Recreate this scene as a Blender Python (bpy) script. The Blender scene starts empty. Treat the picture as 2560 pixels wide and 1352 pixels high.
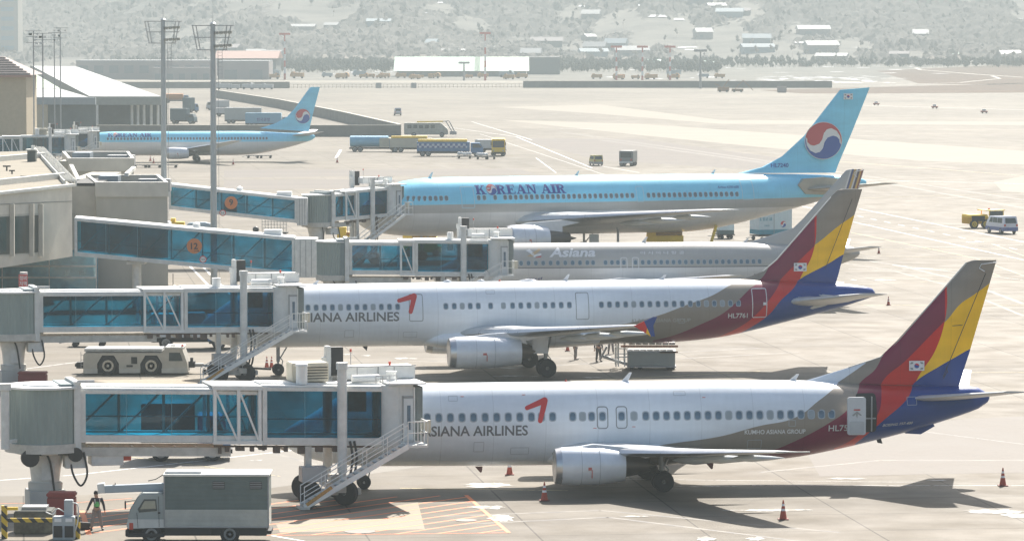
import bpy, bmesh, math, random
from mathutils import Vector, Matrix
random.seed(7)
sc = bpy.context.scene
COL = sc.collection
R = math.radians
# ---------------------------------------------------------------- camera model (2560 x 1352 measuring frame)
F, CX, CY, YH, H = 10000.0, 1280.0, 676.0, 72.0, 22.3
PIT = math.atan((CY - YH) / F)
cs, sn = math.cos(PIT), math.sin(PIT)
def ray(px, py):
    u = CY - py
    return Vector((px - CX, F * cs + u * sn, -F * sn + u * cs))
CAMP = Vector((0, 0, H))
def G(px, py, h=0.0):                      # point at height h seen at a pixel
    d = ray(px, py); t = (h - H) / d.z
    return CAMP + d * t
def W(px, py, Y):                          # point at distance Y seen at a pixel
    d = ray(px, py); return CAMP + d * (Y / d.y)
def YG(py):
    return G(CX, py).y
class Fr:                                  # frame of a thing: x right, y away, turned by yaw
    def __init__(s, o, yaw=0.0):
        s.o = Vector((o[0], o[1], o[2] if len(o) > 2 else 0.0)); s.a = R(yaw)
        s.m = Matrix.Translation(s.o) @ Matrix.Rotation(s.a, 4, 'Z'); s.i = s.m.inverted()
    def at(s, px, py, y=0.0):              # local x,z where the ray meets local plane y
        c = s.i @ CAMP; d = s.i.to_3x3() @ ray(px, py)
        t = (y - c.y) / d.y; p = c + d * t
        return (p.x, p.z)
    def x(s, px, y=0.0, py=700): return s.at(px, py, y)[0]
# ---------------------------------------------------------------- materials
MATS = {}
def lin(c):
    return tuple(((v / 255) / 12.92 if v / 255 <= .04045 else ((v / 255 + .055) / 1.055) ** 2.4) for v in c)
def mat(name, col, rough=.5, metal=0.0, var=.06, scale=1.5, bump=0.0, bscale=30, emit=None, spec=.5, coat=0.0, stretch=None):
    if name in MATS: return MATS[name]
    m = bpy.data.materials.new(name); m.use_nodes = True
    nt = m.node_tree; N = nt.nodes; Lk = nt.links; b = N['Principled BSDF']
    b.inputs['Base Color'].default_value = (*col, 1); b.inputs['Roughness'].default_value = rough
    b.inputs['Metallic'].default_value = metal; b.inputs['Specular IOR Level'].default_value = spec
    b.inputs['Coat Weight'].default_value = coat
    if var:
        tc = N.new('ShaderNodeTexCoord'); no = N.new('ShaderNodeTexNoise'); no.inputs['Scale'].default_value = scale
        no.inputs['Detail'].default_value = 6; no.inputs['Roughness'].default_value = .65
        mp = N.new('ShaderNodeMapping'); Lk.new(tc.outputs['Object'], mp.inputs[0]); Lk.new(mp.outputs[0], no.inputs[0])
        if stretch: mp.inputs['Scale'].default_value = stretch
        mr = N.new('ShaderNodeMapRange'); Lk.new(no.outputs[0], mr.inputs[0])
        mr.inputs[1].default_value = .3; mr.inputs[2].default_value = .7
        mr.inputs[3].default_value = 1 - var * 1.6; mr.inputs[4].default_value = 1 + var
        hs = N.new('ShaderNodeHueSaturation'); hs.inputs['Color'].default_value = (*col, 1)
        Lk.new(mr.outputs[0], hs.inputs['Value']); Lk.new(hs.outputs[0], b.inputs['Base Color'])
        r2 = N.new('ShaderNodeMapRange'); Lk.new(no.outputs[0], r2.inputs[0])
        r2.inputs[3].default_value = max(0, rough - .08); r2.inputs[4].default_value = min(1, rough + .12); Lk.new(r2.outputs[0], b.inputs['Roughness'])
    if bump:
        no = N.new('ShaderNodeTexNoise'); no.inputs['Scale'].default_value = bscale
        bp = N.new('ShaderNodeBump'); bp.inputs['Strength'].default_value = bump; bp.inputs['Distance'].default_value = .02
        tc = N.new('ShaderNodeTexCoord'); Lk.new(tc.outputs['Object'], no.inputs[0])
        Lk.new(no.outputs[0], bp.inputs['Height']); Lk.new(bp.outputs[0], b.inputs['Normal'])
    if emit:
        b.inputs['Emission Color'].default_value = (*col, 1); b.inputs['Emission Strength'].default_value = emit
    MATS[name] = m
    return m
def glass_mat(name, tint, gloss=.10, rough=.03, film=0.0, filmcol=(.1, .3, .35)):
    if name in MATS: return MATS[name]
    m = bpy.data.materials.new(name); m.use_nodes = True
    N = m.node_tree.nodes; Lk = m.node_tree.links; N.clear()
    o = N.new('ShaderNodeOutputMaterial'); t = N.new('ShaderNodeBsdfTransparent'); g = N.new('ShaderNodeBsdfGlossy')
    t.inputs[0].default_value = (*tint, 1); n3 = N.new('ShaderNodeTexNoise'); n3.inputs['Scale'].default_value = .45; n3.inputs['Detail'].default_value = 5; c3 = N.new('ShaderNodeTexCoord'); Lk.new(c3.outputs['Object'], n3.inputs[0]); m3 = N.new('ShaderNodeMapRange'); m3.inputs[1].default_value = .42; m3.inputs[2].default_value = .6; m3.inputs[3].default_value = .62; m3.inputs[4].default_value = 1.1; Lk.new(n3.outputs[0], m3.inputs[0]); h3 = N.new('ShaderNodeHueSaturation'); h3.inputs['Color'].default_value = (*tint, 1); Lk.new(m3.outputs[0], h3.inputs['Value']); Lk.new(h3.outputs[0], t.inputs[0]); g.inputs['Roughness'].default_value = rough; g.inputs[0].default_value = (.8, .95, 1, 1)  # noise darkens the tint in patches, standing in for dark reflections
    fr = N.new('ShaderNodeLayerWeight'); fr.inputs[0].default_value = .25
    mr = N.new('ShaderNodeMapRange'); mr.inputs[3].default_value = gloss; mr.inputs[4].default_value = .8
    Lk.new(fr.outputs['Fresnel'], mr.inputs[0])
    mx = N.new('ShaderNodeMixShader'); Lk.new(mr.outputs[0], mx.inputs[0]); Lk.new(t.outputs[0], mx.inputs[1]); Lk.new(g.outputs[0], mx.inputs[2])
    tc = N.new('ShaderNodeTexCoord'); no = N.new('ShaderNodeTexNoise'); no.inputs['Scale'].default_value = .7; no.inputs['Detail'].default_value = 3
    Lk.new(tc.outputs['Object'], no.inputs[0])
    bp = N.new('ShaderNodeBump'); bp.inputs['Strength'].default_value = .25; bp.inputs['Distance'].default_value = .03
    Lk.new(no.outputs[0], bp.inputs['Height']); Lk.new(bp.outputs[0], g.inputs['Normal'])
    if film:
        d = N.new('ShaderNodeBsdfDiffuse'); d.inputs[0].default_value = (*filmcol, 1)
        m2 = N.new('ShaderNodeMixShader'); mm = N.new('ShaderNodeMapRange'); Lk.new(no.outputs[0], mm.inputs[0])
        mm.inputs[1].default_value = .35; mm.inputs[2].default_value = .65
        mm.inputs[3].default_value = film * .5; mm.inputs[4].default_value = film * 1.4
        Lk.new(mm.outputs[0], m2.inputs[0]); Lk.new(mx.outputs[0], m2.inputs[1]); Lk.new(d.outputs[0], m2.inputs[2]); mx = m2
    Lk.new(mx.outputs[0], o.inputs[0]); MATS[name] = m
    return m
# ---------------------------------------------------------------- mesh builder
class MB:
    def __init__(s): s.v = []; s.f = []
    def quad(s, *p):
        n = len(s.v); s.v += [tuple(q) for q in p]; s.f.append(tuple(range(n, n + len(p)))); return s
    def box(s, x0, x1, y0, y1, z0, z1, fn=None):
        n = len(s.v)
        c = [(x0, y0, z0), (x1, y0, z0), (x1, y1, z0), (x0, y1, z0), (x0, y0, z1), (x1, y0, z1), (x1, y1, z1), (x0, y1, z1)]
        if fn: c = [fn(*q) for q in c]
        s.v += c
        for q in ((0, 3, 2, 1), (4, 5, 6, 7), (0, 1, 5, 4), (1, 2, 6, 5), (2, 3, 7, 6), (3, 0, 4, 7)): s.f.append(tuple(n + i for i in q))
        return s
    def cyl(s, p0, p1, r0, r1=None, n=12, caps=True):
        if r1 is None: r1 = r0
        p0, p1 = Vector(p0), Vector(p1); d = (p1 - p0).normalized()
        u = d.orthogonal().normalized(); w = d.cross(u); k = len(s.v)
        for p, r in ((p0, r0), (p1, r1)):
            for i in range(n):
                a = 2 * math.pi * i / n; s.v.append(tuple(p + u * (r * math.cos(a)) + w * (r * math.sin(a))))
        for i in range(n): j = (i + 1) % n; s.f.append((k + i, k + j, k + n + j, k + n + i))
        if caps: s.f.append(tuple(k + i for i in range(n))[::-1]); s.f.append(tuple(k + n + i for i in range(n)))
        return s
    def beam(s, p0, p1, w, h=None):
        h = h or w; p0, p1 = Vector(p0), Vector(p1); d = (p1 - p0).normalized()
        up = Vector((0, 0, 1)) if abs(d.z) < .97 else Vector((1, 0, 0))
        u = d.cross(up).normalized() * (w / 2); v = u.cross(d).normalized() * (h / 2); k = len(s.v)
        for p in (p0, p1):
            for a, b in ((-1, -1), (1, -1), (1, 1), (-1, 1)): s.v.append(tuple(p + u * a + v * b))
        for q in ((0, 1, 2, 3), (7, 6, 5, 4), (0, 4, 5, 1), (1, 5, 6, 2), (2, 6, 7, 3), (3, 7, 4, 0)): s.f.append(tuple(k + i for i in q))
        return s
    def prism(s, pts, y0, y1, ax='y'):     # polygon in x,z (ax y), x,y (ax z) or y,z (ax x)
        k = len(s.v); n = len(pts)
        def P(a, b, c): return {'y': (a, c, b), 'z': (a, b, c), 'x': (c, a, b)}[ax]
        for c in (y0, y1): s.v += [P(a, b, c) for a, b in pts]
        s.f.append(tuple(k + i for i in range(n))); s.f.append(tuple(k + n + i for i in range(n))[::-1])
        for i in range(n): j = (i + 1) % n; s.f.append((k + i, k + n + i, k + n + j, k + j))
        return s
    def loft(s, rings, closed=True, cap0=True, cap1=True):
        k = len(s.v); n = len(rings[0])
        for r in rings: s.v += [tuple(p) for p in r]
        for a in range(len(rings) - 1):
            for i in range(n if closed else n - 1):
                j = (i + 1) % n; s.f.append((k + a * n + i, k + a * n + j, k + (a + 1) * n + j, k + (a + 1) * n + i))
        if cap0: s.f.append(tuple(k + i for i in range(n))[::-1])
        if cap1: s.f.append(tuple(k + (len(rings) - 1) * n + i for i in range(n)))
        return s
    def lathe(s, prof, c=(0, 0, 0), ax='x', n=24):   # profile (along, r)
        rings = []
        for a, r in prof:
            ring = []
            for i in range(n):
                t = 2 * math.pi * i / n; p, q = r * math.cos(t), r * math.sin(t)
                ring.append({'x': (c[0] + a, c[1] + p, c[2] + q), 'y': (c[0] + p, c[1] + a, c[2] + q), 'z': (c[0] + p, c[1] + q, c[2] + a)}[ax])
            rings.append(ring)
        return s.loft(rings, True, prof[0][1] > .001, prof[-1][1] > .001)
    def tube(s, pts, r, n=6):
        pts = [Vector(p) for p in pts]; rings = []
        for i, p in enumerate(pts):
            d = (pts[min(i + 1, len(pts) - 1)] - pts[max(i - 1, 0)]).normalized()
            up = Vector((0, 1, 0)) if abs(d.y) < .9 else Vector((0, 0, 1))
            u = d.cross(up).normalized(); w = d.cross(u)
            rings.append([p + (u * math.cos(2 * math.pi * k / n) + w * math.sin(2 * math.pi * k / n)) * r for k in range(n)])
        return s.loft(rings)
    def build(s, name, m, parent=None, smooth=35, bevel=0, loc=None):
        me = bpy.data.meshes.new(name); me.from_pydata(s.v, [], s.f)
        bm = bmesh.new(); bm.from_mesh(me); bmesh.ops.recalc_face_normals(bm, faces=bm.faces)
        if bevel:
            es = [e for e in bm.edges if len(e.link_faces) == 2 and e.calc_face_angle(0) > R(40)]
            bmesh.ops.bevel(bm, geom=es, offset=bevel, segments=2, affect='EDGES', clamp_overlap=True)
        bm.to_mesh(me); bm.free()
        if smooth: me.shade_smooth(); me.set_sharp_from_angle(angle=R(smooth))
        for mm in (m if isinstance(m, (list, tuple)) else [m]): me.materials.append(mm)
        o = bpy.data.objects.new(name, me); COL.objects.link(o)
        if parent is not None: o.parent = parent
        if loc: o.location = loc
        return o
def tag(o, label=None, cat=None, group=None, kind=None):
    for k, v in (('label', label), ('category', cat), ('group', group), ('kind', kind)):
        if v: o[k] = v
    return o
def thing(name, label, cat, fr=None, loc=(0, 0, 0), yaw=0, group=None):
    e = bpy.data.objects.new(name, None); COL.objects.link(e); e.empty_display_size = .3
    if fr: e.location = fr.o; e.rotation_euler.z = fr.a
    else: e.location = loc; e.rotation_euler.z = R(yaw)
    return tag(e, label, cat, group)
def copy_tree(o, parent=None):
    kids = [c for c in COL.objects if c.parent == o]
    c = o.copy(); COL.objects.link(c)
    if parent is not None: c.parent = parent
    for k in kids: copy_tree(k, c)
    return c
def dup(o, loc, yaw=None, label=None):
    c = copy_tree(o); c.location = loc
    if yaw is not None: c.rotation_euler.z = R(yaw)
    if label: c['label'] = label
    return c
def text_mesh(txt, h=1.0, bold=0.0, shear=0.0, width=None, spacing=1.0):
    cu = bpy.data.curves.new('t', 'FONT'); cu.body = txt; cu.size = 1; cu.offset = bold; cu.shear = shear; cu.space_character = spacing
    cu.resolution_u = 3
    o = bpy.data.objects.new('t', cu); COL.objects.link(o)
    dg = bpy.context.evaluated_depsgraph_get(); me = bpy.data.meshes.new_from_object(o.evaluated_get(dg))
    bpy.data.objects.remove(o); bpy.data.curves.remove(cu)
    vs = [v.co.copy() for v in me.vertices]; fs = [tuple(p.vertices) for p in me.polygons]; bpy.data.meshes.remove(me)
    if not vs: return [], []
    x0 = min(v.x for v in vs); x1 = max(v.x for v in vs); y0 = min(v.y for v in vs); y1 = max(v.y for v in vs)
    k = h / (y1 - y0); kx = (width / (x1 - x0)) if width else k
    return [((v.x - x0) * kx, (v.y - y0) * k) for v in vs], fs
def map2d(vs, fs, fn, name, m, parent, step=.12, xstep=None):
    """flat 2D mesh cut finely and laid on a surface by fn(x,z)->3D"""
    bm = bmesh.new(); bv = [bm.verts.new((a, b, 0)) for a, b in vs]
    for f in fs:
        try: bm.faces.new([bv[i] for i in f])
        except ValueError: pass
    ys = [b for a, b in vs]; z = min(ys) + step * .5
    while z < max(ys):
        bmesh.ops.bisect_plane(bm, geom=bm.verts[:] + bm.edges[:] + bm.faces[:], plane_co=(0, z, 0), plane_no=(0, 1, 0)); z += step
    if xstep:
        xs = [a for a, b in vs]; x = min(xs) + xstep * .5
        while x < max(xs):
            bmesh.ops.bisect_plane(bm, geom=bm.verts[:] + bm.edges[:] + bm.faces[:], plane_co=(x, 0, 0), plane_no=(1, 0, 0)); x += xstep
    for v in bm.verts: v.co = Vector(fn(v.co.x, v.co.y))
    me = bpy.data.meshes.new(name); bm.to_mesh(me); bm.free(); me.materials.append(m)
    o = bpy.data.objects.new(name, me); COL.objects.link(o)
    if parent is not None: o.parent = parent
    return o
def circ(cx, cz, r, n=28): return [(cx + r * math.cos(2 * math.pi * i / n), cz + r * math.sin(2 * math.pi * i / n)) for i in range(n)]
def rrect(x0, x1, z0, z1, r, n=4):
    p = []
    for cx, cz, a0 in ((x1 - r, z1 - r, 0), (x0 + r, z1 - r, 90), (x0 + r, z0 + r, 180), (x1 - r, z0 + r, 270)):
        for i in range(n + 1):
            a = R(a0 + 90 * i / n); p.append((cx + r * math.cos(a), cz + r * math.sin(a)))
    return p
def ringmesh(outer, inner):
    n = len(outer); return outer + inner, [(i, (i + 1) % n, n + (i + 1) % n, n + i) for i in range(n)]
RED_IN = [(-.86, .1), (-.85, -.06), (-.7, -.21), (-.5, -.26), (-.22, -.16), (-.06, .08), (.02, .4), (.18, .6), (.42, .66), (.7, .52), (.88, .25), (.96, -.2)]
def swirl():
    arc = [(.97 * math.cos(R(a)), .97 * math.sin(R(a))) for a in range(-8, 174, 7)]
    red = RED_IN + arc; blue = [(-a, -b) for a, b in red]
    return red, blue
# ---------------------------------------------------------------- common materials
WHITE = mat('white_paint', (.72, .73, .74), .35, coat=.3)
RUBBER = mat('tyre_rubber', (.02, .02, .022), .8)
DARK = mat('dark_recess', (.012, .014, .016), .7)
STEEL = mat('grey_steel', (.32, .33, .34), .45, .4)
METAL = mat('bare_metal', (.55, .56, .57), .28, .85)
HUB = mat('wheel_hub', (.45, .45, .44), .4, .5)
YEL = mat('yellow_paint', (.85, .56, .03), .5)
ORG = mat('orange_red_paint', (.55, .06, .03), .5)
BLK = mat('black_plastic', (.018, .018, .02), .45)
# ================================================================= AIRLINERS
def fit(yaw, *pairs):
    o = Vector((0, 0, 0)); a = R(yaw)
    for (px, py, h), (lx, ly) in pairs:
        o += G(px, py, h) - Vector((lx * math.cos(a) - ly * math.sin(a), lx * math.sin(a) + ly * math.cos(a), h))
    return o / len(pairs)
class Fus:
    def __init__(s, st): s.st = st
    def at(s, x):
        st = s.st
        if x <= st[0][0]: return st[0][1:]
        if x >= st[-1][0]: return st[-1][1:]
        for i in range(len(st) - 1):
            if st[i][0] <= x <= st[i + 1][0]: break
        a, b = st[i], st[i + 1]; h = b[0] - a[0]; t = (x - a[0]) / h; out = []
        for k in (1, 2, 3):
            d = (b[k] - a[k]) / h
            dp = (a[k] - st[i - 1][k]) / (a[0] - st[i - 1][0]) if i else d * 1.6
            dn = (st[i + 2][k] - b[k]) / (st[i + 2][0] - b[0]) if i + 2 < len(st) else d
            m0 = 0 if dp * d <= 0 else 2 * dp * d / (dp + d); m1 = 0 if dn * d <= 0 else 2 * dn * d / (dn + d)
            out.append((2*t**3-3*t*t+1)*a[k] + (t**3-2*t*t+t)*h*m0 + (-2*t**3+3*t*t)*b[k] + (t**3-t*t)*h*m1)
        return out
    def surf(s, x, z, off=.008):
        zt, zb, w = s.at(x); zc, hh = (zt + zb) / 2, (zt - zb) / 2
        q = max(-.995, min(.995, (z - zc) / hh)); c = math.sqrt(1 - q * q)
        n = Vector((0, -c / w, q / hh)).normalized() * off
        return (x, -w * c + n.y, z + n.z)
    def mesh(s):
        b = MB(); xs = []; x = s.st[0][0]; e = s.st[-1][0]
        while x < e: xs.append(x); x += .12 if x < 1.5 else .45
        xs.append(e); n = 72; rings = []
        for x in xs:
            zt, zb, w = s.at(x); zc, hh = (zt + zb) / 2, (zt - zb) / 2
            rings.append([(x, w * math.cos(2*math.pi*i/n), zc + hh * math.sin(2*math.pi*i/n)) for i in range(n)])
        return b.loft(rings)
def livery(name, base, curves, steps, rough=.28, extra=None, splitz=None):
    """base colour then steps: (colour, [curve names that x must exceed], [curve names x must be below]) in x,z of the aircraft"""
    m = bpy.data.materials.new(name); m.use_nodes = True; nt = m.node_tree; N = nt.nodes; Lk = nt.links; b = N['Principled BSDF']
    b.inputs['Roughness'].default_value = rough; b.inputs['Coat Weight'].default_value = .0; b.inputs['Specular IOR Level'].default_value = .35; b.inputs['Coat Roughness'].default_value = .12
    tc = N.new('ShaderNodeTexCoord'); sp = N.new('ShaderNodeSeparateXYZ'); Lk.new(tc.outputs['Object'], sp.inputs[0])
    cmp_ = {}
    for k, pts in curves.items():
        pts = sorted(pts, key=lambda p: p[1]); z0, z1 = pts[0][1], pts[-1][1]
        x0 = min(p[0] for p in pts) - .01; x1 = max(p[0] for p in pts) + .01
        mr = N.new('ShaderNodeMapRange'); Lk.new(sp.outputs['Z'], mr.inputs[0]); mr.inputs[1].default_value = z0; mr.inputs[2].default_value = z1
        fc = N.new('ShaderNodeFloatCurve'); c = fc.mapping.curves[0]
        P = [((p[1] - z0) / (z1 - z0), (p[0] - x0) / (x1 - x0)) for p in pts]
        c.points[0].location = P[0]; c.points[1].location = P[-1]
        for p in P[1:-1]: c.points.new(*p)
        for p in c.points: p.handle_type = 'AUTO'
        fc.mapping.update(); Lk.new(mr.outputs[0], fc.inputs['Value'])
        m2 = N.new('ShaderNodeMapRange'); Lk.new(fc.outputs[0], m2.inputs[0]); m2.inputs[3].default_value = x0; m2.inputs[4].default_value = x1
        gt = N.new('ShaderNodeMath'); gt.operation = 'GREATER_THAN'; Lk.new(sp.outputs['X'], gt.inputs[0]); Lk.new(m2.outputs[0], gt.inputs[1])
        cmp_[k] = gt.outputs[0]
    cur = None
    def mix(fac, col):
        nonlocal cur
        x = N.new('ShaderNodeMix'); x.data_type = 'RGBA'; Lk.new(fac, x.inputs[0])
        if cur is None: x.inputs[6].default_value = (*base, 1)
        else: Lk.new(cur, x.inputs[6])
        x.inputs[7].default_value = (*col, 1); cur = x.outputs[2]
    if splitz:
        for z, zs, col in splitz:       # everything below the line z + zs * x takes col
            mm = N.new('ShaderNodeMath'); mm.operation = 'MULTIPLY_ADD'; Lk.new(sp.outputs['X'], mm.inputs[0]); mm.inputs[1].default_value = zs; mm.inputs[2].default_value = z
            lt = N.new('ShaderNodeMath'); lt.operation = 'LESS_THAN'; Lk.new(sp.outputs['Z'], lt.inputs[0]); Lk.new(mm.outputs[0], lt.inputs[1]); mix(lt.outputs[0], col)
    for col, above in steps:
        f = cmp_[above[0]]
        for k in above[1:]:
            mu = N.new('ShaderNodeMath'); mu.operation = 'MULTIPLY'; Lk.new(f, mu.inputs[0]); Lk.new(cmp_[k], mu.inputs[1]); f = mu.outputs[0]
        mix(f, col)
    # faint dirt, panel joints
    no = N.new('ShaderNodeTexNoise'); no.inputs['Scale'].default_value = .9; no.inputs['Detail'].default_value = 7
    mp = N.new('ShaderNodeMapping'); mp.inputs['Scale'].default_value = (.35, 1, 1.6); Lk.new(tc.outputs['Object'], mp.inputs[0]); Lk.new(mp.outputs[0], no.inputs[0])
    mr = N.new('ShaderNodeMapRange'); Lk.new(no.outputs[0], mr.inputs[0]); mr.inputs[1].default_value = .3; mr.inputs[2].default_value = .7; mr.inputs[3].default_value = .88; mr.inputs[4].default_value = 1.03
    st = N.new('ShaderNodeTexNoise'); st.inputs['Scale'].default_value = 2.2; st.inputs['Detail'].default_value = 4; mp3 = N.new('ShaderNodeMapping'); mp3.inputs['Scale'].default_value = (2.2, 1, .18); Lk.new(tc.outputs['Object'], mp3.inputs[0]); Lk.new(mp3.outputs[0], st.inputs[0]); ms = N.new('ShaderNodeMapRange'); Lk.new(st.outputs[0], ms.inputs[0]); ms.inputs[1].default_value = .35; ms.inputs[2].default_value = .7; ms.inputs[3].default_value = 1.0; ms.inputs[4].default_value = .955; mm3 = N.new('ShaderNodeMath'); mm3.operation = 'MULTIPLY'; Lk.new(mr.outputs[0], mm3.inputs[0]); Lk.new(ms.outputs[0], mm3.inputs[1])
    wv = N.new('ShaderNodeMath'); wv.operation = 'PINGPONG'; Lk.new(sp.outputs['X'], wv.inputs[0]); wv.inputs[1].default_value = 1.27
    l2 = N.new('ShaderNodeMath'); l2.operation = 'LESS_THAN'; Lk.new(wv.outputs[0], l2.inputs[0]); l2.inputs[1].default_value = .014
    l3 = N.new('ShaderNodeMath'); l3.operation = 'MULTIPLY_ADD'; Lk.new(l2.outputs[0], l3.inputs[0]); l3.inputs[1].default_value = -.16; Lk.new(mm3.outputs[0], l3.inputs[2])
    hs = N.new('ShaderNodeHueSaturation'); hs.inputs['Color'].default_value = (*base, 1)
    if cur is not None: Lk.new(cur, hs.inputs['Color'])
    Lk.new(l3.outputs[0], hs.inputs['Value']); Lk.new(hs.outputs[0], b.inputs['Base Color'])
    return m
AF = [(0, 0), (.012, .32), (.05, .62), (.15, .92), (.32, 1), (.55, .82), (.8, .42), (1, .02)]
def airfoil(xl, xt, z, t, y, axis='y', camber=.2):
    c = xt - xl; up = [(xl + c * a, z + t / 2 * b * (1 + camber)) for a, b in AF]; lo = [(xl + c * a, z - t / 2 * b * (1 - camber)) for a, b in AF[1:-1]][::-1]
    return [(a, y, b) if axis == 'y' else (a, b, y) for a, b in up + lo]
def wing(sec, m, parent, name='wing', lem=None):
    b = MB().loft([airfoil(xl, xt, z, t, y) for y, xl, xt, z, t in sec]); w = b.build(name, m, parent, smooth=50)
    if lem:   # polished leading edge and flap fairings
        l = MB()
        s2 = [q for q in sec if abs(q[0]) > abs(sec[0][0]) + .3]
        rings = []
        for y, xl, xt, z, t in s2:
            c = xt - xl; rings.append([(xl + c * .10, y, z + t * .5), (xl + c * .03, y, z + t * .35), (xl - .03, y, z), (xl + c * .03, y, z - t * .26), (xl + c * .10, y, z - t * .34)])
        l.loft(rings, closed=False, cap0=False, cap1=False).build('leading_edge', lem, w)
    return w
def fairings(lst, m, w):
    for x0, x1, y, z0, r in lst:
        MB().lathe([(0, .01), (.15 * (x1 - x0), r * .7), (.4 * (x1 - x0), r), (.75 * (x1 - x0), r * .6), (x1 - x0, .01)], (x0, y, z0), n=10).build('flap_fairing', m, w)
def wheel(x, y, r, w, parent, name='wheel'):
    t = MB().lathe([(-w/2, r*.55), (-w/2, r*.86), (-w*.36, r*.98), (0, r), (w*.36, r*.98), (w/2, r*.86), (w/2, r*.55)], (x, y, r), 'y', 28).build(name, RUBBER, parent)
    MB().lathe([(-w*.50, .01), (-w*.50, r*.2), (-w*.38, r*.28), (-w*.42, r*.5), (-w*.5, r*.56), (w*.5, r*.56), (w*.42, r*.5), (w*.38, r*.28), (w*.50, r*.2), (w*.5, .01)], (x, y, r), 'y', 20).build('hub', HUB, t)
    return t
def gear(x, y, r, dy, ztop, p, name, lean=0, two=1, w=.3):
    b = MB().cyl((x, y, r), (x + lean * .3, y, r + .55), .07).cyl((x + lean * .3, y, r + .5), (x + lean, y, ztop), .12)
    b.beam((x, y, r + .5), (x + lean + .8, y * .5, ztop), .08).beam((x + .22, y, r + .1), (x + .3, y, r + .55), .06).beam((x + .3, y, r + .55), (x + lean * .4, y, r + .95), .06)
    b.cyl((x, y - dy, r), (x, y + dy, r), .06)
    g = b.build(name, STEEL, p)
    for sgn in (-1, 1): wheel(x, y + sgn * dy, r, w, g)
    return g
def engine(x, y, z, L, r, p, coremat, nacmat, core=1.4, lip=METAL, pylon_to=None):
    prof = [(0, r*.80), (.02*L, r*.88), (.1*L, r*.965), (.3*L, r), (.65*L, r*.98), (L, r*.80), (L - .01, r*.74), (.85*L, r*.72)]
    e = MB().lathe(prof, (x, y, z), n=36)
    e.lathe([(0, r*.80), (.10*L, r*.74), (.25*L, r*.78)], (x, y, z), n=36)
    eo = e.build('engine', nacmat, p)
    MB().lathe([(-.01, r*.79), (-.015, r*.82), (.01, r*.885), (.085*L, r*.962)], (x, y, z), n=36).build('inlet_lip', lip, eo)
    f = MB().cyl((x + .26*L, y, z), (x + .28*L, y, z), r*.78, n=30); f.build('fan', DARK, eo)
    MB().lathe([(.13*L, .01), (.2*L, r*.16), (.26*L, r*.24)], (x, y, z), n=16).build('spinner', STEEL, eo)
    MB().lathe([(.85*L, r*.62), (L, r*.60), (L + core*.45, r*.48), (L + core*.75, r*.36), (L + core*.75 - .05, r*.30), (L + core*.6, r*.24), (L + core, .02)], (x, y, z), n=28).build('exhaust_cone', coremat, eo)
    for u in (.36, .62): MB().lathe([(u * L, r * 1.002), (u * L + .025, r * 1.002)], (x, y, z), n=36).build('seam', FR_, eo)
    MB().box(x + .45 * L, x + .5 * L, y - r - .01, y - r + .02, z - .12, z + .02).box(x + .5 * L, x + .51 * L, y - r * .99, y - r * .8, z - .5, z - .1).build('red_stencil', KR_, eo)
    if pylon_to:
        x1, z1 = pylon_to
        MB().prism([(x + .25*L, z + r*.93), (x + .55*L, z + r*1.12), (x1, z1 + .1), (x1 + L*.45, z1 - .15), (x1, z1 - .5), (x + L + core*.5, z + r*.35), (x + L*.9, z + r*.5)], y - .16, y + .16).build('pylon', nacmat, p)
    return eo
WINM = mat('cabin_window', (.11, .18, .25), .12, var=.3, scale=.8)
def blinds(m, c):
    N = m.node_tree.nodes; Lk = m.node_tree.links; oi = N.new('ShaderNodeObjectInfo'); g = N.new('ShaderNodeMath'); g.operation = 'GREATER_THAN'; Lk.new(oi.outputs['Random'], g.inputs[0]); g.inputs[1].default_value = .82
    x = N.new('ShaderNodeMix'); x.data_type = 'RGBA'; Lk.new(g.outputs[0], x.inputs[0]); b = N['Principled BSDF']; s = b.inputs['Base Color']
    if s.is_linked: Lk.new(s.links[0].from_socket, x.inputs[6])
    else: x.inputs[6].default_value = s.default_value
    x.inputs[7].default_value = (*c, 1); Lk.new(x.outputs[2], s)
blinds(WINM, (.30, .34, .36))
LINE = mat('door_outline_grey', (.22, .23, .24), .6, var=0)
LINEW = mat('door_outline_white', (.75, .75, .75), .6, var=0)
KR_ = mat('stencil_red', (.5, .12, .1), .5, var=0); FRW = mat('window_rim', (.36, .40, .44), .4, var=0); FR_ = mat('window_frame_paint', (.42, .45, .48), .4, var=0)
def windows(fu, xs, z, w, h, p, slope=0, m=WINM):
    x0 = xs[0]; zt = z
    vs = rrect(-w/2, w/2, -h/2, h/2, min(w, h) * .42, 3); vs2 = [(a, b) for a, b in vs] + [(0, 0)]; fs = [(i, (i + 1) % len(vs), len(vs)) for i in range(len(vs))]
    n0 = fu.surf(20, z, .012)[1]
    def fn(a, b): q = fu.surf(20, z + b, .012); return (a, q[1] - n0, b)
    fo = rrect(-w/2 - .045, w/2 + .045, -h/2 - .045, h/2 + .045, min(w, h) * .48, 3); n = len(vs)
    first = map2d(vs2 + fo, fs + [(i, n + 1 + i, n + 1 + (i + 1) % n, (i + 1) % n) for i in range(n)], fn, 'window', m, p, .08)
    first.data.materials.append(FRW)
    for q in first.data.polygons:
        c = q.center
        if (abs(c.x) / (w/2)) ** 3 + (abs(c.z) / (h/2)) ** 3 > 1.0: q.material_index = 1
    for i, x in enumerate(xs):
        zz = z + slope * (x - x0); o = first if i == 0 else first.copy()
        if i: COL.objects.link(o); o.parent = p
        o.location = (x, fu.surf(x, zz, .012)[1], zz)
    return first
def on(fu, off=.009): return lambda a, b: fu.surf(a, b, off)
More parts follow.
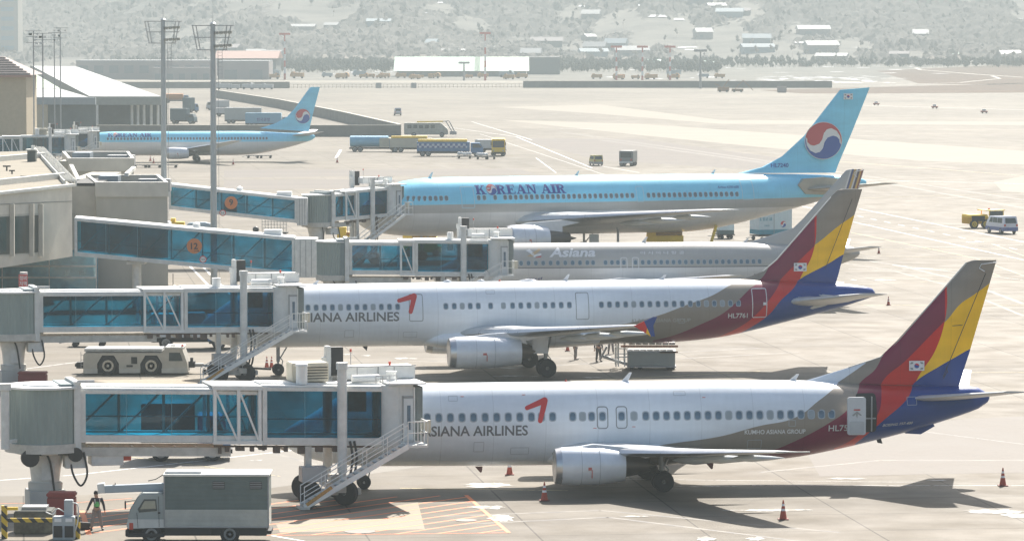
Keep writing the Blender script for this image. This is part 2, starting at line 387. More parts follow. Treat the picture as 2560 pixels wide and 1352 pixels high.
def outline(fu, x0, x1, z0, z1, r, p, m=LINE, t=.035, name='door'):
    v, f = ringmesh(rrect(x0, x1, z0, z1, r), rrect(x0 + t, x1 - t, z0 + t, z1 - t, max(.01, r - t)))
    return map2d(v, f, on(fu), name, m, p, .1)
def letters(fu, txt, x, z, h, p, m, bold=0, shear=0, width=None, name='lettering', slope=0, off=.010):
    v, f = text_mesh(txt, h, bold, shear, width); v = [(a + x, b + z + slope * a) for a, b in v]
    return map2d(v, f, on(fu, off), name, m, p, .08)
# serif capitals: list of polygons on a 1-high grid
def serif_word(word):
    T, t, s = .32, .14, .12
    def st(x, w=T, z0=0, z1=1): return [[(x, z0), (x + w, z0), (x + w, z1), (x, z1)]]
    def sf(x, w=T, e=.11): return [[(x - e, 0), (x + w + e, 0), (x + w + e, s), (x - e, s)], [(x - e, 1 - s), (x + w + e, 1 - s), (x + w + e, 1), (x - e, 1)]]
    def arc(cx, cz, rx, rz, tw, a0, a1, n=10):
        return [[(cx + rx*math.cos(q), cz + rz*math.sin(q)), (cx + rx*math.cos(u), cz + rz*math.sin(u)), (cx + (rx-tw)*math.cos(u), cz + (rz-t)*math.sin(u)), (cx + (rx-tw)*math.cos(q), cz + (rz-t)*math.sin(q))] for q, u in ((R(a0 + (a1-a0)*i/n), R(a0 + (a1-a0)*(i+1)/n)) for i in range(n))]
    L = {
     'K': (st(.1) + sf(.1) + [[(.38, .42), (.52, .42), (.98, .95), (.84, .95)], [(.5, .62), (.78, .05), (1.1, .05), (.66, .72)], [(.68, .9), (1.1, .9), (1.1, 1), (.68, 1)], [(.66, 0), (1.2, 0), (1.2, .1), (.66, .1)]], 1.28),
     'R': (st(.1) + sf(.1) + arc(.52, .73, .42, .27, .24, -90, 90) + [[(.38, .88), (.54, .88), (.54, 1), (.38, 1)], [(.38, .46), (.54, .46), (.54, .58), (.38, .58)], [(.46, .5), (.72, .5), (1.0, .06), (.72, .06)], [(.66, 0), (1.12, 0), (1.12, .1), (.66, .1)]], 1.2),
     'E': (st(.1) + sf(.1) + [[(.38, 0), (.95, 0), (.95, .1), (.38, .1)], [(.85, 0), (.97, 0), (.97, .32), (.93, .32)], [(.38, .9), (.93, .9), (.93, 1), (.38, 1)], [(.84, .7), (.9, .7), (.93, 1), (.81, 1)], [(.38, .46), (.7, .46), (.7, .56), (.38, .56)], [(.62, .34), (.7, .34), (.7, .68), (.62, .68)]], 1.1),
     'A': ([[(.12, .06), (.24, .06), (.6, 1), (.5, 1)], [(.46, 1), (.72, 1), (1.08, .06), (.76, .06)], [(.3, .3), (.82, .3), (.8, .4), (.34, .4)], [(0, 0), (.4, 0), (.4, .1), (0, .1)], [(.66, 0), (1.2, 0), (1.2, .1), (.66, .1)]], 1.2),
     'N': (st(.14, .13) + [[(0, 0), (.42, 0), (.42, .1), (0, .1)], [(0, .9), (.34, .9), (.34, 1), (0, 1)], [(.1, 1), (.42, 1), (1.02, 0), (.84, 0)], [(.88, 0), (1.02, 0), (1.02, 1), (.88, 1)], [(.76, .9), (1.16, .9), (1.16, 1), (.76, 1)]], 1.2),
     'I': (st(.1) + sf(.1), .55), ' ': ([], .5), 'O': ([], 1.12)}
    v, f, x, ox = [], [], 0, None
    for c in word:
        ps, w = L[c]
        if c == 'O': ox = x + w / 2
        for p in ps: k = len(v); v += [(a + x, b) for a, b in p]; f.append(tuple(range(k, k + len(p))))
        x += w
    return v, f, x, ox
def flat(y): return lambda a, b: (a, y, b)
def emblem(fn, cx, cz, r, p, red, blue, white, name='emblem', yo=0):
    e = MB(); v = circ(0, 0, 1, 40)
    a = map2d([(cx + x*r, cz + z*r) for x, z in v], [tuple(range(40))], lambda q, w: fn(q, w, 0), name, white, p, r * .5, r * .5)
    rd, bl = swirl()
    for pts, m, nn in ((rd, red, 'red_swirl'), (bl, blue, 'blue_swirl')):
        map2d([(cx + x*r, cz + z*r) for x, z in pts], [tuple(range(len(pts)))], lambda q, w: fn(q, w, 1), nn, m, a, r * .5, r * .5)
    return a
FW = mat('flag_white', (.78, .78, .78), .5, var=0); FRD = mat('flag_red', (.62, .03, .05), .5, var=0); FBL = mat('flag_blue', (.02, .07, .32), .5, var=0)
def flag(x0, x1, z0, z1, y, p):
    a = MB().box(x0, x1, y - .004, y, z0, z1).build('flag', FW, p, smooth=0)
    cx, cz, r = (x0 + x1)/2, (z0 + z1)/2, (z1 - z0)*.25
    for sg, m, nn in ((1, FRD, 'red_swirl'), (-1, FBL, 'blue_swirl')):
        pts = [(cx + r*math.cos(R(t)), cz + r*math.sin(R(t)) * sg) for t in range(0, 181, 15)] + [(cx - r/2 + r/2*math.cos(R(t)), cz - sg * sg * r*.5*math.sin(R(t))) for t in range(180, 361, 30)][1:-1]
        MB().prism(pts, y - .012, y - .008).build(nn, m, a, smooth=0)
    b = MB()
    for sx in (-1, 1):
        for sz in (-1, 1):
            for k in (-1, 0, 1):
                mx, mz = cx + sx*(x1-x0)*.33, cz + sz*(z1-z0)*.28; dx, dz = .07*(x1-x0)*k, .07*(x1-x0)*k*sx*sz*-1*-1
                L_ = (z1-z0)*.11; b.beam((mx + dx*.8 - L_*.5*sx*-sz, y - .010, mz + sx*sz*dz*0 + L_*.8*-1 + k*.0), (mx + dx*.8 + L_*.5*sx*-sz, y - .010, mz + L_*.8), .012*(x1-x0)/.5)
    b.build('trigrams', BLK, a, smooth=0)
    return a
def ant(x, z, p, m=WHITE, h=.45, y=0):
    MB().prism([(x, z - .05), (x + .35, z - .05), (x + .55, z + h), (x + .42, z + h)], y - .02, y + .02).build('antenna', m, p)
TAUPE = lin((150, 140, 128)); DRED = (.21, .002, .045); RED = (.62, .004, .004); YELW = (1.0, .57, 0); BLUE = (0, .045, .25); ASW = (.78, .83, .88)
def mono(p):   # strictly increasing z for curve control
    p = sorted(p, key=lambda q: q[1]); o = [p[0]]
    for q in p[1:]:
        if q[1] - o[-1][1] > .03: o.append(q)
    return o
def bandset(f, fusy, c1, c2, c3, B, Y, c5):
    def cv(lst): return mono([f.at(px, py, -1.5 if py > fusy else 0) for px, py in lst])
    cs_ = dict(c1=cv(c1), c2=cv(c2), c3=cv(c3), B=cv(B), Y=cv(Y), c5=cv(c5))
    steps = [(TAUPE, ['c1']), (DRED, ['c2']), (RED, ['c3']), (TAUPE, ['B']), (YELW, ['B', 'Y']), (BLUE, ['c5'])]
    return cs_, steps
LT3_ = mat('bright_lettering', (.75, .75, .74), .5, var=0); GREYTXT = mat('grey_lettering', (.13, .14, .155), .5, var=0); LTXT = mat('pale_lettering', (.62, .62, .6), .5, var=0); REDM = mat('red_mark', (.58, .03, .03), .45, var=.05)
WINGM = mat('wing_grey', (.50, .53, .54), .38, .15, var=.1, scale=.8, stretch=(1, .3, 1)); NAC = mat('nacelle_grey_white', (.68, .72, .77), .32, .1, coat=.3)
CORE = mat('exhaust_metal', (.10, .09, .08), .4, .8)
def gear_door(x0, x1, y, z0, z1, p, m): MB().box(x0, x1, y - .03, y, z0, z1).build('gear_door', m, p, bevel=.01)
def finmesh(side, poly_le, poly_te, t0=.55, t1=.18):
    """lofted fin from matching LE and TE points (x,z) bottom to top"""
    rings = []
    n = len(poly_le)
    for i, (a, b) in enumerate(zip(poly_le, poly_te)):
        t = t0 + (t1 - t0) * i / (n - 1); (xa, za), (xb, zb) = a, b; r = []
        pts = [(0, 0), (.02, .3), (.1, .7), (.35, 1), (.7, .6), (1, .04)]
        for s_ in (-1, 1):
            q = pts if s_ < 0 else pts[1:-1][::-1]
            for u, w in q: r.append((xa + (xb - xa) * u, s_ * w * t / 2, za + (zb - za) * u))
        rings.append(r)
    return MB().loft(rings)
def rudder_line(p, a, b, t=.03, y=-.28, extra=()):
    m = MB()
    m.beam((a[0], y, a[1]), (b[0], y - .0, b[1]), t, t)
    for q, r_ in extra: m.beam((q[0], y, q[1]), (r_[0], y, r_[1]), t, t)
    m.build('rudder_hinge', BLK, p, smooth=0)

# ---------------- front aircraft: twin jet with the swept colour bands, rear door open
o1 = fit(6.4, ((915, 1222, 0), (4.0, -.2)), ((1652, 1228, 0), (18.27, -2.8))); f1 = Fr(o1, 6.4)
A1 = thing('airliner', 'nearest silver-white airliner with red, yellow and blue tail bands and its rear door open', 'airliner', f1)
fu1 = Fus([(0, 2.6, 2.45, .06), (.25, 2.95, 2.1, .42), (.8, 3.3, 1.75, .8), (1.6, 3.75, 1.45, 1.15), (2.6, 4.4, 1.25, 1.5), (3.6, 4.85, 1.15, 1.7), (5, 5.05, 1.1, 1.83), (7, 5.11, 1.08, 1.88), (12, 5.12, 1.06, 1.88), (21, 5.12, 1.06, 1.88),
           (23, 5.11, 1.13, 1.88), (25, 5.08, 1.27, 1.85), (27, 5.0, 1.6, 1.75), (29, 4.87, 2.03, 1.52), (31, 4.78, 2.52, 1.2), (33, 4.73, 3.1, .85), (34.2, 4.68, 3.5, .58), (34.75, 4.45, 3.75, .4), (34.95, 4.3, 4.0, .2)])
d4 = lambda cx, cy: (1860 + cx * .5414, 620 + cy * .5414)
d3 = lambda cx, cy: (1200 + cx * .349, 880 + cy * .349)
cA = bandset(f1, 952, [d4(560, 530), d4(480, 615), d4(350, 700), d4(200, 790), d3(2000, 520), d3(1700, 600), d3(1400, 645), d3(900, 720)],
   [d4(936, 130), d4(933, 172), d4(925, 186), d4(850, 262), d4(775, 345), d4(700, 425), d4(640, 495), d4(600, 560), d4(565, 625), d4(480, 740), d4(395, 800), d4(180, 915), d4(60, 965)],
   [d4(925, 335), d4(860, 400), d4(740, 520), d4(665, 625), d4(615, 770), d4(500, 890), d4(430, 930)],
   [d4(937, 60), d4(935, 180), d4(935, 260), d4(925, 335), d4(890, 450), d4(822, 625), d4(700, 950)],
   [d4(1250, 60), d4(1130, 165), d4(1060, 215), d4(1000, 255), d4(925, 340), d4(700, 500)],
   [d4(1300, 380), d4(1045, 465), d4(980, 500), d4(900, 545), d4(822, 625), d4(760, 700), d4(640, 800), d4(530, 905)])
LIV1 = livery('band_livery_near', ASW, *cA)
fu1.mesh().build('fuselage', LIV1, A1, 60)
MB().loft([[(x, w*math.cos(t*math.pi/8), z + h_*math.sin(t*math.pi/8)) for t in range(16)] for x, w, z, h_ in ((12.6, .9, 1.5, .3), (13.6, 1.8, 1.7, .6), (15.5, 2.05, 1.75, .75), (18.5, 2.05, 1.75, .75), (20.5, 1.7, 1.7, .6), (21.8, .8, 1.5, .3))]).build('belly_fairing', LIV1, A1, 60)
f = finmesh(0, [(25.6, 5.0), (27.9, 5.68), (29.5, 6.2), (30.3, 6.95), (33.77, 10.8), (34.1, 10.93)], [(33.45, 4.7), (33.75, 5.7), (33.95, 6.3), (34.15, 7.0), (35.27, 10.8), (35.30, 10.92)], .5, .16)
fin1 = f.build('fin', LIV1, A1, 50)
rudder_line(fin1, f1.at(2461, 682), f1.at(2355, 940), extra=((f1.at(2378, 813), f1.at(2403, 811)), (f1.at(2366, 925), f1.at(2355, 945)), (f1.at(2362, 915), f1.at(2366, 930))))
MB().tube([(q[0], -.12, q[1]) for q in (f1.at(2491, 655), f1.at(2452, 660), f1.at(2447, 670), f1.at(2460, 678))], .025).build('fin_tip_seam', LINEW, fin1)
MB().prism([f1.at(2120, 917), f1.at(2196, 893), f1.at(2215, 884), f1.at(2415, 655), f1.at(2418, 662), f1.at(2222, 886), f1.at(2200, 900), f1.at(2124, 921)], -.045, .045).build('fin_leading_edge', METAL, fin1)
a, b = f1.at(2272, 926, -.22), f1.at(2310, 901, -.22); flag(a[0], b[0], a[1], b[1], -.30, fin1)
wn = [(-1.4, 13.0, 20.4, 1.80, .85), (-2.6, 14.0, 20.3, 1.9, .75), (-4.8, 15.5, 20.2, 2.1, .5), (-9, 18.2, 21.4, 2.5, .33), (-13.4, 21.0, 22.9, 2.98, .17), (-14.3, 21.7, 23.1, 3.08, .06)]
w = wing(wn, WINGM, A1, lem=METAL); fairings([(18.6, 21.4, -3.6, 1.6, .24), (19.2, 22.3, -6.6, 1.95, .22), (20.4, 23.0, -9.6, 2.3, .17)], WINGM, w)
MB().box(22.2, 23.3, -14.36, -14.30, 3.05, 3.1).build('wingtip_light', METAL, w)
w = wing([(-y, a, b, c, d) for y, a, b, c, d in wn], WINGM, A1, lem=METAL); fairings([(19.2, 22.3, 6.6, 1.95, .22)], WINGM, w)
sb = [(-.4, 30.6, 34.0, 4.12, .35), (-1, 31.0, 34.1, 4.2, .3), (-6.2, 34.2, 35.5, 4.95, .1)]
STABM = mat('stabiliser_grey', (.50, .51, .52), .35, .2)
wing(sb, STABM, A1, 'stabiliser'); wing([(-y, a, b, c, d) for y, a, b, c, d in sb], STABM, A1, 'stabiliser')
engine(12.75, -4.83, 1.52, 3.35, .93, A1, CORE, NAC, 1.6, pylon_to=(16.6, 2.25)); engine(12.75, 4.83, 1.52, 3.35, .93, A1, CORE, NAC, 1.6, pylon_to=(16.6, 2.25))
gear(4.0, 0, .34, .2, 1.4, A1, 'nose_gear', w=.18); gear(18.27, -2.6, .51, .42, 1.9, A1, 'main_gear', lean=-.1, w=.33); gear(18.27, 2.6, .51, .42, 1.9, A1, 'main_gear', lean=-.1, w=.33)
ws = [f1.x(1068 + 29.0 * i, -1.88) for i in range(10)] + [f1.x(1354, -1.88), f1.x(1382, -1.88)] + [f1.x(q, -1.88) for q in (1432.5, 1457, 1480, 1507, 1555, 1586)]
x0, x1 = f1.x(1615.5, -1.88), f1.x(2082, -1.88); ws += [x0 + (x1 - x0) * i / 18 for i in range(19)]
windows(fu1, ws, 3.60, .27, .37, A1, slope=-.002)
for px in (1507, 1555): x = f1.x(px, -1.88); outline(fu1, x - .28, x + .28, 2.98, 4.05, .16, A1, LINE, .045, 'overwing_exit')
outline(fu1, 4.9, 5.75, 2.55, 4.4, .15, A1)
letters(fu1, 'ASIANA AIRLINES', f1.x(1053, -1.88), 2.70, .50, A1, GREYTXT, bold=.018, width=f1.x(1320, -1.88) - f1.x(1053, -1.88))
a, b, c_ = f1.at(1318, 1020, -1.8), f1.at(1364, 1002, -1.8), f1.at(1350, 1051, -1.8)
def capsule(p, q, r0, r1, n=8):
    dx, dz = q[0] - p[0], q[1] - p[1]; an = math.atan2(dz, dx)
    return [(p[0] + r0*math.cos(an + math.pi/2 + math.pi*i/n), p[1] + r0*math.sin(an + math.pi/2 + math.pi*i/n)) for i in range(n + 1)] + [(q[0] + r1*math.cos(an - math.pi/2 + math.pi*i/n), q[1] + r1*math.sin(an - math.pi/2 + math.pi*i/n)) for i in range(n + 1)]
map2d(capsule(a, b, .10, .14), [tuple(range(18))], on(fu1, .016), 'red_mark', REDM, A1, .08, .3); map2d(capsule(c_, b, .11, .14), [tuple(range(18))], on(fu1, .020), 'red_mark', REDM, A1, .08, .3)
letters(fu1, 'KUMHO ASIANA GROUP', f1.x(1863, -1.85), 2.63, .22, A1, LT3_, .02, width=f1.x(2016, -1.85) - f1.x(1863, -1.85))
letters(fu1, 'HL75', f1.x(2073, -1.7), 2.72, .30, A1, LTXT, .015, width=f1.x(2122, -1.7) - f1.x(2073, -1.7))
letters(fu1, 'BOEING 737-400', f1.x(2208, -1.3), 2.88, .13, A1, LTXT, .01, shear=.3, width=f1.x(2286, -1.2) - f1.x(2208, -1.3), slope=.055)
# open rear door: dark opening and the door leaf swung forward
xo0, xo1 = f1.x(2160, -1.7), f1.x(2196, -1.7)
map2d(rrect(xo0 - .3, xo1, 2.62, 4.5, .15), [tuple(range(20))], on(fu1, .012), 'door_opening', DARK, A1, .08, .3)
MB().box(xo1 - .34, xo1 - .28, -1.80, -1.74, 2.7, 4.4).box(xo1 - .7, xo1 - .1, -1.78, -1.72, 3.3, 3.36).build('galley_frame', STEEL, A1)
DOORM = mat('door_lining_white', (.62, .64, .66), .4)
xa = f1.x(2120, -2.2); xb = f1.x(2166, -2.2)
dr = MB().prism(rrect(xa, xb, 2.58, 4.42, .12), -2.28, -2.12).build('door', DOORM, A1, bevel=.02)
MB().prism(rrect(xa + .1, xb - .1, 2.66, 3.25, .08), -2.32, -2.285).build('slide_pack', mat('slide_pack_white', (.5, .52, .53), .6), dr)
MB().box(xa + .3, xa + .62, -2.30, -2.285, 3.78, 3.84).build('red_notice', REDM, dr); MB().prism([(xa + .22, 3.55), (xa + .46, 3.74), (xa + .7, 3.55), (xa + .64, 3.52), (xa + .5, 3.62), (xa + .47, 3.4), (xa + .4, 3.6), (xa + .28, 3.5)], -2.30, -2.285).build('door_handle', STEEL, dr)
for x_, z_, w_, h_ in ((9.2, 1.9, .5, .5), (11.0, 1.75, .9, .35), (22.6, 1.9, .7, .45), (24.6, 3.0, .35, .3), (30.6, 3.9, .5, .4), (8.0, 4.35, .45, .25), (19.0, 4.5, .6, .2)): outline(fu1, x_, x_ + w_, z_, z_ + h_, .04, A1, FR_, .022, 'access_panel')
for x_, z_ in ((8.6, 4.55), (11.6, 4.6), (15.0, 3.0), (16.9, 3.05), (20.4, 4.4)): MB().box(x_, x_ + .16, fu1.surf(x_, z_, .012)[1] - .004, fu1.surf(x_, z_, .0)[1], z_, z_ + .03).build('stencil', KR_, A1, smooth=0)
ant(16.6, 5.12, A1, h=.42); ant(24.9, 5.08, A1, h=.3)
for x, z in ((f1.x(1196), 1.02), (f1.x(1775), 1.05)): MB().prism([(x - .18, z), (x + .2, z), (x + .16, z - .28), (x + .08, z - .3)], -.03, .03).build('belly_antenna', mat('brick_red_fin', (.25, .09, .07), .5), A1)
MB().lathe([(0, .06), (.06, .05), (.1, .01)], (13.9, 0, 5.13), 'z', 8).build('beacon', ORG, A1)
MB().prism([f1.at(2188, 1090), f1.at(2194, 1106), f1.at(2206, 1108), f1.at(2200, 1088)], -.04, .04).build('drain_mast', BLK, A1); MB().prism([f1.at(2255, 1072), f1.at(2262, 1082), f1.at(2300, 1084), f1.at(2335, 1064), f1.at(2330, 1055)], -.16, .16).build('tail_skid', LIV1, A1)

# ---------------- second aircraft: longer twin jet, same colours
o2 = fit(8.6, ((699, 938, 0), (5.07, -.3)), ((1365, 943, 0), (21.98, -4.1))); f2 = Fr(o2, 8.6)
A2 = thing('airliner', 'long silver-white airliner with banded tail, doors shut, parked right behind the nearest one', 'airliner', f2)
fu2 = Fus([(0, 3.2, 3.0, .06), (.3, 3.6, 2.6, .5), (1, 4.15, 2.2, .95), (2, 4.85, 1.95, 1.4), (3.2, 5.45, 1.82, 1.72), (4.6, 5.75, 1.8, 1.9), (6.5, 5.85, 1.8, 1.975), (12, 5.88, 1.8, 1.975), (18, 5.92, 1.8, 1.975), (29, 5.95, 1.8, 1.975),
           (31.5, 5.95, 1.88, 1.975), (34, 5.94, 2.12, 1.93), (36, 5.92, 2.5, 1.8), (38, 5.86, 2.97, 1.58), (40, 5.76, 3.45, 1.28), (42, 5.6, 3.95, .92), (43.6, 5.4, 4.42, .58), (44.4, 5.2, 4.7, .3), (44.5, 5.05, 4.8, .15)])
e7 = lambda cx, cy: (1200 + cx * .2734, 650 + cy * .2734)
cB = bandset(f2, 699, [(1860, 695), (1837, 710), (1774, 740), (1719, 759), (1637, 789), (1583, 803), (1500, 820)],
   [(2042, 480), (2040, 530), (2034, 536), (2000, 574), (1965, 612), (1932, 651), (1900, 697), (1878, 721), (1842, 751), (1801, 784), (1747, 811), (1692, 836), (1637, 852)],
   [(2035, 614), (1988, 659), (1951, 696), (1925, 745), (1892, 782), (1865, 807), (1815, 838), (1790, 850)],
   [(2042, 475), (2041, 536), (2035, 614), (2011, 700), (1960, 840)], [(2200, 480), (2136, 537), (2099, 562), (2035, 612), (1900, 690)],
   [(2250, 590), (2111, 635), (2070, 659), (2006, 704), (1985, 723), (1952, 750), (1920, 788), (1871, 826), (1850, 840)])
LIV2 = livery('band_livery_second', ASW, *cB)
fu2.mesh().build('fuselage', LIV2, A2, 60)
MB().loft([[(x, w*math.cos(t*math.pi/8), z + h_*math.sin(t*math.pi/8)) for t in range(16)] for x, w, z, h_ in ((14.2, .9, 2.2, .3), (15.6, 2.0, 2.3, .65), (18, 2.2, 2.35, .8), (23, 2.2, 2.35, .8), (25.5, 1.8, 2.3, .6), (27.2, .8, 2.1, .3))]).build('belly_fairing', LIV2, A2, 60)
fin2 = finmesh(0, [(35.4, 5.8), (36.98, 6.42), (37.86, 7.15), (40.54, 10.12), (41.53, 11.28), (41.95, 11.7), (42.2, 11.77)], [(41.9, 5.6), (42.1, 6.3), (42.35, 7.3), (43.12, 10.05), (43.5, 11.28), (43.62, 11.7), (43.65, 11.77)], .55, .18).build('fin', LIV2, A2, 50)
rudder_line(fin2, f2.at(2128, 497), f2.at(2060, 672))
MB().prism([f2.at(1907, 677), f2.at(1940, 649), f2.at(2077, 492), f2.at(2080, 497), f2.at(1943, 655), f2.at(1909, 682)], -.05, .05).build('fin_leading_edge', METAL, fin2)
a, b = f2.at(1984, 678, -.25), f2.at(2016, 657, -.25); flag(a[0], b[0], a[1], b[1], -.32, fin2)
wn = [(-1.6, 16.6, 24.6, 2.6, 1.0), (-3, 17.6, 24.3, 2.75, .85), (-6.4, 19.4, 24.2, 3.05, .6), (-11, 22.0, 25.2, 3.55, .38), (-16, 24.8, 26.4, 4.1, .2), (-16.9, 25.3, 26.6, 4.2, .12)]
w = wing(wn, WINGM, A2, lem=METAL); fairings([(22.6, 26, -5.2, 2.55, .28), (23.4, 26.6, -8.6, 2.95, .25), (24.6, 27.4, -12, 3.35, .2)], WINGM, w)
LIVF = livery('wingtip_fence_bands', RED, dict(a=[(25.9, 3), (26.35, 5.2)], b=[(25.6, 5.2), (26.6, 3)]), [(YELW, ['a']), (BLUE, ['b'])])
MB().prism([(25.3, 4.2), (26.5, 4.75), (26.75, 4.75), (26.5, 4.2), (26.6, 3.55), (26.35, 3.55)], -16.96, -16.92).build('wingtip_fence', LIVF, w)
w = wing([(-y, a, b, c, d) for y, a, b, c, d in wn], WINGM, A2, lem=METAL); MB().prism([(25.3, 4.2), (26.5, 4.75), (26.75, 4.75), (26.5, 4.2), (26.6, 3.55), (26.35, 3.55)], 16.92, 16.96).build('wingtip_fence', LIVF, w)
sb = [(-.6, 37.8, 42.4, 4.35, .75), (-1.1, 38.2, 42.5, 4.42, .68), (-2.0, 39.0, 42.7, 4.6, .4), (-6.2, 41.9, 43.9, 5.25, .14)]
MB().prism([f2.at(a, b, -.95) for a, b in ((1994, 746), (2002, 735), (2045, 734), (2110, 741), (2062, 764), (2030, 772), (1998, 766))], -1.16, -.6).build('stabiliser_fairing', STABM, A2, bevel=.04); wing(sb, STABM, A2, 'stabiliser'); wing([(-y, a, b, c, d) for y, a, b, c, d in sb], STABM, A2, 'stabiliser')
engine(15.4, -5.75, 1.80, 4.6, 1.03, A2, CORE, NAC, 1.0, pylon_to=(20.3, 3.0)); engine(15.4, 5.75, 1.80, 4.6, 1.03, A2, CORE, NAC, 1.0, pylon_to=(20.3, 3.0))
gear(5.07, 0, .38, .25, 2.2, A2, 'nose_gear', w=.2); gear(21.98, -3.75, .6, .45, 2.9, A2, 'main_gear', lean=-.1, w=.4); gear(21.98, 3.75, .6, .45, 2.9, A2, 'main_gear', lean=-.1, w=.4)
gear_door(21.0, 22.0, -4.35, 1.55, 2.65, A2, NAC)
ws = [f2.x(770 + 20.4 * i, -1.97) for i in range(12)] + [f2.x(q, -1.97) for q in (1115, 1136, 1156, 1176, 1196, 1227, 1259, 1282, 1302.5, 1323, 1343, 1363, 1383, 1403.5, 1424)]
x0, x1 = f2.x(1504, -1.97), f2.x(1847, -1.97); ws += [x0 + (x1 - x0) * i / 17 for i in range(18)]
windows(fu2, ws, 4.47, .24, .34, A2)
for a, b in ((1023, 1058), (1440, 1473)): outline(fu2, f2.x(a, -1.95), f2.x(b, -1.95), 3.52, 5.25, .12, A2, LINE, .04)
outline(fu2, f2.x(1881, -1.8), f2.x(1919, -1.8), 3.5, 5.4, .12, A2, LINEW, .05); outline(fu2, 5.3, 6.15, 3.5, 5.4, .12, A2)
x = f2.x(1909, -1.8); map2d([(x, 4.32), (x + .2, 4.32), (x + .2, 4.5), (x, 4.5)], [(0, 1, 2, 3)], on(fu2), 'door_handle_plate', LINEW, A2)
xw = f2.x(998, -1.95); xs_ = f2.x(735, -1.95)
letters(fu2, 'ASIANA AIRLINES', xs_, 3.55, .60, A2, GREYTXT, bold=.018, width=xw - xs_)
a, b, c_ = f2.at(998, 752, -1.85), f2.at(1037, 741, -1.85), f2.at(1026, 779, -1.85)
map2d(capsule(a, b, .12, .17), [tuple(range(18))], on(fu2, .016), 'red_mark', REDM, A2, .08, .3); map2d(capsule(c_, b, .13, .17), [tuple(range(18))], on(fu2, .020), 'red_mark', REDM, A2, .08, .3)
a, b = f2.x(1580, -1.95), f2.x(1727, -1.95); letters(fu2, 'KUMHO ASIANA GROUP', a, 3.3, .23, A2, mat('faint_lettering', (.42, .42, .40), .5, var=0), .005, width=b - a)
a, b = f2.x(1820, -1.8), f2.x(1870, -1.8); letters(fu2, 'HL7761', a, 3.5, .32, A2, LTXT, .02, width=b - a)
for x_, z_, w_, h_ in ((9.2, 2.5, .6, .5), (13.0, 2.45, .9, .4), (27.6, 2.6, .7, .5), (31.0, 3.2, .4, .3), (18.4, 5.2, .6, .25)): outline(fu2, x_, x_ + w_, z_, z_ + h_, .04, A2, FR_, .025, 'access_panel')
ant(23.6, 5.93, A2, h=.4); ant(30.0, 5.95, A2, h=.3); ant(7.2, 5.85, A2, h=.25)
for x, L_ in ((16.1, .6), (18.3, .6), (21.4, 1.4)): MB().lathe([(-L_ * .5, .01), (-L_*.3, .1), (0, .16), (L_*.3, .1), (L_*.5, .01)], (x, 0, 5.92), 'x', 10).build('roof_dome', WHITE, A2)
MB().lathe([(0, .07), (.07, .06), (.12, .01)], (f2.x(1249), 0, 5.93), 'z', 8).build('beacon', ORG, A2)
MB().prism([(f2.x(905), 1.8), (f2.x(905) + .35, 1.8), (f2.x(905) + .3, 1.5)], -.03, .03).build('belly_antenna', BLK, A2)

# ---------------- third aircraft: taupe-topped twin jet behind, stripes at the fin tip
YW3 = 7.0; a_ = R(YW3); pt = W(2160, 421, 324.5)
o3 = Vector((pt.x - 35.3 * math.cos(a_), pt.y - 35.3 * math.sin(a_), 0)); f3 = Fr(o3, YW3)
A3 = thing('airliner', 'taupe over white airliner with thin stripes at its fin tip, third in the row', 'airliner', f3)
T3 = (.45, .44, .415); W3 = (.75, .74, .73)
z3 = f3.at(1300, 669, -1.88)[1]; z3b = f3.at(1900, 666, -1.88)[1]
LIV3 = livery('taupe_over_white', T3, {}, [], splitz=[(z3, 0, (.10, .11, .12)), (z3 - .07, 0, W3)])
fu1.mesh().build('fuselage', LIV3, A3, 60)
le = [(25.6, 5.0), (27.9, 5.68), (29.5, 6.2), (30.3, 6.95), (33.77, 10.8), (34.1, 10.93)]; te = [(33.45, 4.7), (33.75, 5.7), (33.95, 6.3), (34.15, 7.0), (35.27, 10.8), (35.30, 10.92)]
cur3 = {}; st3 = []
seq = [((.62, .6, .58), 0.10), ((.10, .12, .22), .2), ((.55, .36, .12), .34), ((.62, .6, .58), .50), ((.12, .10, .13), .60), ((.6, .38, .12), .74), ((.28, .10, .10), .86), (T3, .95)]
for i, (c, u) in enumerate(seq):
    x_lo = 33.62 + 1.35 * u; cur3['s%d' % i] = [(60, 9.3), (60.01, 9.34), (x_lo - .05, 9.38), (x_lo + .42, 10.95)]; st3.append((c, ['s%d' % i]))
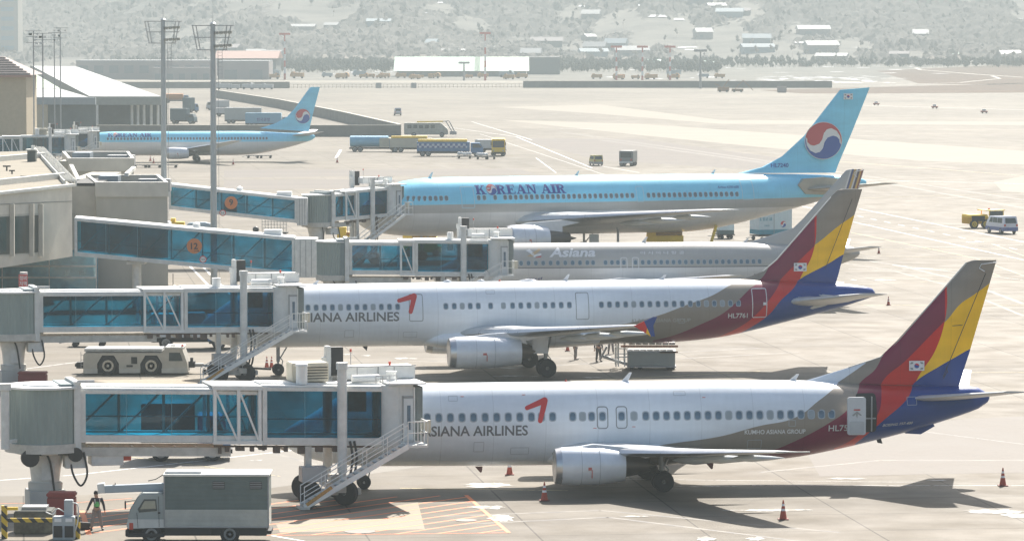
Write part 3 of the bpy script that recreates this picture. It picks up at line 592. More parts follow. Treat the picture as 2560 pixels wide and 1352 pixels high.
def stripe_livery():
    m = bpy.data.materials.new('striped_fin_livery'); m.use_nodes = True; N = m.node_tree.nodes; Lk = m.node_tree.links; b = N['Principled BSDF']
    tc = N.new('ShaderNodeTexCoord'); sp = N.new('ShaderNodeSeparateXYZ'); Lk.new(tc.outputs['Object'], sp.inputs[0])
    u = N.new('ShaderNodeMath'); u.operation = 'MULTIPLY_ADD'; Lk.new(sp.outputs['Z'], u.inputs[0]); u.inputs[1].default_value = -.30; Lk.new(sp.outputs['X'], u.inputs[2])
    mr = N.new('ShaderNodeMapRange'); Lk.new(u.outputs[0], mr.inputs[0]); mr.inputs[1].default_value = 30.75; mr.inputs[2].default_value = 32.05
    cr = N.new('ShaderNodeValToRGB'); cr.color_ramp.interpolation = 'CONSTANT'; e = cr.color_ramp.elements; e[0].color = (*T3, 1); e[0].position = 0; e[1].position = .10; e[1].color = (.62, .6, .58, 1)
    for c, q in seq[1:]: n = e.new(q); n.color = (*c, 1)
    Lk.new(mr.outputs[0], cr.inputs[0])
    gt = N.new('ShaderNodeMath'); gt.operation = 'GREATER_THAN'; Lk.new(sp.outputs['Z'], gt.inputs[0]); gt.inputs[1].default_value = 9.35
    x = N.new('ShaderNodeMix'); x.data_type = 'RGBA'; Lk.new(gt.outputs[0], x.inputs[0]); x.inputs[6].default_value = (*T3, 1); Lk.new(cr.outputs[0], x.inputs[7]); Lk.new(x.outputs[2], b.inputs['Base Color'])
    b.inputs['Roughness'].default_value = .35; return m
fin3 = finmesh(0, le, te, .5, .16).build('fin', stripe_livery(), A3, 50)
MB().tube([(q[0], -.12, q[1]) for q in (f3.at(2158, 425), f3.at(2137, 429), f3.at(2134, 436), f3.at(2141, 442))], .03).build('fin_tip_seam', LINEW, fin3)
wn = [(-1.4, 13.0, 20.4, 1.80, .85), (-4.8, 15.5, 20.2, 2.1, .5), (-9, 18.2, 21.4, 2.6, .33), (-13.4, 21.0, 22.9, 3.15, .17), (-14.3, 21.7, 23.1, 3.25, .06)]
w = wing(wn, WINGM, A3, lem=METAL); wing([(-y, a, b, c, d) for y, a, b, c, d in wn], WINGM, A3, lem=METAL)
sb = [(-.4, 30.6, 34.0, 4.12, .35), (-1, 31.0, 34.1, 4.2, .3), (-6.2, 34.2, 35.5, 4.95, .1)]
wing(sb, STABM, A3, 'stabiliser'); wing([(-y, a, b, c, d) for y, a, b, c, d in sb], STABM, A3, 'stabiliser')
for s_ in (-1, 1):
    engine(12.75, 4.83 * s_, 1.52, 3.35, .93, A3, CORE, NAC, 1.6, pylon_to=(16.6, 2.25)); gear(18.27, 2.6 * s_, .51, .42, 1.9, A3, 'main_gear', w=.33)
gear(4.0, 0, .34, .2, 1.4, A3, 'nose_gear', w=.18)
WB = mat('cabin_window_blue', (.10, .17, .23), .2, var=0)
xe = [f3.x(px, -1.88) for px in (1560, 1589)]
ws = [f3.x(1303 + i * 18.4, -1.88) for i in range(10)] + [f3.x(1483, -1.88), f3.x(1514, -1.88), f3.x(1530, -1.88), f3.x(1545, -1.88)] + xe + [f3.x(1607 + 15.4 * i, -1.88) for i in range(20)]
windows(fu1, ws, 3.60, .27, .34, A3, m=WB)
for x in xe: outline(fu1, x - .28, x + .28, 2.85, 4.0, .16, A3, LINEW, .05, 'overwing_exit')
outline(fu1, 4.9, 5.75, 2.55, 4.4, .15, A3)
LT3 = mat('white_lettering', (.76, .76, .76), .5, var=0)
a, b = f3.x(1374, -1.85), f3.x(1490, -1.85); letters(fu1, 'Asiana', a, 4.05, .72, A3, LT3, .03, .25, b - a)
a, b = f3.x(1602, -1.8), f3.x(1712, -1.8); letters(fu1, '아 시 아 나 항 공', a, 4.22, .24, A3, LT3, .01, 0, b - a)
a, b = f3.x(1318, -1.88), f3.x(1357, -1.88); letters(fu1, 'unicef', a, 2.25, .22, A3, mat('blue_lettering', (.05, .06, .25), .5, var=0), .01, 0, b - a)
a, b = f3.x(1887, -1.85), f3.x(1935, -1.85); letters(fu1, 'HL7508', a, 2.28, .33, A3, GREYTXT, .02, 0, b - a)
for pts, m in (([(1316, 627), (1326, 624), (1334, 632), (1340, 642), (1335, 643), (1327, 634)], LT3), ([(1318, 641), (1350, 622), (1354, 626), (1332, 642)], mat('amber_mark', (.5, .36, .2), .5, var=0)), ([(1336, 637), (1354, 634), (1354, 638), (1337, 641)], LT3), ([(1340, 643), (1354, 640), (1353, 643), (1338, 645)], REDM)):
    q = [f3.at(a, b, -1.7) for a, b in pts]; map2d(q, [tuple(range(len(q)))], on(fu1, .015), 'emblem', m, A3, .1, .3)
ant(17.0, 5.12, A3, h=.42); ant(25.3, 5.08, A3, h=.3)

# ---------------- blue wide-body
KBL = (.25, .72, .94); KGR = (.48, .47, .44); KWH = (.78, .77, .75)
YW4 = 19.0; a_ = R(YW4); pt = W(2174, 219, 400)
LEN4 = 53.6; o4 = Vector((pt.x - LEN4 * math.cos(a_), pt.y - LEN4 * math.sin(a_), 0)); f4 = Fr(o4, YW4)
A4 = thing('airliner', 'big sky blue wide-body airliner with a red and blue swirl on its fin', 'airliner', f4)
fu4 = Fus([(0, 4.48, 4.18, 0.08), (0.5, 5.28, 3.48, 0.8), (1.5, 6.08, 2.98, 1.5), (3, 7.08, 2.63, 2.2), (5, 7.73, 2.43, 2.6), (7.5, 7.98, 2.36, 2.8), (11, 8.03, 2.33, 2.82), (33, 8.03, 2.33, 2.82), (36, 8.03, 2.53, 2.8), (39, 8.0, 3.03, 2.65), (42, 7.96, 3.68, 2.35), (45, 7.9, 4.38, 1.9), (48, 7.8, 5.13, 1.4), (51, 7.63, 5.93, 0.85), (52.8, 7.38, 6.48, 0.45), (53.2, 7.18, 6.68, 0.25)])
g1 = f4.at(1100, 512, -2.8); g2 = f4.at(1900, 497, -2.6); k1 = (g2[1] - g1[1]) / (g2[0] - g1[0])
g3 = f4.at(1100, 533, -2.8); g4 = f4.at(1900, 519, -2.4); k2 = (g4[1] - g3[1]) / (g4[0] - g3[0])
LIV4 = livery('sky_blue_over_white', KBL, {}, [], splitz=[(g1[1] - k1 * g1[0], k1, KGR), (g3[1] - k2 * g3[0], k2, KWH)])
fu4.mesh().build('fuselage', LIV4, A4, 60)
LEp = [(1845, 433), (1905, 418), (1955, 391), (2010, 340), (2088, 240), (2100, 225)]; TEp = [(2088, 432), (2096, 410), (2108, 382), (2130, 330), (2168, 235), (2174, 219)]
fin4 = finmesh(0, [f4.at(*q) for q in LEp], [f4.at(*q) for q in TEp], .8, .25).build('fin', LIV4, A4, 50)
KR = mat('emblem_red', (.52, .07, .08), .4, var=0); KB = mat('emblem_blue', (.03, .09, .34), .4, var=0); KW = mat('emblem_white', (.75, .75, .74), .4, var=0)
c0 = f4.at(2058, 352, -.4); rr = (f4.at(2105, 352, -.4)[0] - f4.at(2011, 352, -.4)[0]) / 2
ez = (f4.at(2058, 305, -.4)[1] - f4.at(2058, 399, -.4)[1]) / 2
emblem(lambda x, z, l: (x, -.44 - .02 * l, c0[1] + (z - c0[1]) * ez / rr), c0[0], c0[1], rr, fin4, KR, KB, KW)
a, b = f4.at(2108, 249, -.25), f4.at(2131, 234, -.25); flag(a[0], b[0], a[1], b[1], -.36, fin4)
v, fs = text_mesh('HL7240', .42, .02, width=f4.x(1971, -.4, 415) - f4.x(1927, -.4, 415)); a = f4.at(1927, 419, -.4)
map2d([(p + a[0], q + a[1]) for p, q in v], fs, flat(-.44), 'lettering', KB, fin4, 5)
wn = [(-2.2, 15.2, 27.5, 3.7, 1.6), (-4, 16.5, 27.2, 3.9, 1.3), (-8, 19.2, 27.0, 4.25, .85), (-14, 23.0, 28.6, 4.8, .55), (-21.5, 27.8, 30.8, 5.45, .25), (-22.3, 28.6, 31.1, 5.5, .1)]
w = wing(wn, WINGM, A4, lem=METAL); fairings([(24.5, 29.2, -6.5, 3.6, .35), (25.4, 30.2, -10, 4.0, .32), (26.8, 30.8, -14.5, 4.5, .28)], WINGM, w)
w = wing([(-y, a, b, c, d) for y, a, b, c, d in wn], WINGM, A4, lem=METAL)
xe4 = f4.x(1266, -7.9, 575)
for s_ in (-1, 1):
    engine(xe4, 7.9 * s_, 2.35, 4.1, 1.38, A4, CORE, NAC, 3.0, pylon_to=(xe4 + 5.6, 4.0))
    g = gear(25.0, 4.8 * s_, .62, .5, 3.0, A4, 'main_gear', w=.42); wheel(26.4, 4.3 * s_, .62, .42, g); wheel(26.4, 5.3 * s_, .62, .42, g)
gear_door(f4.x(1473, -5.7, 590), f4.x(1497, -5.7, 590), -5.7, .9, 2.6, A4, WINGM)
gear(6.6, 0, .5, .3, 2.6, A4, 'nose_gear', w=.25)
sb = [(-1.2, 45.6, 50.6, 6.35, .6), (-2.0, 46.1, 50.7, 6.45, .5), (-8.1, 51.0, 53.2, 7.15, .15)]
GMET = mat('bare_tail_metal', (.42, .39, .33), .3, .4)
MB().prism([f4.at(a, b, -1.7) for a, b in ((1993, 463), (2008, 447), (2060, 443), (2130, 450), (2130, 466), (2055, 487), (2012, 485))], -1.95, -1.2).build('stabiliser_fairing', GMET, A4, bevel=.05)
wing(sb, GMET, A4, 'stabiliser'); wing([(-y, a, b, c, d) for y, a, b, c, d in sb], GMET, A4, 'stabiliser')
WG = mat('cabin_window_grey', (.14, .18, .20), .2, var=.2)
zwin = f4.at(1300, 491, -2.8)[1]
ws = [f4.x(1025 + i * 13.2, -2.8) for i in range(8)] + [f4.x(q, -2.8) for q in (1198, 1212, 1239)] + [f4.x(1264 + 13.25 * i, -2.8) for i in range(25)] + [f4.x(1622 + 13.0 * i, -2.8) for i in range(18)]
windows(fu4, [x for x in ws if x > 2], f4.at(1100, 496, -2.8)[1], .30, .42, A4, slope=0, m=WG)
for a, b, c_, d_ in ((1154, 1187, 467, 521), (1592, 1611, 466, 505), (1857, 1888, 450, 500)):
    p0, p1 = f4.at(a, d_, -2.75), f4.at(b, c_, -2.75); outline(fu4, p0[0], p1[0], p0[1], p1[1], .15, A4, mat('pale_outline', (.45, .66, .75), .5, var=0), .06)
zl = f4.at(1300, 485, -2.7)[1]; xl0, xl1 = f4.x(1192, -2.7), f4.x(1419, -2.7)
v, fs, wd, ox = serif_word('KOREAN AIR'); k = (xl1 - xl0) / wd; hh = .86
KTX = mat('violet_blue_lettering', (.03, .05, .30), .45, var=0)
map2d([(xl0 + a * k, zl + b * hh) for a, b in v], fs, on(fu4, .012), 'lettering', KTX, A4, .15)
emblem(lambda x, z, l: fu4.surf(x, z, .014 + .006 * l), xl0 + ox * k, zl + hh * .5, hh * .62, A4, KR, KB, KW)
a, b = f4.x(1795, -2.6), f4.x(1849, -2.6); letters(fu4, 'Airbus A300-600', a, f4.at(1820, 471, -2.6)[1], .24, A4, KTX, .01, .2, b - a)
ant(2 + f4.x(1020), 8.02, A4, h=.5); ant(f4.x(1435), 8.02, A4, h=.45); ant(f4.x(1775), 8.02, A4, h=.4)

# ---------------- far blue narrow-body
YW5 = 7.0
o5 = fit(YW5, ((493, 406, 0), (20.3, -2.8))); f5 = Fr(o5, YW5)
A5 = thing('airliner', 'small distant sky blue airliner with its nose behind a jet bridge at the far left', 'airliner', f5)
def stretch(fu, x0, d): return Fus([(s_[0] + (d if s_[0] > x0 else 0), *s_[1:]) for s_ in fu.st])
fu5 = stretch(fu1, 14, 5.3)
zz = f5.at(500, 355, -1.88)[1]
LIV5 = livery('sky_blue_over_white_far', KBL, {}, [], splitz=[(zz, 0, KWH)])
fu5.mesh().build('fuselage', LIV5, A5, 60)
LEp = [(650, 321), (690, 308), (718, 292), (738, 270), (774, 220), (779, 218)]; TEp = [(772, 329), (775, 316), (779, 300), (783, 282), (799, 221), (800, 218)]
fin5 = finmesh(0, [f5.at(*q) for q in LEp], [f5.at(*q) for q in TEp], .5, .2).build('fin', LIV5, A5, 50)
c0 = f5.at(757, 291, -.3); rr = (f5.at(776, 291, -.3)[0] - f5.at(739, 291, -.3)[0]) / 2; emblem(lambda x, z, l: (x, -.34 - .03 * l, z), c0[0], c0[1], rr, fin5, KR, KB, KW)
wn = [(-1.4, 16.0, 23.8, 1.80, .85), (-4.8, 18.3, 23.4, 2.3, .5), (-10, 21.4, 24.8, 3.0, .33), (-16, 25.2, 26.9, 3.9, .17), (-17, 25.9, 27.1, 4.0, .06)]
w = wing(wn, WINGM, A5, lem=METAL); wing([(-y, a, b, c, d) for y, a, b, c, d in wn], WINGM, A5, lem=METAL)
sb = [(-.4, 36.2, 39.3, 4.3, .35), (-1, 36.4, 39.4, 4.4, .3), (-7.0, 39.9, 41.3, 5.15, .1)]
wing(sb, STABM, A5, 'stabiliser'); wing([(-y, a, b, c, d) for y, a, b, c, d in sb], STABM, A5, 'stabiliser')
for s_ in (-1, 1):
    engine(15.2, 4.83 * s_, 1.6, 3.6, 1.0, A5, CORE, NAC, 1.4, pylon_to=(19, 2.3)); gear(20.3, 2.6 * s_, .56, .42, 2.0, A5, 'main_gear', w=.4)
gear(4.0, 0, .34, .2, 1.4, A5, 'nose_gear', w=.18)
ws = [f5.x(272 + 8.3 * i, -1.88) for i in range(16)] + [f5.x(423 + 7.9 * i, -1.88) for i in range(32)]
windows(fu5, ws, f5.at(400, 347, -1.88)[1], .30, .38, A5, m=WG)
a, b = f5.x(272, -1.85), f5.x(382, -1.85); v, fs, wd, ox = serif_word('KOREAN AIR'); k = (b - a) / wd; zl = f5.at(300, 343, -1.8)[1]
map2d([(a + p * k, zl + q * .65) for p, q in v], fs, on(fu5, .012), 'lettering', KTX, A5, .15)
emblem(lambda x, z, l: fu5.surf(x, z, .014 + .006 * l), a + ox * k, zl + .32, .42, A5, KR, KB, KW)
# ================================================================= GROUND
def ground_mat():
    m = bpy.data.materials.new('apron_concrete'); m.use_nodes = True; N = m.node_tree.nodes; Lk = m.node_tree.links; b = N['Principled BSDF']
    tc = N.new('ShaderNodeTexCoord'); mp = N.new('ShaderNodeMapping'); mp.inputs['Rotation'].default_value = (0, 0, R(-7)); Lk.new(tc.outputs['Object'], mp.inputs[0])
    def noise(s, st=(1, 1, 1), det=6, src=None):
        q = N.new('ShaderNodeMapping'); q.inputs['Scale'].default_value = st; Lk.new(mp.outputs[0], q.inputs[0])
        n = N.new('ShaderNodeTexNoise'); n.inputs['Scale'].default_value = s; n.inputs['Detail'].default_value = det; n.inputs['Roughness'].default_value = .6; Lk.new(q.outputs[0], n.inputs[0]); return n.outputs[0]
    def rng(x, a, b_, c, d):
        r = N.new('ShaderNodeMapRange'); Lk.new(x, r.inputs[0]); r.inputs[1].default_value = a; r.inputs[2].default_value = b_; r.inputs[3].default_value = c; r.inputs[4].default_value = d; return r.outputs[0]
    def mul(a, c):
        x = N.new('ShaderNodeMath'); x.operation = 'MULTIPLY'; Lk.new(a, x.inputs[0]); Lk.new(c, x.inputs[1]); return x.outputs[0]
    big = rng(noise(.02, (1, .55, 1)), .35, .65, .80, 1.15)
    streak = rng(noise(.05, (.25, 1.6, 1), 8), .3, .7, .88, 1.08)
    mid = rng(noise(.35, (.5, 1, 1), 8), .3, .7, .85, 1.10)
    fine = rng(noise(9, det=3), .3, .7, .95, 1.05)
    br = N.new('ShaderNodeTexBrick'); Lk.new(mp.outputs[0], br.inputs[0]); br.offset = 0; br.inputs['Scale'].default_value = 1
    br.inputs['Brick Width'].default_value = 7.5; br.inputs['Row Height'].default_value = 6.0; br.inputs['Mortar Size'].default_value = .05; br.inputs['Mortar Smooth'].default_value = .3
    br.inputs['Color1'].default_value = (.90, .90, .90, 1); br.inputs['Color2'].default_value = (1.05, 1.05, 1.05, 1); br.inputs['Mortar'].default_value = (.46, .46, .46, 1)
    v = mul(mul(big, streak), mul(mid, fine)); v = mul(v, br.outputs[0])
    cr = N.new('ShaderNodeValToRGB'); Lk.new(rng(noise(.012, (1, .8, 1), 4), .35, .65, 0, 1), cr.inputs[0])
    cr.color_ramp.elements[0].color = (.163, .142, .112, 1); cr.color_ramp.elements[1].color = (.203, .178, .142, 1)
    hs = N.new('ShaderNodeHueSaturation'); Lk.new(cr.outputs[0], hs.inputs['Color']); Lk.new(v, hs.inputs['Value'])
    # tar and oil stains
    st = rng(noise(.22, (.6, 1, 1), 5), .60, .74, 0, .45); st2 = rng(noise(1.7, (.6, 1, 1), 4), .66, .76, 0, .3)
    ad = N.new('ShaderNodeMath'); ad.operation = 'MAXIMUM'; Lk.new(st, ad.inputs[0]); Lk.new(st2, ad.inputs[1])
    mx = N.new('ShaderNodeMix'); mx.data_type = 'RGBA'; Lk.new(ad.outputs[0], mx.inputs[0]); Lk.new(hs.outputs[0], mx.inputs[6]); mx.inputs[7].default_value = (.095, .083, .07, 1)
    Lk.new(mx.outputs[2], b.inputs['Base Color']); Lk.new(rng(noise(.3), .3, .7, .55, .8), b.inputs['Roughness']); b.inputs['Specular IOR Level'].default_value = .12
    return m
GM = ground_mat()
g = MB().quad((-2500, -200, 0), (3800, -200, 0), (3800, 9000, 0), (-2500, 9000, 0)).build('ground', GM, smooth=0); tag(g, kind='structure')
def lay(b, pts, w, z=.004, dash=None):
    P = [G(*p) for p in pts]
    for a, c in zip(P, P[1:]):
        d = (c - a); L = d.length; d.normalize(); n = Vector((-d.y, d.x, 0)) * (w / 2); t = 0
        segs = [(0, L)] if not dash else [(k * (dash[0] + dash[1]), min(L, k * (dash[0] + dash[1]) + dash[0])) for k in range(int(L / (dash[0] + dash[1])) + 1)]
        for s0, s1 in segs:
            p, q = a + d * s0, a + d * s1; b.quad(*[(v.x, v.y, z) for v in (p - n, q - n, q + n, p + n)])
def marking(name, lines, m, z):
    b = MB()
    for L in lines: lay(b, L[0], L[1], z, L[2] if len(L) > 2 else None)
    return tag(b.build(name, m, smooth=0), kind='structure')
def worn(name, col, keep=.62, sc_=3.0):
    m = bpy.data.materials.new(name); m.use_nodes = True; N = m.node_tree.nodes; Lk = m.node_tree.links; b = N['Principled BSDF']; b.inputs['Roughness'].default_value = .7
    tc = N.new('ShaderNodeTexCoord'); n = N.new('ShaderNodeTexNoise'); n.inputs['Scale'].default_value = sc_; n.inputs['Detail'].default_value = 8; Lk.new(tc.outputs['Object'], n.inputs[0])
    r = N.new('ShaderNodeMapRange'); Lk.new(n.outputs[0], r.inputs[0]); r.inputs[1].default_value = keep - .06; r.inputs[2].default_value = keep + .06
    x = N.new('ShaderNodeMix'); x.data_type = 'RGBA'; Lk.new(r.outputs[0], x.inputs[0]); x.inputs[6].default_value = (*col, 1); x.inputs[7].default_value = (.18, .16, .13, 1); Lk.new(x.outputs[2], b.inputs['Base Color']); return m
MO, MW, MY = worn('orange_line_paint', (.78, .22, .08), .72), worn('white_line_paint', (.68, .68, .66), .60), worn('yellow_line_paint', (.60, .50, .26), .60)
# hatched safety area under the front bridge
poly = [G(*p) for p in ((1165, 1237), (1272, 1331), (640, 1338), (150, 1330), (150, 1290), (330, 1256))]
dA, dB = G(672, 1324), G(1190, 1251); dd = (dB - dA).normalized(); nn = Vector((-dd.y, dd.x, 0))
b = MB()
def clip(o_, d_):
    ts = []
    for i in range(len(poly)):
        p, q = poly[i], poly[(i + 1) % len(poly)]; e = q - p; den = d_.x * e.y - d_.y * e.x
        if abs(den) < 1e-9: continue
        t = ((p.x - o_.x) * e.y - (p.y - o_.y) * e.x) / den; u = ((p.x - o_.x) * d_.y - (p.y - o_.y) * d_.x) / den
        if 0 <= u <= 1: ts.append(t)
    return (min(ts), max(ts)) if len(ts) >= 2 else None
for k in range(-16, 22):
    o_ = dB + nn * (k * 1.32); c_ = clip(o_, dd)
    if c_ and c_[1] - c_[0] > .4:
        p, q = o_ + dd * c_[0], o_ + dd * c_[1]; n_ = nn * .085; b.quad(*[(v.x, v.y, .005) for v in (p - n_, q - n_, q + n_, p + n_)])
tag(b.build('orange_hatching', MO, smooth=0), kind='structure')
marking('orange_border', [([(1165, 1237), (1272, 1331)], .2), ([(1272, 1331), (640, 1338), (560, 1330)], .1), ([(205, 1275), (222, 1335)], .25), ([(0, 1258), (200, 1255), (330, 1245)], .08), ([(200, 965), (236, 953)], .1), ([(215, 972), (240, 960)], .1)], MO, .009)
b = MB()
for (x, y, w, h_) in ((0, 0, 0, 0),): pass
marking('white_lines', [([(0, 1200), (184, 1187), (521, 1149), (760, 1122)], .16), ([(0, 930), (208, 903)], .14), ([(466, 656), (520, 712)], .22), ([(500, 660), (575, 735)], .22), ([(680, 1338), (760, 1352)], .2),
    ([(2147, 522), (2560, 605)], .2), ([(2133, 555), (2560, 650)], .2), ([(2144, 540), (2560, 627)], .2, (3, 4)), ([(1976, 510), (2060, 527)], .25), ([(2000, 500), (2060, 512)], .2), ([(2030, 640), (2130, 648)], .12),
    ([(1880, 1213), (2560, 1213)], .10), ([(2210, 1066), (2560, 1110)], .05), ([(1360, 1195), (2300, 1205)], .06), ([(2120, 672), (2380, 672)], .12), ([(2230, 662), (2560, 700)], .12), ([(2415, 605), (2460, 605)], .5, (2, 2)), ([(2030, 690), (2140, 700)], .3, (1, 2)),
    ([(1400, 322), (1480, 322)], .6), ([(1060, 310), (1290, 342), (1480, 420)], .25), ([(1180, 305), (1330, 350)], .25), ([(840, 395), (852, 375)], .5), ([(1010, 540), (1050, 582)], .3), ([(985, 545), (1030, 590)], .3), ([(1340, 395), (1390, 432)], .2), ([(1500, 415), (1600, 432)], .2),
    ([(2080, 262), (2560, 275)], .8), ([(1980, 445), (2560, 460)], .3), ([(1200, 335), (1520, 440)], .12), ([(2250, 620), (2560, 612)], .1)], MW, .008)
marking('yellow_lines', [([(2063, 931), (2560, 931)], .14), ([(2150, 763), (2560, 763)], .14), ([(2125, 581), (2440, 646), (2560, 690)], .14), ([(2133, 496), (2560, 483)], .2), ([(700, 943), (1330, 960), (1900, 928)], .16), ([(1000, 1220), (1420, 1226)], .14), ([(2200, 640), (2560, 650)], .12),
    ([(2140, 624), (2500, 622)], .14), ([(1290, 438), (2000, 470)], .15), ([(2020, 398), (2560, 440)], .3), ([(950, 500), (1300, 505)], .14), ([(2410, 660), (2500, 690), (2400, 700), (2300, 705)], .12), ([(420, 575), (1000, 588)], .14), ([(2480, 610), (2560, 640)], .12), ([(0, 1100), (700, 1190)], .1)], MY, .012)
# lighter concrete bands and slabs
def patch(name, pts, m, z): tag(MB().quad(*[(v.x, v.y, z) for v in (G(*p) for p in pts)]).build(name, m, smooth=0), kind='structure')
CREAM = mat('cream_concrete', (.235, .207, .16), .8, var=.10, scale=.08, stretch=(.4, 1, 1)); TANC = mat('tan_concrete', (.285, .24, .175), .8, var=.1, scale=.4); DKC = mat('dark_asphalt_band', (.15, .13, .112), .85, var=.14, scale=.1, stretch=(.3, 1, 1))
patch('pavement', [(1250, 268), (1500, 262), (1800, 300), (2560, 305), (2560, 313), (1800, 310), (1500, 285)], CREAM, .003)
patch('pavement', [(1250, 300), (1600, 310), (2000, 338), (2560, 378), (2560, 412), (2300, 402), (1900, 368), (1600, 338)], CREAM, .0032)
patch('pavement', [(2484, 455), (2560, 440), (2560, 482), (2505, 478)], CREAM, .0034)
patch('pavement', [(1280, 345), (1600, 348), (1950, 395), (1890, 425), (1500, 400)], DKC, .0028)
patch('pavement', [(560, 425), (1300, 422), (1340, 436), (560, 444)], DKC, .0028)
patch('pavement', [(560, 450), (1000, 448), (1000, 470), (560, 474)], DKC, .0028)
patch('pavement', [(950, 1268), (1045, 1255), (1062, 1322), (700, 1330), (690, 1310)], TANC, .0030)
patch('pavement', [(232, 950), (560, 944), (640, 962), (330, 968)], TANC, .0030)
patch('pavement', [(1980, 1070), (2560, 1040), (2560, 1180), (2050, 1190)], mat('grey_concrete', (.165, .146, .125), .8, var=.12, scale=.3), .0026)
patch('pavement', [(0, 1100), (700, 1080), (1060, 1165), (600, 1230), (0, 1240)], mat('warm_grey_concrete', (.188, .17, .142), .8, var=.12, scale=.3), .0026)
TY_ = worn('tyre_rubber_marks', (.10, .09, .08), .50, .8)
marking('tyre_marks', [([(2080, 640), (2240, 662), (2400, 700), (2560, 760)], .5), ([(2070, 652), (2230, 676), (2380, 716), (2560, 790)], .35), ([(1900, 1180), (2200, 1150), (2560, 1150)], .3), ([(1100, 1290), (1500, 1275), (2100, 1330)], .3), ([(1150, 1310), (1520, 1292), (2000, 1352)], .3), ([(200, 1160), (600, 1110), (900, 1190)], .25), ([(760, 905), (1300, 900), (1900, 870)], .4), ([(760, 925), (1300, 918), (2000, 880)], .4), ([(500, 440), (1200, 452), (1800, 420)], .5), ([(1500, 350), (2000, 420), (2560, 520)], .6), ([(1400, 330), (1900, 400), (2560, 500)], .6)], TY_, .0036)
# whitish scraped blotches
bl = MB(); rnd = random.Random(3)
for px, py, w, h_ in ((1225, 1212, 1.4, 1.2), (1220, 1268, 1.0, .7), (1255, 1295, .7, 1.6), (1590, 1290, .8, .3), (1765, 1346, .5, .7), (1890, 1346, .5, .7), (1935, 1275, 2.3, .5), (2480, 1278, 1.7, 1.1), (2545, 1288, 1.0, .9), (2110, 1196, 1.2, .4), (2340, 1200, .6, .3), (1250, 920, 1.6, .3), (1290, 940, 2.0, .6), (1480, 944, 1.3, .4), (870, 886, .5, .5), (915, 889, .4, .4), (1010, 896, 1.0, .7), (1130, 880, 1.6, .3), (600, 676, 1.8, 1.2), (505, 668, 1.0, .5), (2300, 672, 2, .6), (640, 1150, .5, .3), (2080, 648, 2.5, .5), (2210, 700, 1.4, .8), (1300, 560, 2, .7), (1760, 1215, 1.8, .3)):
    c_ = G(px, py); n = 22; pts = [(c_.x + w * math.cos(2*math.pi*i/n) * rnd.uniform(.5, 1.1), c_.y + h_ * math.sin(2*math.pi*i/n) * rnd.uniform(.5, 1.1), .014) for i in range(n)]
    bl.v += pts; k = len(bl.v) - n; bl.f.append(tuple(range(k, k + n)))
tag(bl.build('pavement', worn('scraped_white', (.52, .52, .50), .50, 1.6), smooth=0), kind='structure')
for px, py, w in ((900, 1328, .7), (1165, 1300, .5), (860, 690, .9)):
    c_ = G(px, py); tag(MB().cyl((c_.x, c_.y, 0), (c_.x, c_.y, .018), w, n=20).build('manhole_cover', mat('manhole_iron', (.16, .14, .125), .6, .3), smooth=0), 'dark round cover set in the paving at %s' % ('the front of the hatched area' if px < 1000 and py > 1000 else 'the right end of the hatched area' if py > 1000 else 'the foot of the gate rotunda'), 'manhole cover')
# ================================================================= JET BRIDGES
FRM = mat('bridge_frame_paint', (.68, .68, .65), .45, var=.10, scale=2); FRD2 = mat('bridge_girder', (.56, .54, .49), .5, var=.14, scale=2.5); RFM = mat('bridge_roof_paint', (.78, .78, .75), .5, var=.10, scale=1)
RIB = mat('rotunda_shutter', (.27, .325, .305), .55, var=.10, scale=1.5, stretch=(1, 1, .2)); CBM = mat('cabin_panel', (.60, .62, .61), .45, var=.08); BELL = mat('canopy_fabric', (.27, .31, .31), .8, var=.1)
MUL = mat('thin_mullion', (.16, .34, .40), .6, var=0); IPM = mat('added_inner_panel_dark', (.14, .20, .22), .6, var=.3, scale=1.5); BRC = mat('inner_brace', (.22, .25, .26), .6, var=0); CRM = mat('cream_unit', (.62, .57, .45), .5, var=.08); REDBOX = mat('red_box', (.26, .035, .03), .6, var=.1)
GL = glass_mat('teal_glass', (.0, .44, .60), .008, .04, film=.0, filmcol=(.0, .13, .19))
GL2 = glass_mat('teal_glass_dark', (.0, .34, .48), .008, .04, film=.0)
CLEAR = glass_mat('clear_glass', (.55, .72, .74), .14, .02)
def hose(pts, r, p, name='cable', m=BLK):
    q = [Vector(a) for a in pts]; o = []
    for i in range(len(q) - 1):
        a, b, c, d = q[max(i - 1, 0)], q[i], q[i + 1], q[min(i + 2, len(q) - 1)]
        for k in range(6): t = k / 6; o.append(.5 * ((2 * b) + (c - a) * t + (2 * a - 5 * b + 4 * c - d) * t * t + (3 * b - a - 3 * c + d) * t ** 3))
    return MB().tube(o + [q[-1]], r, 8).build(name, m, p)
def rail(b, p, q, h=1.05, n=3, r=.022):
    p, q = Vector(p), Vector(q); u = Vector((0, 0, h))
    b.beam(p + u, q + u, r * 2); b.beam(p + u * .52, q + u * .52, r * 1.6)
    for i in range(n + 1): a = p.lerp(q, i / n); b.beam(a, a + u, r * 2)
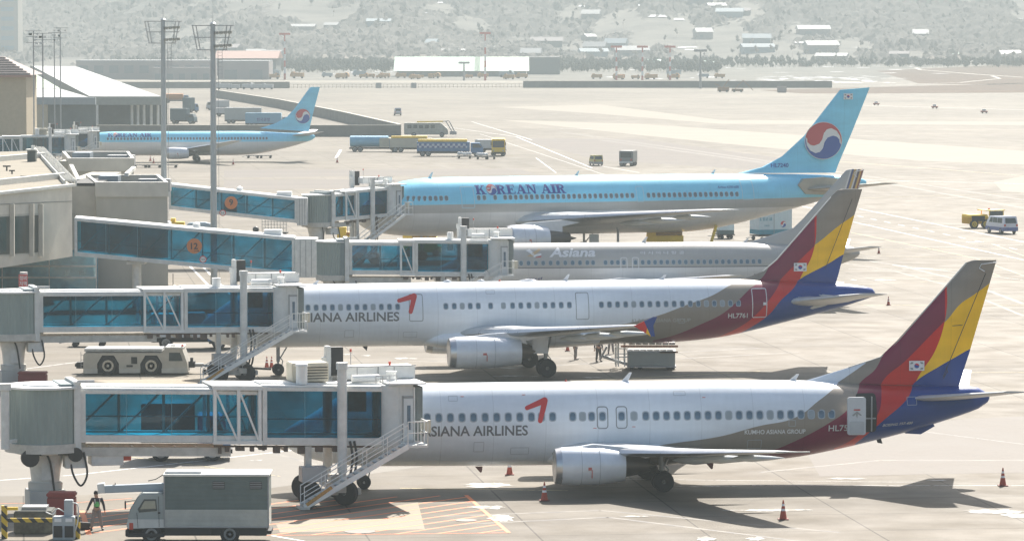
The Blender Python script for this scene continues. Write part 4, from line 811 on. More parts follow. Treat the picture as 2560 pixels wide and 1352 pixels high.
def section(p, x0, x1, Z, hw, hh, glass, mull, diag=True, name='tunnel', dense=1.9):
    """frame, roof, floor and glass of one tunnel section; Z(x,z) height"""
    F_ = lambda x, y, z: (x, y, Z(x, z))
    b = MB()
    for s in (-1, 1):
        y0, y1 = (s * hw - .09, s * hw + .09)
        b.box(x0, x1, y0, y1, -.28, .05, F_).box(x0, x1, y0, y1, hh - .16, hh + .02, F_)
        b.box(x0, x0 + .22, y0 - .012, y1 + .012, -.30, hh + .03, F_).box(x1 - .2, x1, y0 - .012, y1 + .012, -.30, hh + .03, F_)
    t = b.build(name, FRM, p, bevel=.012)
    MB().box(x0, x1, -hw - .02, hw + .02, hh + .024, hh + .10, F_).box(x0, x1, -hw * .55, hw * .55, hh + .103, hh + .17, F_).build('tunnel_roof', RFM, t, bevel=.01)
    MB().box(x0, x1, -hw + .1, hw - .1, -.22, -.04, F_).build('tunnel_floor', FRD2, t)
    for s in (-1, 1):
        y = s * (hw - .02)
        MB().quad(F_(x0 + .22, y, .05), F_(x1 - .2, y, .05), F_(x1 - .2, y, hh - .16), F_(x0 + .22, y, hh - .16)).build('glass_wall', glass, t, smooth=0)
    m = MB(); n = max(2, int((x1 - x0) / dense))
    for i in range(1, n):
        x = x0 + (x1 - x0) * i / n; m.beam(F_(x, -hw - .03, .05), F_(x, -hw - .03, hh - .16), .022)
    m.build('mullion', MUL, t)
    if diag:
        d = MB()
        for i in range(n):
            xa, xb = x0 + (x1 - x0) * i / n, x0 + (x1 - x0) * (i + 1) / n; y = hw - .15
            d.beam(F_(xa + .1, y, .05), F_(xb - .1, y, hh - .2), .10); d.beam(F_(xb, y, .02), F_(xb, y, hh - .16), .12)
        d.build('inner_brace', BRC, t)
    rn = random.Random(int(abs(x0 * 7 + x1) * 10)); ip = MB(); x = x0 + .6
    while x < x1 - 1.2:
        w_ = rn.uniform(.5, 1.7); y = hw - .45; z0 = rn.choice((.0, .6, .0, 1.1))
        if rn.random() < .12: ip.box(x, min(x + w_, x1 - .3), y, y + .05, z0, z0 + rn.uniform(.6, 1.5) if z0 < 1 else hh - .25, F_)  # random panels added to put dark patches behind the glass
        x += w_ + rn.uniform(.3, 1.5)
    ip.box(x0 + .25, x1 - .25, -hw + .25, -hw + .29, .88, .93, F_).build('added_inner_panel', IPM, t, smooth=0)
    return t
def rotunda(p, x, r, z0, z1, zc, sx=0, col=.62):
    n = 72; rings = []
    for z in (z0, z1):
        rings.append([(x + (r + (.06 if i % 2 else 0)) * math.cos(2*math.pi*i/n), (r + (.06 if i % 2 else 0)) * math.sin(2*math.pi*i/n), z) for i in range(n)])
    o = MB().loft(rings).build('rotunda', RIB, p, smooth=12)
    MB().cyl((x, 0, z1 + .002), (x, 0, z1 + .10), r + .16, n=48).cyl((x, 0, z1 + .10), (x, 0, z1 + .16), r * .6, n=30).build('rotunda_roof', RFM, o)
    MB().cyl((x, 0, z0 - .42), (x, 0, z0 - .002), r + .12, n=48).cyl((x, 0, z0 - .52), (x, 0, z0 - .42), r * .8, n=30).build('rotunda_floor_ring', FRD2, o)
    b = MB().lathe([(z0 - .52, col * 1.45), (z0 - 1.3, col * 1.15), (zc, col * 1.05)], (x, 0, 0), 'z', 20) if zc < z0 - 1.4 else MB().cyl((x, 0, z0 - .52), (x, 0, zc), col, n=20)
    b.build('column', FRM, p)
    return o
def jet_bridge(fr, label, L, xa, xb, zf, k, rr=1.6, wheels=True, stair=True, colbase=.0, dark=False, cart=True, rotp=True):
    A = thing('jet_bridge', label, 'jet bridge', fr, group='jet bridges')
    hw = 1.3; Z = lambda x, z: zf + z - k * x
    t1 = section(A, xb, -1.62, Z, hw, 2.40, GL2 if dark else GL2, FRM, diag=False)
    t2 = section(A, -L, xb + .0, lambda x, z: Z(x, z) + .08, hw - .16, 2.12, GL, FRM)
    b = MB()          # telescoping end truss
    F_ = lambda x, y, z: (x, y, Z(x, z))
    xm = (xa + xb) / 2
    xs = [xa, xm, xb - .12] if xb - xa > 1.6 else [xa, xb - .12]
    for s in (-1, 1):
        y = s * (hw + .02)
        b.beam(F_(xa - .1, y, -.18), F_(xb, y, -.18), .16); b.beam(F_(xa - .1, y, 2.36), F_(xb, y, 2.36), .18)
        for x in xs: b.beam(F_(x, y, -.18), F_(x, y, 2.36), .15)
        for a, c in zip(xs, xs[1:]): b.beam(F_(a + .05, y, 2.2), F_(c - .05, y, -.1), .09)
    b.box(xa - .1, xb, -hw - .05, hw + .05, 2.42, 2.48, F_); b.build('truss', RFM, A)
    # underslung girders, cable carrier
    g_ = MB().box(-L, xa + .8, -hw + .25, -hw + .45, -.86, -.45, F_).box(-L, xa + .8, hw - .45, hw - .25, -.86, -.45, F_)
    for i in range(int(L - 6)): g_.box(-L + .6 + i, -L + .68 + i, -hw + .28, hw - .28, -.60, -.52, F_)
    g_.build('girder', FRD2, A)
    cc = MB(); rn = random.Random(int(L * 10)); x = xa + .2
    cc.box(xa, -2.3, -hw + .15, -hw + .30, -.42, -.34, F_)
    while x < -4.2: w_ = rn.uniform(.12, .4); cc.box(x, x + w_, -hw + .1, -hw + .4, -.42 - rn.uniform(.1, .32), -.42, F_); x += w_ + rn.uniform(.1, .5)
    cc.build('cable_carrier', mat('rusty_dark_steel', (.12, .085, .07), .7, var=.3), A)
    # lift columns and bogie
    xc = -3.95
    for s in (-1, 1):
        c = MB().cyl((xc, s * (hw + .30), 1.55), (xc, s * (hw + .30), Z(xc, 3.3)), .23, n=20).cyl((xc, s * (hw + .30), Z(xc, 3.3)), (xc, s * (hw + .30), Z(xc, 3.62)), .28, n=20).cyl((xc, s * (hw + .30), .85), (xc, s * (hw + .30), 1.55), .16, n=16)
        c.build('lift_column', FRM, A)
    MB().box(xc - .1, xc + .12, hw + .0, hw + .62, Z(xc, 2.7), Z(xc, 4.15)).build('column_head', FRM, A, bevel=.02)
    MB().box(xc + .14, xc + .72, hw + .05, hw + .55, Z(xc, 2.75), Z(xc, 4.1)).build('dark_screen', BLK, A)
    bo = MB().box(xc - .35, xc + .35, -hw - .6, hw + .6, .62, .95).box(xc - 1.5, xc + .9, -hw - .35, -hw + .15, .5, .78).box(xc - .25, xc + .25, -.4, .4, .95, 1.3); bo = bo.build('bogie', FRD2, A, bevel=.02)
    if wheels:
        for x, y in ((xc - 1.55, -hw - .15), (xc + .15, -hw - .35), (xc - 1.2, hw + .1), (xc + .45, hw)):
            w = wheel(0, 0, .60, .42, bo); w.location = (x, y, 0); w.rotation_euler.z = R(-38)
    MB().box(xc - 1.95, xc - .75, -hw - .45, -hw + .35, 1.15, 1.85).build('control_box', mat('pale_steel_box', (.46, .44, .42), .5), A, bevel=.02)
    MB().box(xc - 1.7, xc - 1.4, -hw + .0, -hw + .3, 1.85, Z(xc, -.3)).build('strut', FRD2, A)
    for dx in (.42, .62): hose([(xc + dx, -hw - .1, Z(xc, -.1)), (xc + dx + .1, -hw - .2, Z(xc, -.9)), (xc + dx - .05, -hw - .2, 1.3), (xc + dx - .2, -hw, 1.0)], .06, A)
    # cabin
    c = MB().box(-1.62, -.5, -1.55, 2.0, Z(0, -.28), Z(0, 2.62)); c.lathe([(Z(0, -.28), .5), (Z(0, 2.60), .5)], (-1.5, -1.2, 0), 'z', 24)
    cab = c.build('cabin', CBM, A, bevel=.02)
    MB().box(-1.75, .05, -1.85, 2.2, Z(0, 2.64), Z(0, 2.72)).box(-.5, -.44, -1.62, 1.9, Z(0, -.2), Z(0, 2.5)).build('cabin_trim', RFM, cab)
    MB().box(-.98, -.52, -1.62, -1.56, Z(0, 0), Z(0, 1.98)).build('door', mat('cabin_door_grey', (.60, .63, .64), .4), cab, bevel=.01)
    MB().box(-.82, -.66, -1.645, -1.623, Z(0, .5), Z(0, 1.65)).build('door_window', WINM, cab)
    fr2 = MB().box(-1.05, -.98, -1.60, -1.555, Z(0, 0), Z(0, 2.1)).box(-1.05, -.45, -1.60, -1.553, Z(0, 1.99), Z(0, 2.08)).build('door_frame', STEEL, cab)
    bl_ = MB()
    for i in range(7): bl_.box(-.44 + .062 * i, -.40 + .062 * i, -1.45 + .02 * (i % 2), 2.2, Z(0, -.05 + .02 * (i % 2)), Z(0, 2.5 - .02 * (i % 2)))
    bl_.box(-.43, -.03, -1.40, 2.2, Z(0, -.03), Z(0, 2.45)); bl_.build('canopy', BELL, cab, smooth=0)
    top = MB().box(-3.4, .1, .55, 2.0, Z(0, 2.74), Z(0, 3.32)).build('roof_housing', RFM, cab, bevel=.03)
    MB().box(-3.5, .12, .45, .50, Z(0, 3.33), Z(0, 3.37)).box(-1.75, -1.70, .47, .52, Z(0, 2.74), Z(0, 3.32)).box(-2.75, -2.72, .52, .549, Z(0, 2.76), Z(0, 3.3)).box(-.95, -.92, .52, .549, Z(0, 2.76), Z(0, 3.3)).build('seam', STEEL, top)
    MB().cyl((-3.2, -.4, Z(0, 2.85)), (-1.9, -.4, Z(0, 2.85)), .19, n=14).build('roof_duct', RFM, cab)
    MB().cyl((-1.25, -.2, Z(0, 2.72)), (-1.25, -.2, Z(0, 3.1)), .22, n=16).cyl((-1.25, -.2, Z(0, 3.1)), (-1.25, -.2, Z(0, 3.16)), .26, n=16).build('vent', RFM, cab)
    MB().cyl((-2.9, 1.2, Z(0, 3.3)), (-2.9, 1.2, Z(0, 4.0)), .018).build('antenna_mast', STEEL, cab); MB().cyl((-2.9, 1.2, Z(0, 4.0)), (-2.9, 1.2, Z(0, 4.14)), .05).build('antenna_tip', ORG, cab)
    MB().cyl((-1.0, 1.2, Z(0, 3.32)), (-1.0, 1.2, Z(0, 3.5)), .06).build('warning_light', ORG, cab)
    MB().box(-.1, .25, -1.95, -1.7, Z(0, .35), Z(0, .95)).build('sensor_box', CRM, cab, bevel=.01)
    lb = MB(); rail(lb, (-2.3, -1.5, Z(0, 2.72)), (-1.3, -1.5, Z(0, 2.72)), .35, 3); lb.build('ladder_rail', FRM, cab)
    if cart:
        a = MB().box(-6.1, -4.35, -.5, .9, Z(-5, 2.62), Z(-5, 3.5)).build('air_conditioner', CRM, A, bevel=.04)
        lv = MB()
        for i in range(5): lv.box(-5.6, -4.40, -.53, -.51, Z(-5, 2.75 + .13 * i), Z(-5, 2.79 + .13 * i))
        lv.build('louvre', BLK, a); MB().cyl((-5.72, -.85, Z(-5, 2.55)), (-5.72, -.85, Z(-5, 3.4)), .27, n=18).lathe([(Z(-5, 3.4), .31), (Z(-5, 3.5), .29), (Z(-5, 3.53), .01)], (-5.72, -.85, 0), 'z', 18).build('vent_stack', RFM, A)
    # platform and stair
    y0, y1 = -2.95, -2.1; zt = Z(0, -.1)
    pl = MB().box(-1.15, -.12, -2.98, -1.57, zt - .12, zt).build('landing', FRM, A)
    rb = MB(); rail(rb, (-.15, -1.6, zt), (-.15, -2.95, zt), 1.1, 2); rail(rb, (-.15, -2.95, zt), (-1.1, -2.95, zt), 1.1, 2); rb.build('handrail', RFM, pl)
    if stair:
        p0, p1 = Vector((-1.1, 0, zt - .05)), Vector((-1.1 - zt * 1.72, 0, .12)); n = 16
        s = MB()
        for y in (y0, y1): s.beam(p0 + Vector((0, y, 0)), p1 + Vector((0, y, 0)), .07, .24)
        st = s.build('stair', RFM, A); tr = MB()
        for i in range(n): q = p0.lerp(p1, (i + .5) / n); tr.box(q.x - .13, q.x + .13, y0 + .04, y1 - .04, q.z - .02, q.z + .02)
        tr.build('tread', STEEL, st); hb = MB(); u = Vector((0, 0, 1)); 
        for y in (y0, y1):
            v = Vector((0, y, 0)); hb.beam(p0 + v + u * 1.0, p1 + v + u * .95, .045); hb.beam(p0 + v + u * .55, p1 + v + u * .5, .035)
            for i in range(6): q = p0.lerp(p1, i / 5) + v; hb.beam(q, q + u * .98, .035)
        hb.build('handrail', RFM, st); MB().box(p1.x - .2, p1.x + .25, y0 - .05, y1 + .05, .02, .14).build('stair_foot', FRD2, st)
        for y in (y0 + .1, y1 - .1): MB().cyl((p1.x + .3, y - .05, .12), (p1.x + .3, y + .05, .12), .12, n=14).build('castor', RUBBER, st)
        MB().beam(p1 + Vector((.1, y0 - .04, .12)), p1 + Vector((1.3, y0 - .04, .92)), .02, .16).build('stair_warning_stripe', mat('striped_amber', (.55, .28, .06), .6, var=.4, scale=9), st)
    if rotp:
        xr = -L - rr * .85; ro = rotunda(A, xr, rr, Z(xr, -.28), Z(xr, 2.25), 1.35 if wheels else 0.0)
        MB().box(-L - .35, -L - .02, -hw - .12, hw + .12, Z(-L, -.75), Z(-L, 2.62)).build('portal_frame', FRM, A, bevel=.02)
        MB().box(-L - .95, -L - .36, -hw + .02, hw - .02, Z(-L, -.3), Z(-L, 2.5)).build('rolling_shutter_box', mat('portal_dark_panel', (.16, .21, .22), .5), A)
        MB().box(-L - .2, -L + .6, -hw - .2, -hw - .1, Z(-L, 2.56), Z(-L, 2.7)).build('cable_tray', RFM, A)
        zb = Z(xr, -.5); MB().box(xr + .75, xr + 1.75, -1.2, -.35, zb - .95, zb - .35).build('bracket', FRM, A, bevel=.03)
        hose([(xr + 1.6, -1.25, zb - .2), (xr + 1.75, -1.3, zb - 1.2), (xr + 1.45, -1.3, zb - 1.75), (xr + 1.1, -1.25, zb - 1.2), (xr + 1.0, -1.1, zb - .5)], .05, A)
        hose([(xr - .2, -1.1, zb - .1), (xr + .1, -.9, zb - .7), (xr + .3, -.72, zb - 2)], .05, A)
        if wheels: MB().box(xr - .85, xr + .85, -.85, .85, 0, 1.0).cyl((xr, 0, 1.0), (xr, 0, 1.36), .8, n=20).build('column_base', mat('concrete_plinth', (.52, .51, .47), .8), A, bevel=.03)
        MB().box(xr - .3, xr + .3, -.78, -.70, 1.5, 2.3).build('access_panel', FRM, A)
    return A
def local(frp, x, y, z=0): return frp.m @ Vector((x, y, z))
def bfr(px, dpt, yaw): p = W(px, 1000, dpt); return Fr((p.x, p.y, 0), yaw)
fb1 = bfr(1040, 189.2, 15)
BR1 = jet_bridge(fb1, 'nearest jet bridge with dark teal glass and an open stair, docked to the front airliner', 16.2, -9.95, -7.7, 2.98, .03, rr=1.75)
xp = fb1.x(12, -1.9, 1000); zp0 = fb1.at(12, 1122, -1.9)[1]; zp1 = fb1.at(12, 958, -1.9)[1]
MB().cyl((xp, -1.9, zp0), (xp, -1.9, zp1 - .3), .2, n=16).box(xp - .26, xp + .26, -2.15, -1.65, zp1 - .3, zp1).beam((xp, -1.9, zp0 + .3), (xp + .6, -1.2, zp0 + .3), .15).build('vent_pipe', FRM, BR1)
xr1 = -16.2 - 1.75 * .85; zz1 = fb1.at(60, 1165, -1.2)[1]
MB().box(xr1 + 2.0, xr1 + 3.5, -1.0, .2, zz1 - .1, zz1 + .6).build('equipment_box', FRM, BR1, bevel=.03); MB().cyl((xr1 + 3.52, -.6, zz1 + .2), (xr1 + 3.9, -.6, zz1 + .2), .13, n=12).build('red_socket', ORG, BR1); MB().cyl((xr1 + 1.2, -1.5, zz1 + .5), (xr1 + 1.2, -1.2, zz1 + .5), .33, n=18).cyl((xr1 - .9, -1.5, zz1 + .4), (xr1 - .9, -1.2, zz1 + .4), .42, n=18).beam((xr1 - 1.2, -1.3, zz1 + .5), (xr1 + 1.5, -1.3, zz1 + .55), .08).build('hose_reel', BLK, BR1)
fb2 = bfr(750, 254.2, 15)
BR2 = jet_bridge(fb2, 'second jet bridge from the front, passing over the grey tow tractor', 16.8, -10.2, -7.7, 3.42, .012, rr=1.75, cart=False)
MB().cyl((-5.5, -.6, 5.9), (-5.5, -.6, 6.6), .28, n=16).build('vent_stack', RFM, BR2)
fb3 = bfr(1280, 312.0, 6)
BR3 = jet_bridge(fb3, 'gate 12 jet bridge with hazy teal glass docked to the taupe airliner', 12.8, -8.8, -7.7, 3.35, .012, rr=1.3, cart=False)
MB().cyl((-4.9, -.6, 5.1), (-4.9, -.6, 6.5), .25, n=16).build('vent_stack', RFM, BR3)
fb4 = bfr(988, 383, 40)
BR4 = jet_bridge(fb4, 'gate 9 jet bridge angled up to the big blue airliner', 8.3, -6.9, -5.6, 4.8, -.045, rr=1.3, cart=False)
# fixed walkways
NUM = mat('orange_disc', (.62, .19, .05), .5, var=.05); NB = mat('number_black', (.03, .02, .02), .5, var=0)
def walkway(label, d, L_, R_, gate, disc, small, cols, sc_):
    """L_,R_ = (px, y_top, y_bottom) on the near face"""
    fr = Fr(W(L_[0], 1000, d).xy.to_3d()); A = thing('fixed_walkway', label, 'walkway', Fr((fr.o.x, d, 0)))
    fr = Fr((fr.o.x, d, 0)); x0, zt0 = fr.at(L_[0], L_[1]); _, zb0 = fr.at(L_[0], L_[2]); x1, zt1 = fr.at(R_[0], R_[1]); _, zb1 = fr.at(R_[0], R_[2])
    hh = (zt0 - zb0 + zt1 - zb1) / 2 - .4; k = (zb1 - zb0) / (x1 - x0)
    A.location.y = d + 1.3
    section(A, x0, x1, lambda x, z: zb0 + .3 + z + k * (x - x0), 1.3, hh, GL, FRM, diag=True, dense=2.3)
    cx, cz = fr.at(*disc[:2]); r = disc[2] / sc_
    MB().cyl((cx, -1.36, cz), (cx, -1.40, cz), r, n=36).build('gate_sign', NUM, A)
    v, f = text_mesh(gate, r * (1.0 if len(gate) == 1 else .85), .03); w = max(a for a, b in v); map2d([(a + cx - w/2, b + cz - r*.42) for a, b in v], f, flat(-1.412), 'lettering', NB, A, 5)
    if len(gate) > 1: v, f = text_mesh('DOM.', r * .2, .02); w = max(a for a, b in v); map2d([(a + cx, b + cz - r*.72) for a, b in v], f, flat(-1.412), 'lettering', NB, A, 5)
    sx, sz = fr.at(*small[:2]); rs = small[2] / sc_
    MB().cyl((sx, -1.42, sz), (sx, -1.45, sz), rs, n=28).build('round_sign', REDM, A); MB().cyl((sx, -1.451, sz), (sx, -1.47, sz), rs*.75, n=28).build('sign_face', FW, A)
    v, f = text_mesh('3.5', rs*.6, .02); w = max(a for a, b in v); map2d([(a + sx - w/2, b + sz - rs*.3) for a, b in v], f, flat(-1.48), 'lettering', NB, A, 5)
    for px, w in cols: x = fr.x(px); MB().cyl((x, 0, 0), (x, 0, zb0 + k * (x - x0) - .25), w, n=20).box(x - w*2, x + w*2, -.9, .9, zb0 + k*(x-x0) - .25, zb0 + k*(x-x0) - .02).build('column', FRM, A)
    for px, kind in ((L_[0] * .45 + R_[0] * .55, 0), (L_[0] * .1 + R_[0] * .9, 1)):
        x = fr.x(px); z = zb0 + .3 + hh + .17 + k * (x - x0)
        (MB().lathe([(z - .05, .32), (z + .25, .30), (z + .42, .01)], (x, 0, 0), 'z', 20) if kind == 0 else MB().box(x - .7, x + .7, -.5, .5, z - .1, z + .35)).build('roof_unit', RFM, A)
    return A, fr, (x1, zb1, zt1)
WK3, fw3, e3 = walkway('long sloping teal glass walkway marked 12, in front of the beige tower', 318.5, (186, 546, 640), (736, 592, 690), '12', (486, 615, 19), (508, 648, 9), [(338, .36)], 31.4)
WK4, fw4, e4 = walkway('hazier teal glass walkway marked 9, behind the light masts', 374, (421, 461, 523), (742, 494, 558), '9', (578, 507, 16), (557, 532, 8), [], 26.7)
for fr, A, px0, px1, yt, yb in ((fw3, WK3, 736, 792, 597, 694), (fw4, WK4, 742, 768, 495, 564)):
    xa_, zt = fr.at(px0, yt); xb_, zb = fr.at(px1, yb); MB().box(xa_ + .02, xb_, -1.45, 1.45, zb, zt).build('end_portal', FRM, A, bevel=.03)
    m = MB(); 
    for i in (1, 2, 3): x = xa_ + (xb_ - xa_) * i / 4; m.box(x, x + .05, -1.48, -1.451, zb + .1, zt - .1)
    m.build('panel_joint', STEEL, A)
# guard rails, power cabinet and red chocks box by the front column
xr = -15.9 - 1.75 * .85
def gpt(px, py): return G(px, py)
YB = bpy.data.materials.new('yellow_black_guard'); YB.use_nodes = True; N = YB.node_tree.nodes; tc = N.new('ShaderNodeTexCoord'); sp = N.new('ShaderNodeSeparateXYZ'); YB.node_tree.links.new(tc.outputs['Object'], sp.inputs[0])
ad = N.new('ShaderNodeMath'); ad.operation = 'ADD'; YB.node_tree.links.new(sp.outputs['X'], ad.inputs[0]); YB.node_tree.links.new(sp.outputs['Z'], ad.inputs[1])
fm = N.new('ShaderNodeMath'); fm.operation = 'PINGPONG'; YB.node_tree.links.new(ad.outputs[0], fm.inputs[0]); fm.inputs[1].default_value = .26
gt = N.new('ShaderNodeMath'); gt.operation = 'GREATER_THAN'; YB.node_tree.links.new(fm.outputs[0], gt.inputs[0]); gt.inputs[1].default_value = .12
mx = N.new('ShaderNodeMix'); mx.data_type = 'RGBA'; YB.node_tree.links.new(gt.outputs[0], mx.inputs[0]); mx.inputs[6].default_value = (.02, .02, .02, 1); mx.inputs[7].default_value = (.62, .42, .03, 1); YB.node_tree.links.new(mx.outputs[2], N['Principled BSDF'].inputs['Base Color'])
fg = Fr(G(100, 1345)); GD = thing('guard_rail', 'yellow and black striped guard rail round the foot of the nearest bridge column', 'guard rail', fg)
def gx(px): return fg.x(px, 0, 1300)
b = MB()
for px, zz in ((11, 1.45), (193, 1.0), (140, .55)): x = gx(px); b.box(x - .12, x + .12, -.12, .12, 0, zz)
b.box(gx(11) + .13, gx(193) - .13, -.07, .07, .72, .90); b.build('rail', YB, GD, smooth=0)
MB().box(gx(11) + .13, gx(45), -.06, .06, 1.25, 1.38).box(gx(0), gx(4), .5, .7, 0, 1.1).build('yellow_handle', YEL, GD)
PC = thing('power_cabinet', 'small pale power cabinet with two dark panels at the striped guard rail', 'cabinet', Fr(G(158, 1350)))
MB().box(-.48, .48, .15, .7, 0, 1.02).build('body', mat('cabinet_pale_blue', (.42, .46, .48), .5), PC, bevel=.03)
for s in (-.43, .05): MB().box(s, s + .38, .11, .148, .12, .62).build('dark_panel', BLK, PC); MB().box(s + .04, s + .34, .11, .148, .80, .95).build('gauge', FW, PC)
MB().box(.0, .38, .4, .8, 1.02, 1.72).build('upper_box', mat('cabinet_pale_blue', (0, 0, 0)), PC, bevel=.02)
hose([(.38, .5, 1.6), (.6, .4, 1.5), (.62, .35, .9), (.5, .3, .4)], .03, PC, 'cable', FRM); hose([(0, .5, 1.2), (-.3, .4, 1.35), (-.5, .4, 1.1), (-.8, .4, 1.2)], .025, PC, 'cable', FRM)
PL = thing('plinth', 'dark weathered plinth around the foot of the nearest bridge column', 'plinth', Fr(G(82, 1335)))
MB().box(-.85, .85, .1, 1.7, 0, 1.02).build('block', mat('weathered_plinth', (.11, .115, .10), .85, var=.35, scale=3), PL, bevel=.05); MB().box(-.55, .55, .5, 1.5, 1.02, 1.16).build('top_plate', STEEL, PL)
def redbox(px, py, w, h_, label):
    t = thing('storage_box', label, 'storage box', Fr(G(px, py)), group='dark red boxes behind the bridge columns')
    MB().box(-w/2, w/2, 0, .9, .04, h_ * .85).build('body', REDBOX, t, bevel=.05); MB().box(-w/2 - .03, w/2 + .03, -.03, .93, h_ * .855, h_).build('lid', REDBOX, t, bevel=.05); MB().box(-w/2 + .1, w/2 - .1, .1, .8, 0, .038).build('skid', BLK, t)
redbox(152, 1306, 1.25, 1.35, 'dark red box standing behind the nearest bridge column'); redbox(80, 972, 1.75, 1.05, 'dark red box behind the second bridge column')
# ================================================================= TERMINAL, MASTS
BEI = mat('beige_precast', (.58, .545, .47), .8, var=.09, scale=.5); BEI2 = mat('grey_beige_precast', (.46, .44, .38), .8, var=.10, scale=.4, stretch=(1, 1, .3)); ROOFG = mat('roof_gravel', (.26, .23, .175), .9, var=.22, scale=.5, stretch=(.3, 1, 1)); PAR = mat('parapet_cap', (.66, .65, .60), .6, var=.08)
WGL = mat('dark_green_glass', (.035, .055, .05), .12, var=.4, scale=.25); JNT = mat('joint_grey', (.19, .19, .18), .8, var=0)
TG = glass_mat('hall_glass', (.18, .42, .50), .30, .03, film=.55, filmcol=(.20, .46, .56))
# ---- main building: facade runs away from the camera
TM = thing('terminal_building', 'beige terminal building with a flat roof and dark windows at the left edge', 'building')
c0 = W(180, 466, 327); c1 = W(-260, 470, 291); HT = c0.z; e_ = (c1.xy - c0.xy).normalized(); back = Vector((-.145, .989, 0))
C0, C1 = Vector((c0.x, c0.y, 0)), Vector((c1.x, c1.y, 0)); CB = C0 + back * 95; CB2 = C1 + back * 95
def hz_(P, z): return (P.x, P.y, z)
zb = G(180, 641, 0); 
def hgt(px, py, P): return W(px, py, P.y).z
ZL = hgt(180, 641, C0)
def wallq(b, A_, B_, z0, z1, off=0):
    d = (B_ - A_).normalized(); n = Vector((d.y, -d.x, 0)) * off
    if n.y > 0: n = -n
    b.quad(hz_(A_ + n, z0), hz_(B_ + n, z0), hz_(B_ + n, z1), hz_(A_ + n, z1)); return n
b = MB()
CB2 = CB2 + Vector((-25, 0, 0)); CX1 = C1 + Vector((-25, 0, 0)); poly_ = [C0, C1, CX1, CB2, CB]
b.prism([(p.x, p.y) for p in poly_], ZL, HT, ax='z'); b.build('wall', BEI, TM, smooth=0)
inn = lambda t: C0.lerp(C1, t)
rf = MB().prism([(p.x, p.y) for p in (C0 + Vector((-.5, .8, 0)), C1 + Vector((-.5, .8, 0)), CX1, CB2, CB + Vector((-.5, 0, 0)))], HT + .01, HT + .05, ax='z').build('roof', ROOFG, TM, smooth=0)
pm = MB().beam(hz_(C0 + Vector((.05, .2, 0)), HT + .10), hz_(C1 + Vector((0, .2, 0)), HT + .10), .5, .22)
for t in (.17, .77): q0, q1 = C0 + back * 95 * t, C1 + back * 95 * t; pm.beam(hz_(q0, HT + .28), hz_(q1, HT + .28), .5, .55)
pm.build('parapet', PAR, TM, smooth=0)
# joint lines and windows
d_ = (C1 - C0).normalized(); L01 = (C1 - C0).length
def fac(px, py, off=.02):      # point on the facade plane
    r_ = ray(px, py); n = Vector((d_.y, -d_.x, 0)); 
    t = (C0 - CAMP).dot(n) / r_.dot(n); p = CAMP + r_ * t
    s_ = -1 if n.dot(CAMP - C0) < 0 else 1
    return p + n * off * s_
jb = MB()
for a, c_ in (((180, 503), (0, 511)),): jb.beam(fac(*a), fac(*c_), .05)
jb.build('joint', JNT, TM, smooth=0)
for a, c_, t0, t1, b0, b1 in ((-60, -28, 545, 543, 640, 638), (-22, 24, 543, 541, 638, 635), (30, 72, 541, 539, 635, 632), (78, 95, 539, 538, 632, 630)):
    f_ = MB().quad(fac(a - 3, t0 - 5, .01), fac(c_ + 3, t1 - 5, .01), fac(c_ + 3, b1 + 4, .01), fac(a - 3, b0 + 4, .01)).build('window', BEI2, TM, smooth=0)
    MB().quad(fac(a, t0, .03), fac(c_, t1, .03), fac(c_, b1, .03), fac(a, b0, .03)).build('pane', WGL, f_, smooth=0)
for px in (26, 75, 98):
    MB().beam(fac(px, 510, .15), fac(px, 640, .15), .35, .35).build('mullion', BEI, TM, smooth=0)
# ground floor hall under the overhang
gh = MB(); 
P0 = W(241, 700, 333); P0.z = 0; g0, g1 = P0, Vector((W(-700, 700, 333).x, 333.0, 0))
hall = MB().quad(hz_(g0, 0), hz_(g1, 0), hz_(g1, ZL), hz_(g0, ZL)).build('hall_glass', TG, TM, smooth=0)
hm_ = MB()
for i in range(9): q = g0.lerp(g1, i / 8); hm_.beam(hz_(q, 0), hz_(q, ZL), .08)
for z in (1.6, 2.55): hm_.beam(hz_(g0, z), hz_(g1, z), .14)
hm_.build('hall_mullion', FRM, TM, smooth=0)
MB().prism([(p.x, p.y) for p in (g0 + Vector((-.3, 4, 0)), g1 + Vector((0, 4, 0)), g1 + Vector((0, 4.3, 0)), g0 + Vector((-.3, 4.3, 0)))], 0, ZL - .02, ax='z').build('inner_wall', mat('inner_wall_blue', (.16, .34, .42), .7, var=.6, scale=.4), TM, smooth=0)
for px in (59,):
    p = W(px, 690, 306); MB().cyl((p.x, p.y, 0), (p.x, p.y, ZL), .30, n=18).build('pilotis', FRM, TM)
    s = MB().box(p.x - .34, p.x + .34, p.y - .36, p.y - .32, W(px, 727, 306).z, W(px, 685, 306).z).build('red_sign', mat('sign_red', (.62, .10, .10), .5, var=.05), TM)
    for i, t in enumerate(('정비', '지역', '금지')):
        v, f = text_mesh(t, .34, .02, width=.56); map2d([(a + p.x - .28, b + W(px, 686, 306).z - .42 * (i + 1)) for a, b in v], f, flat(p.y - .375), 'lettering', FW, s, 5)
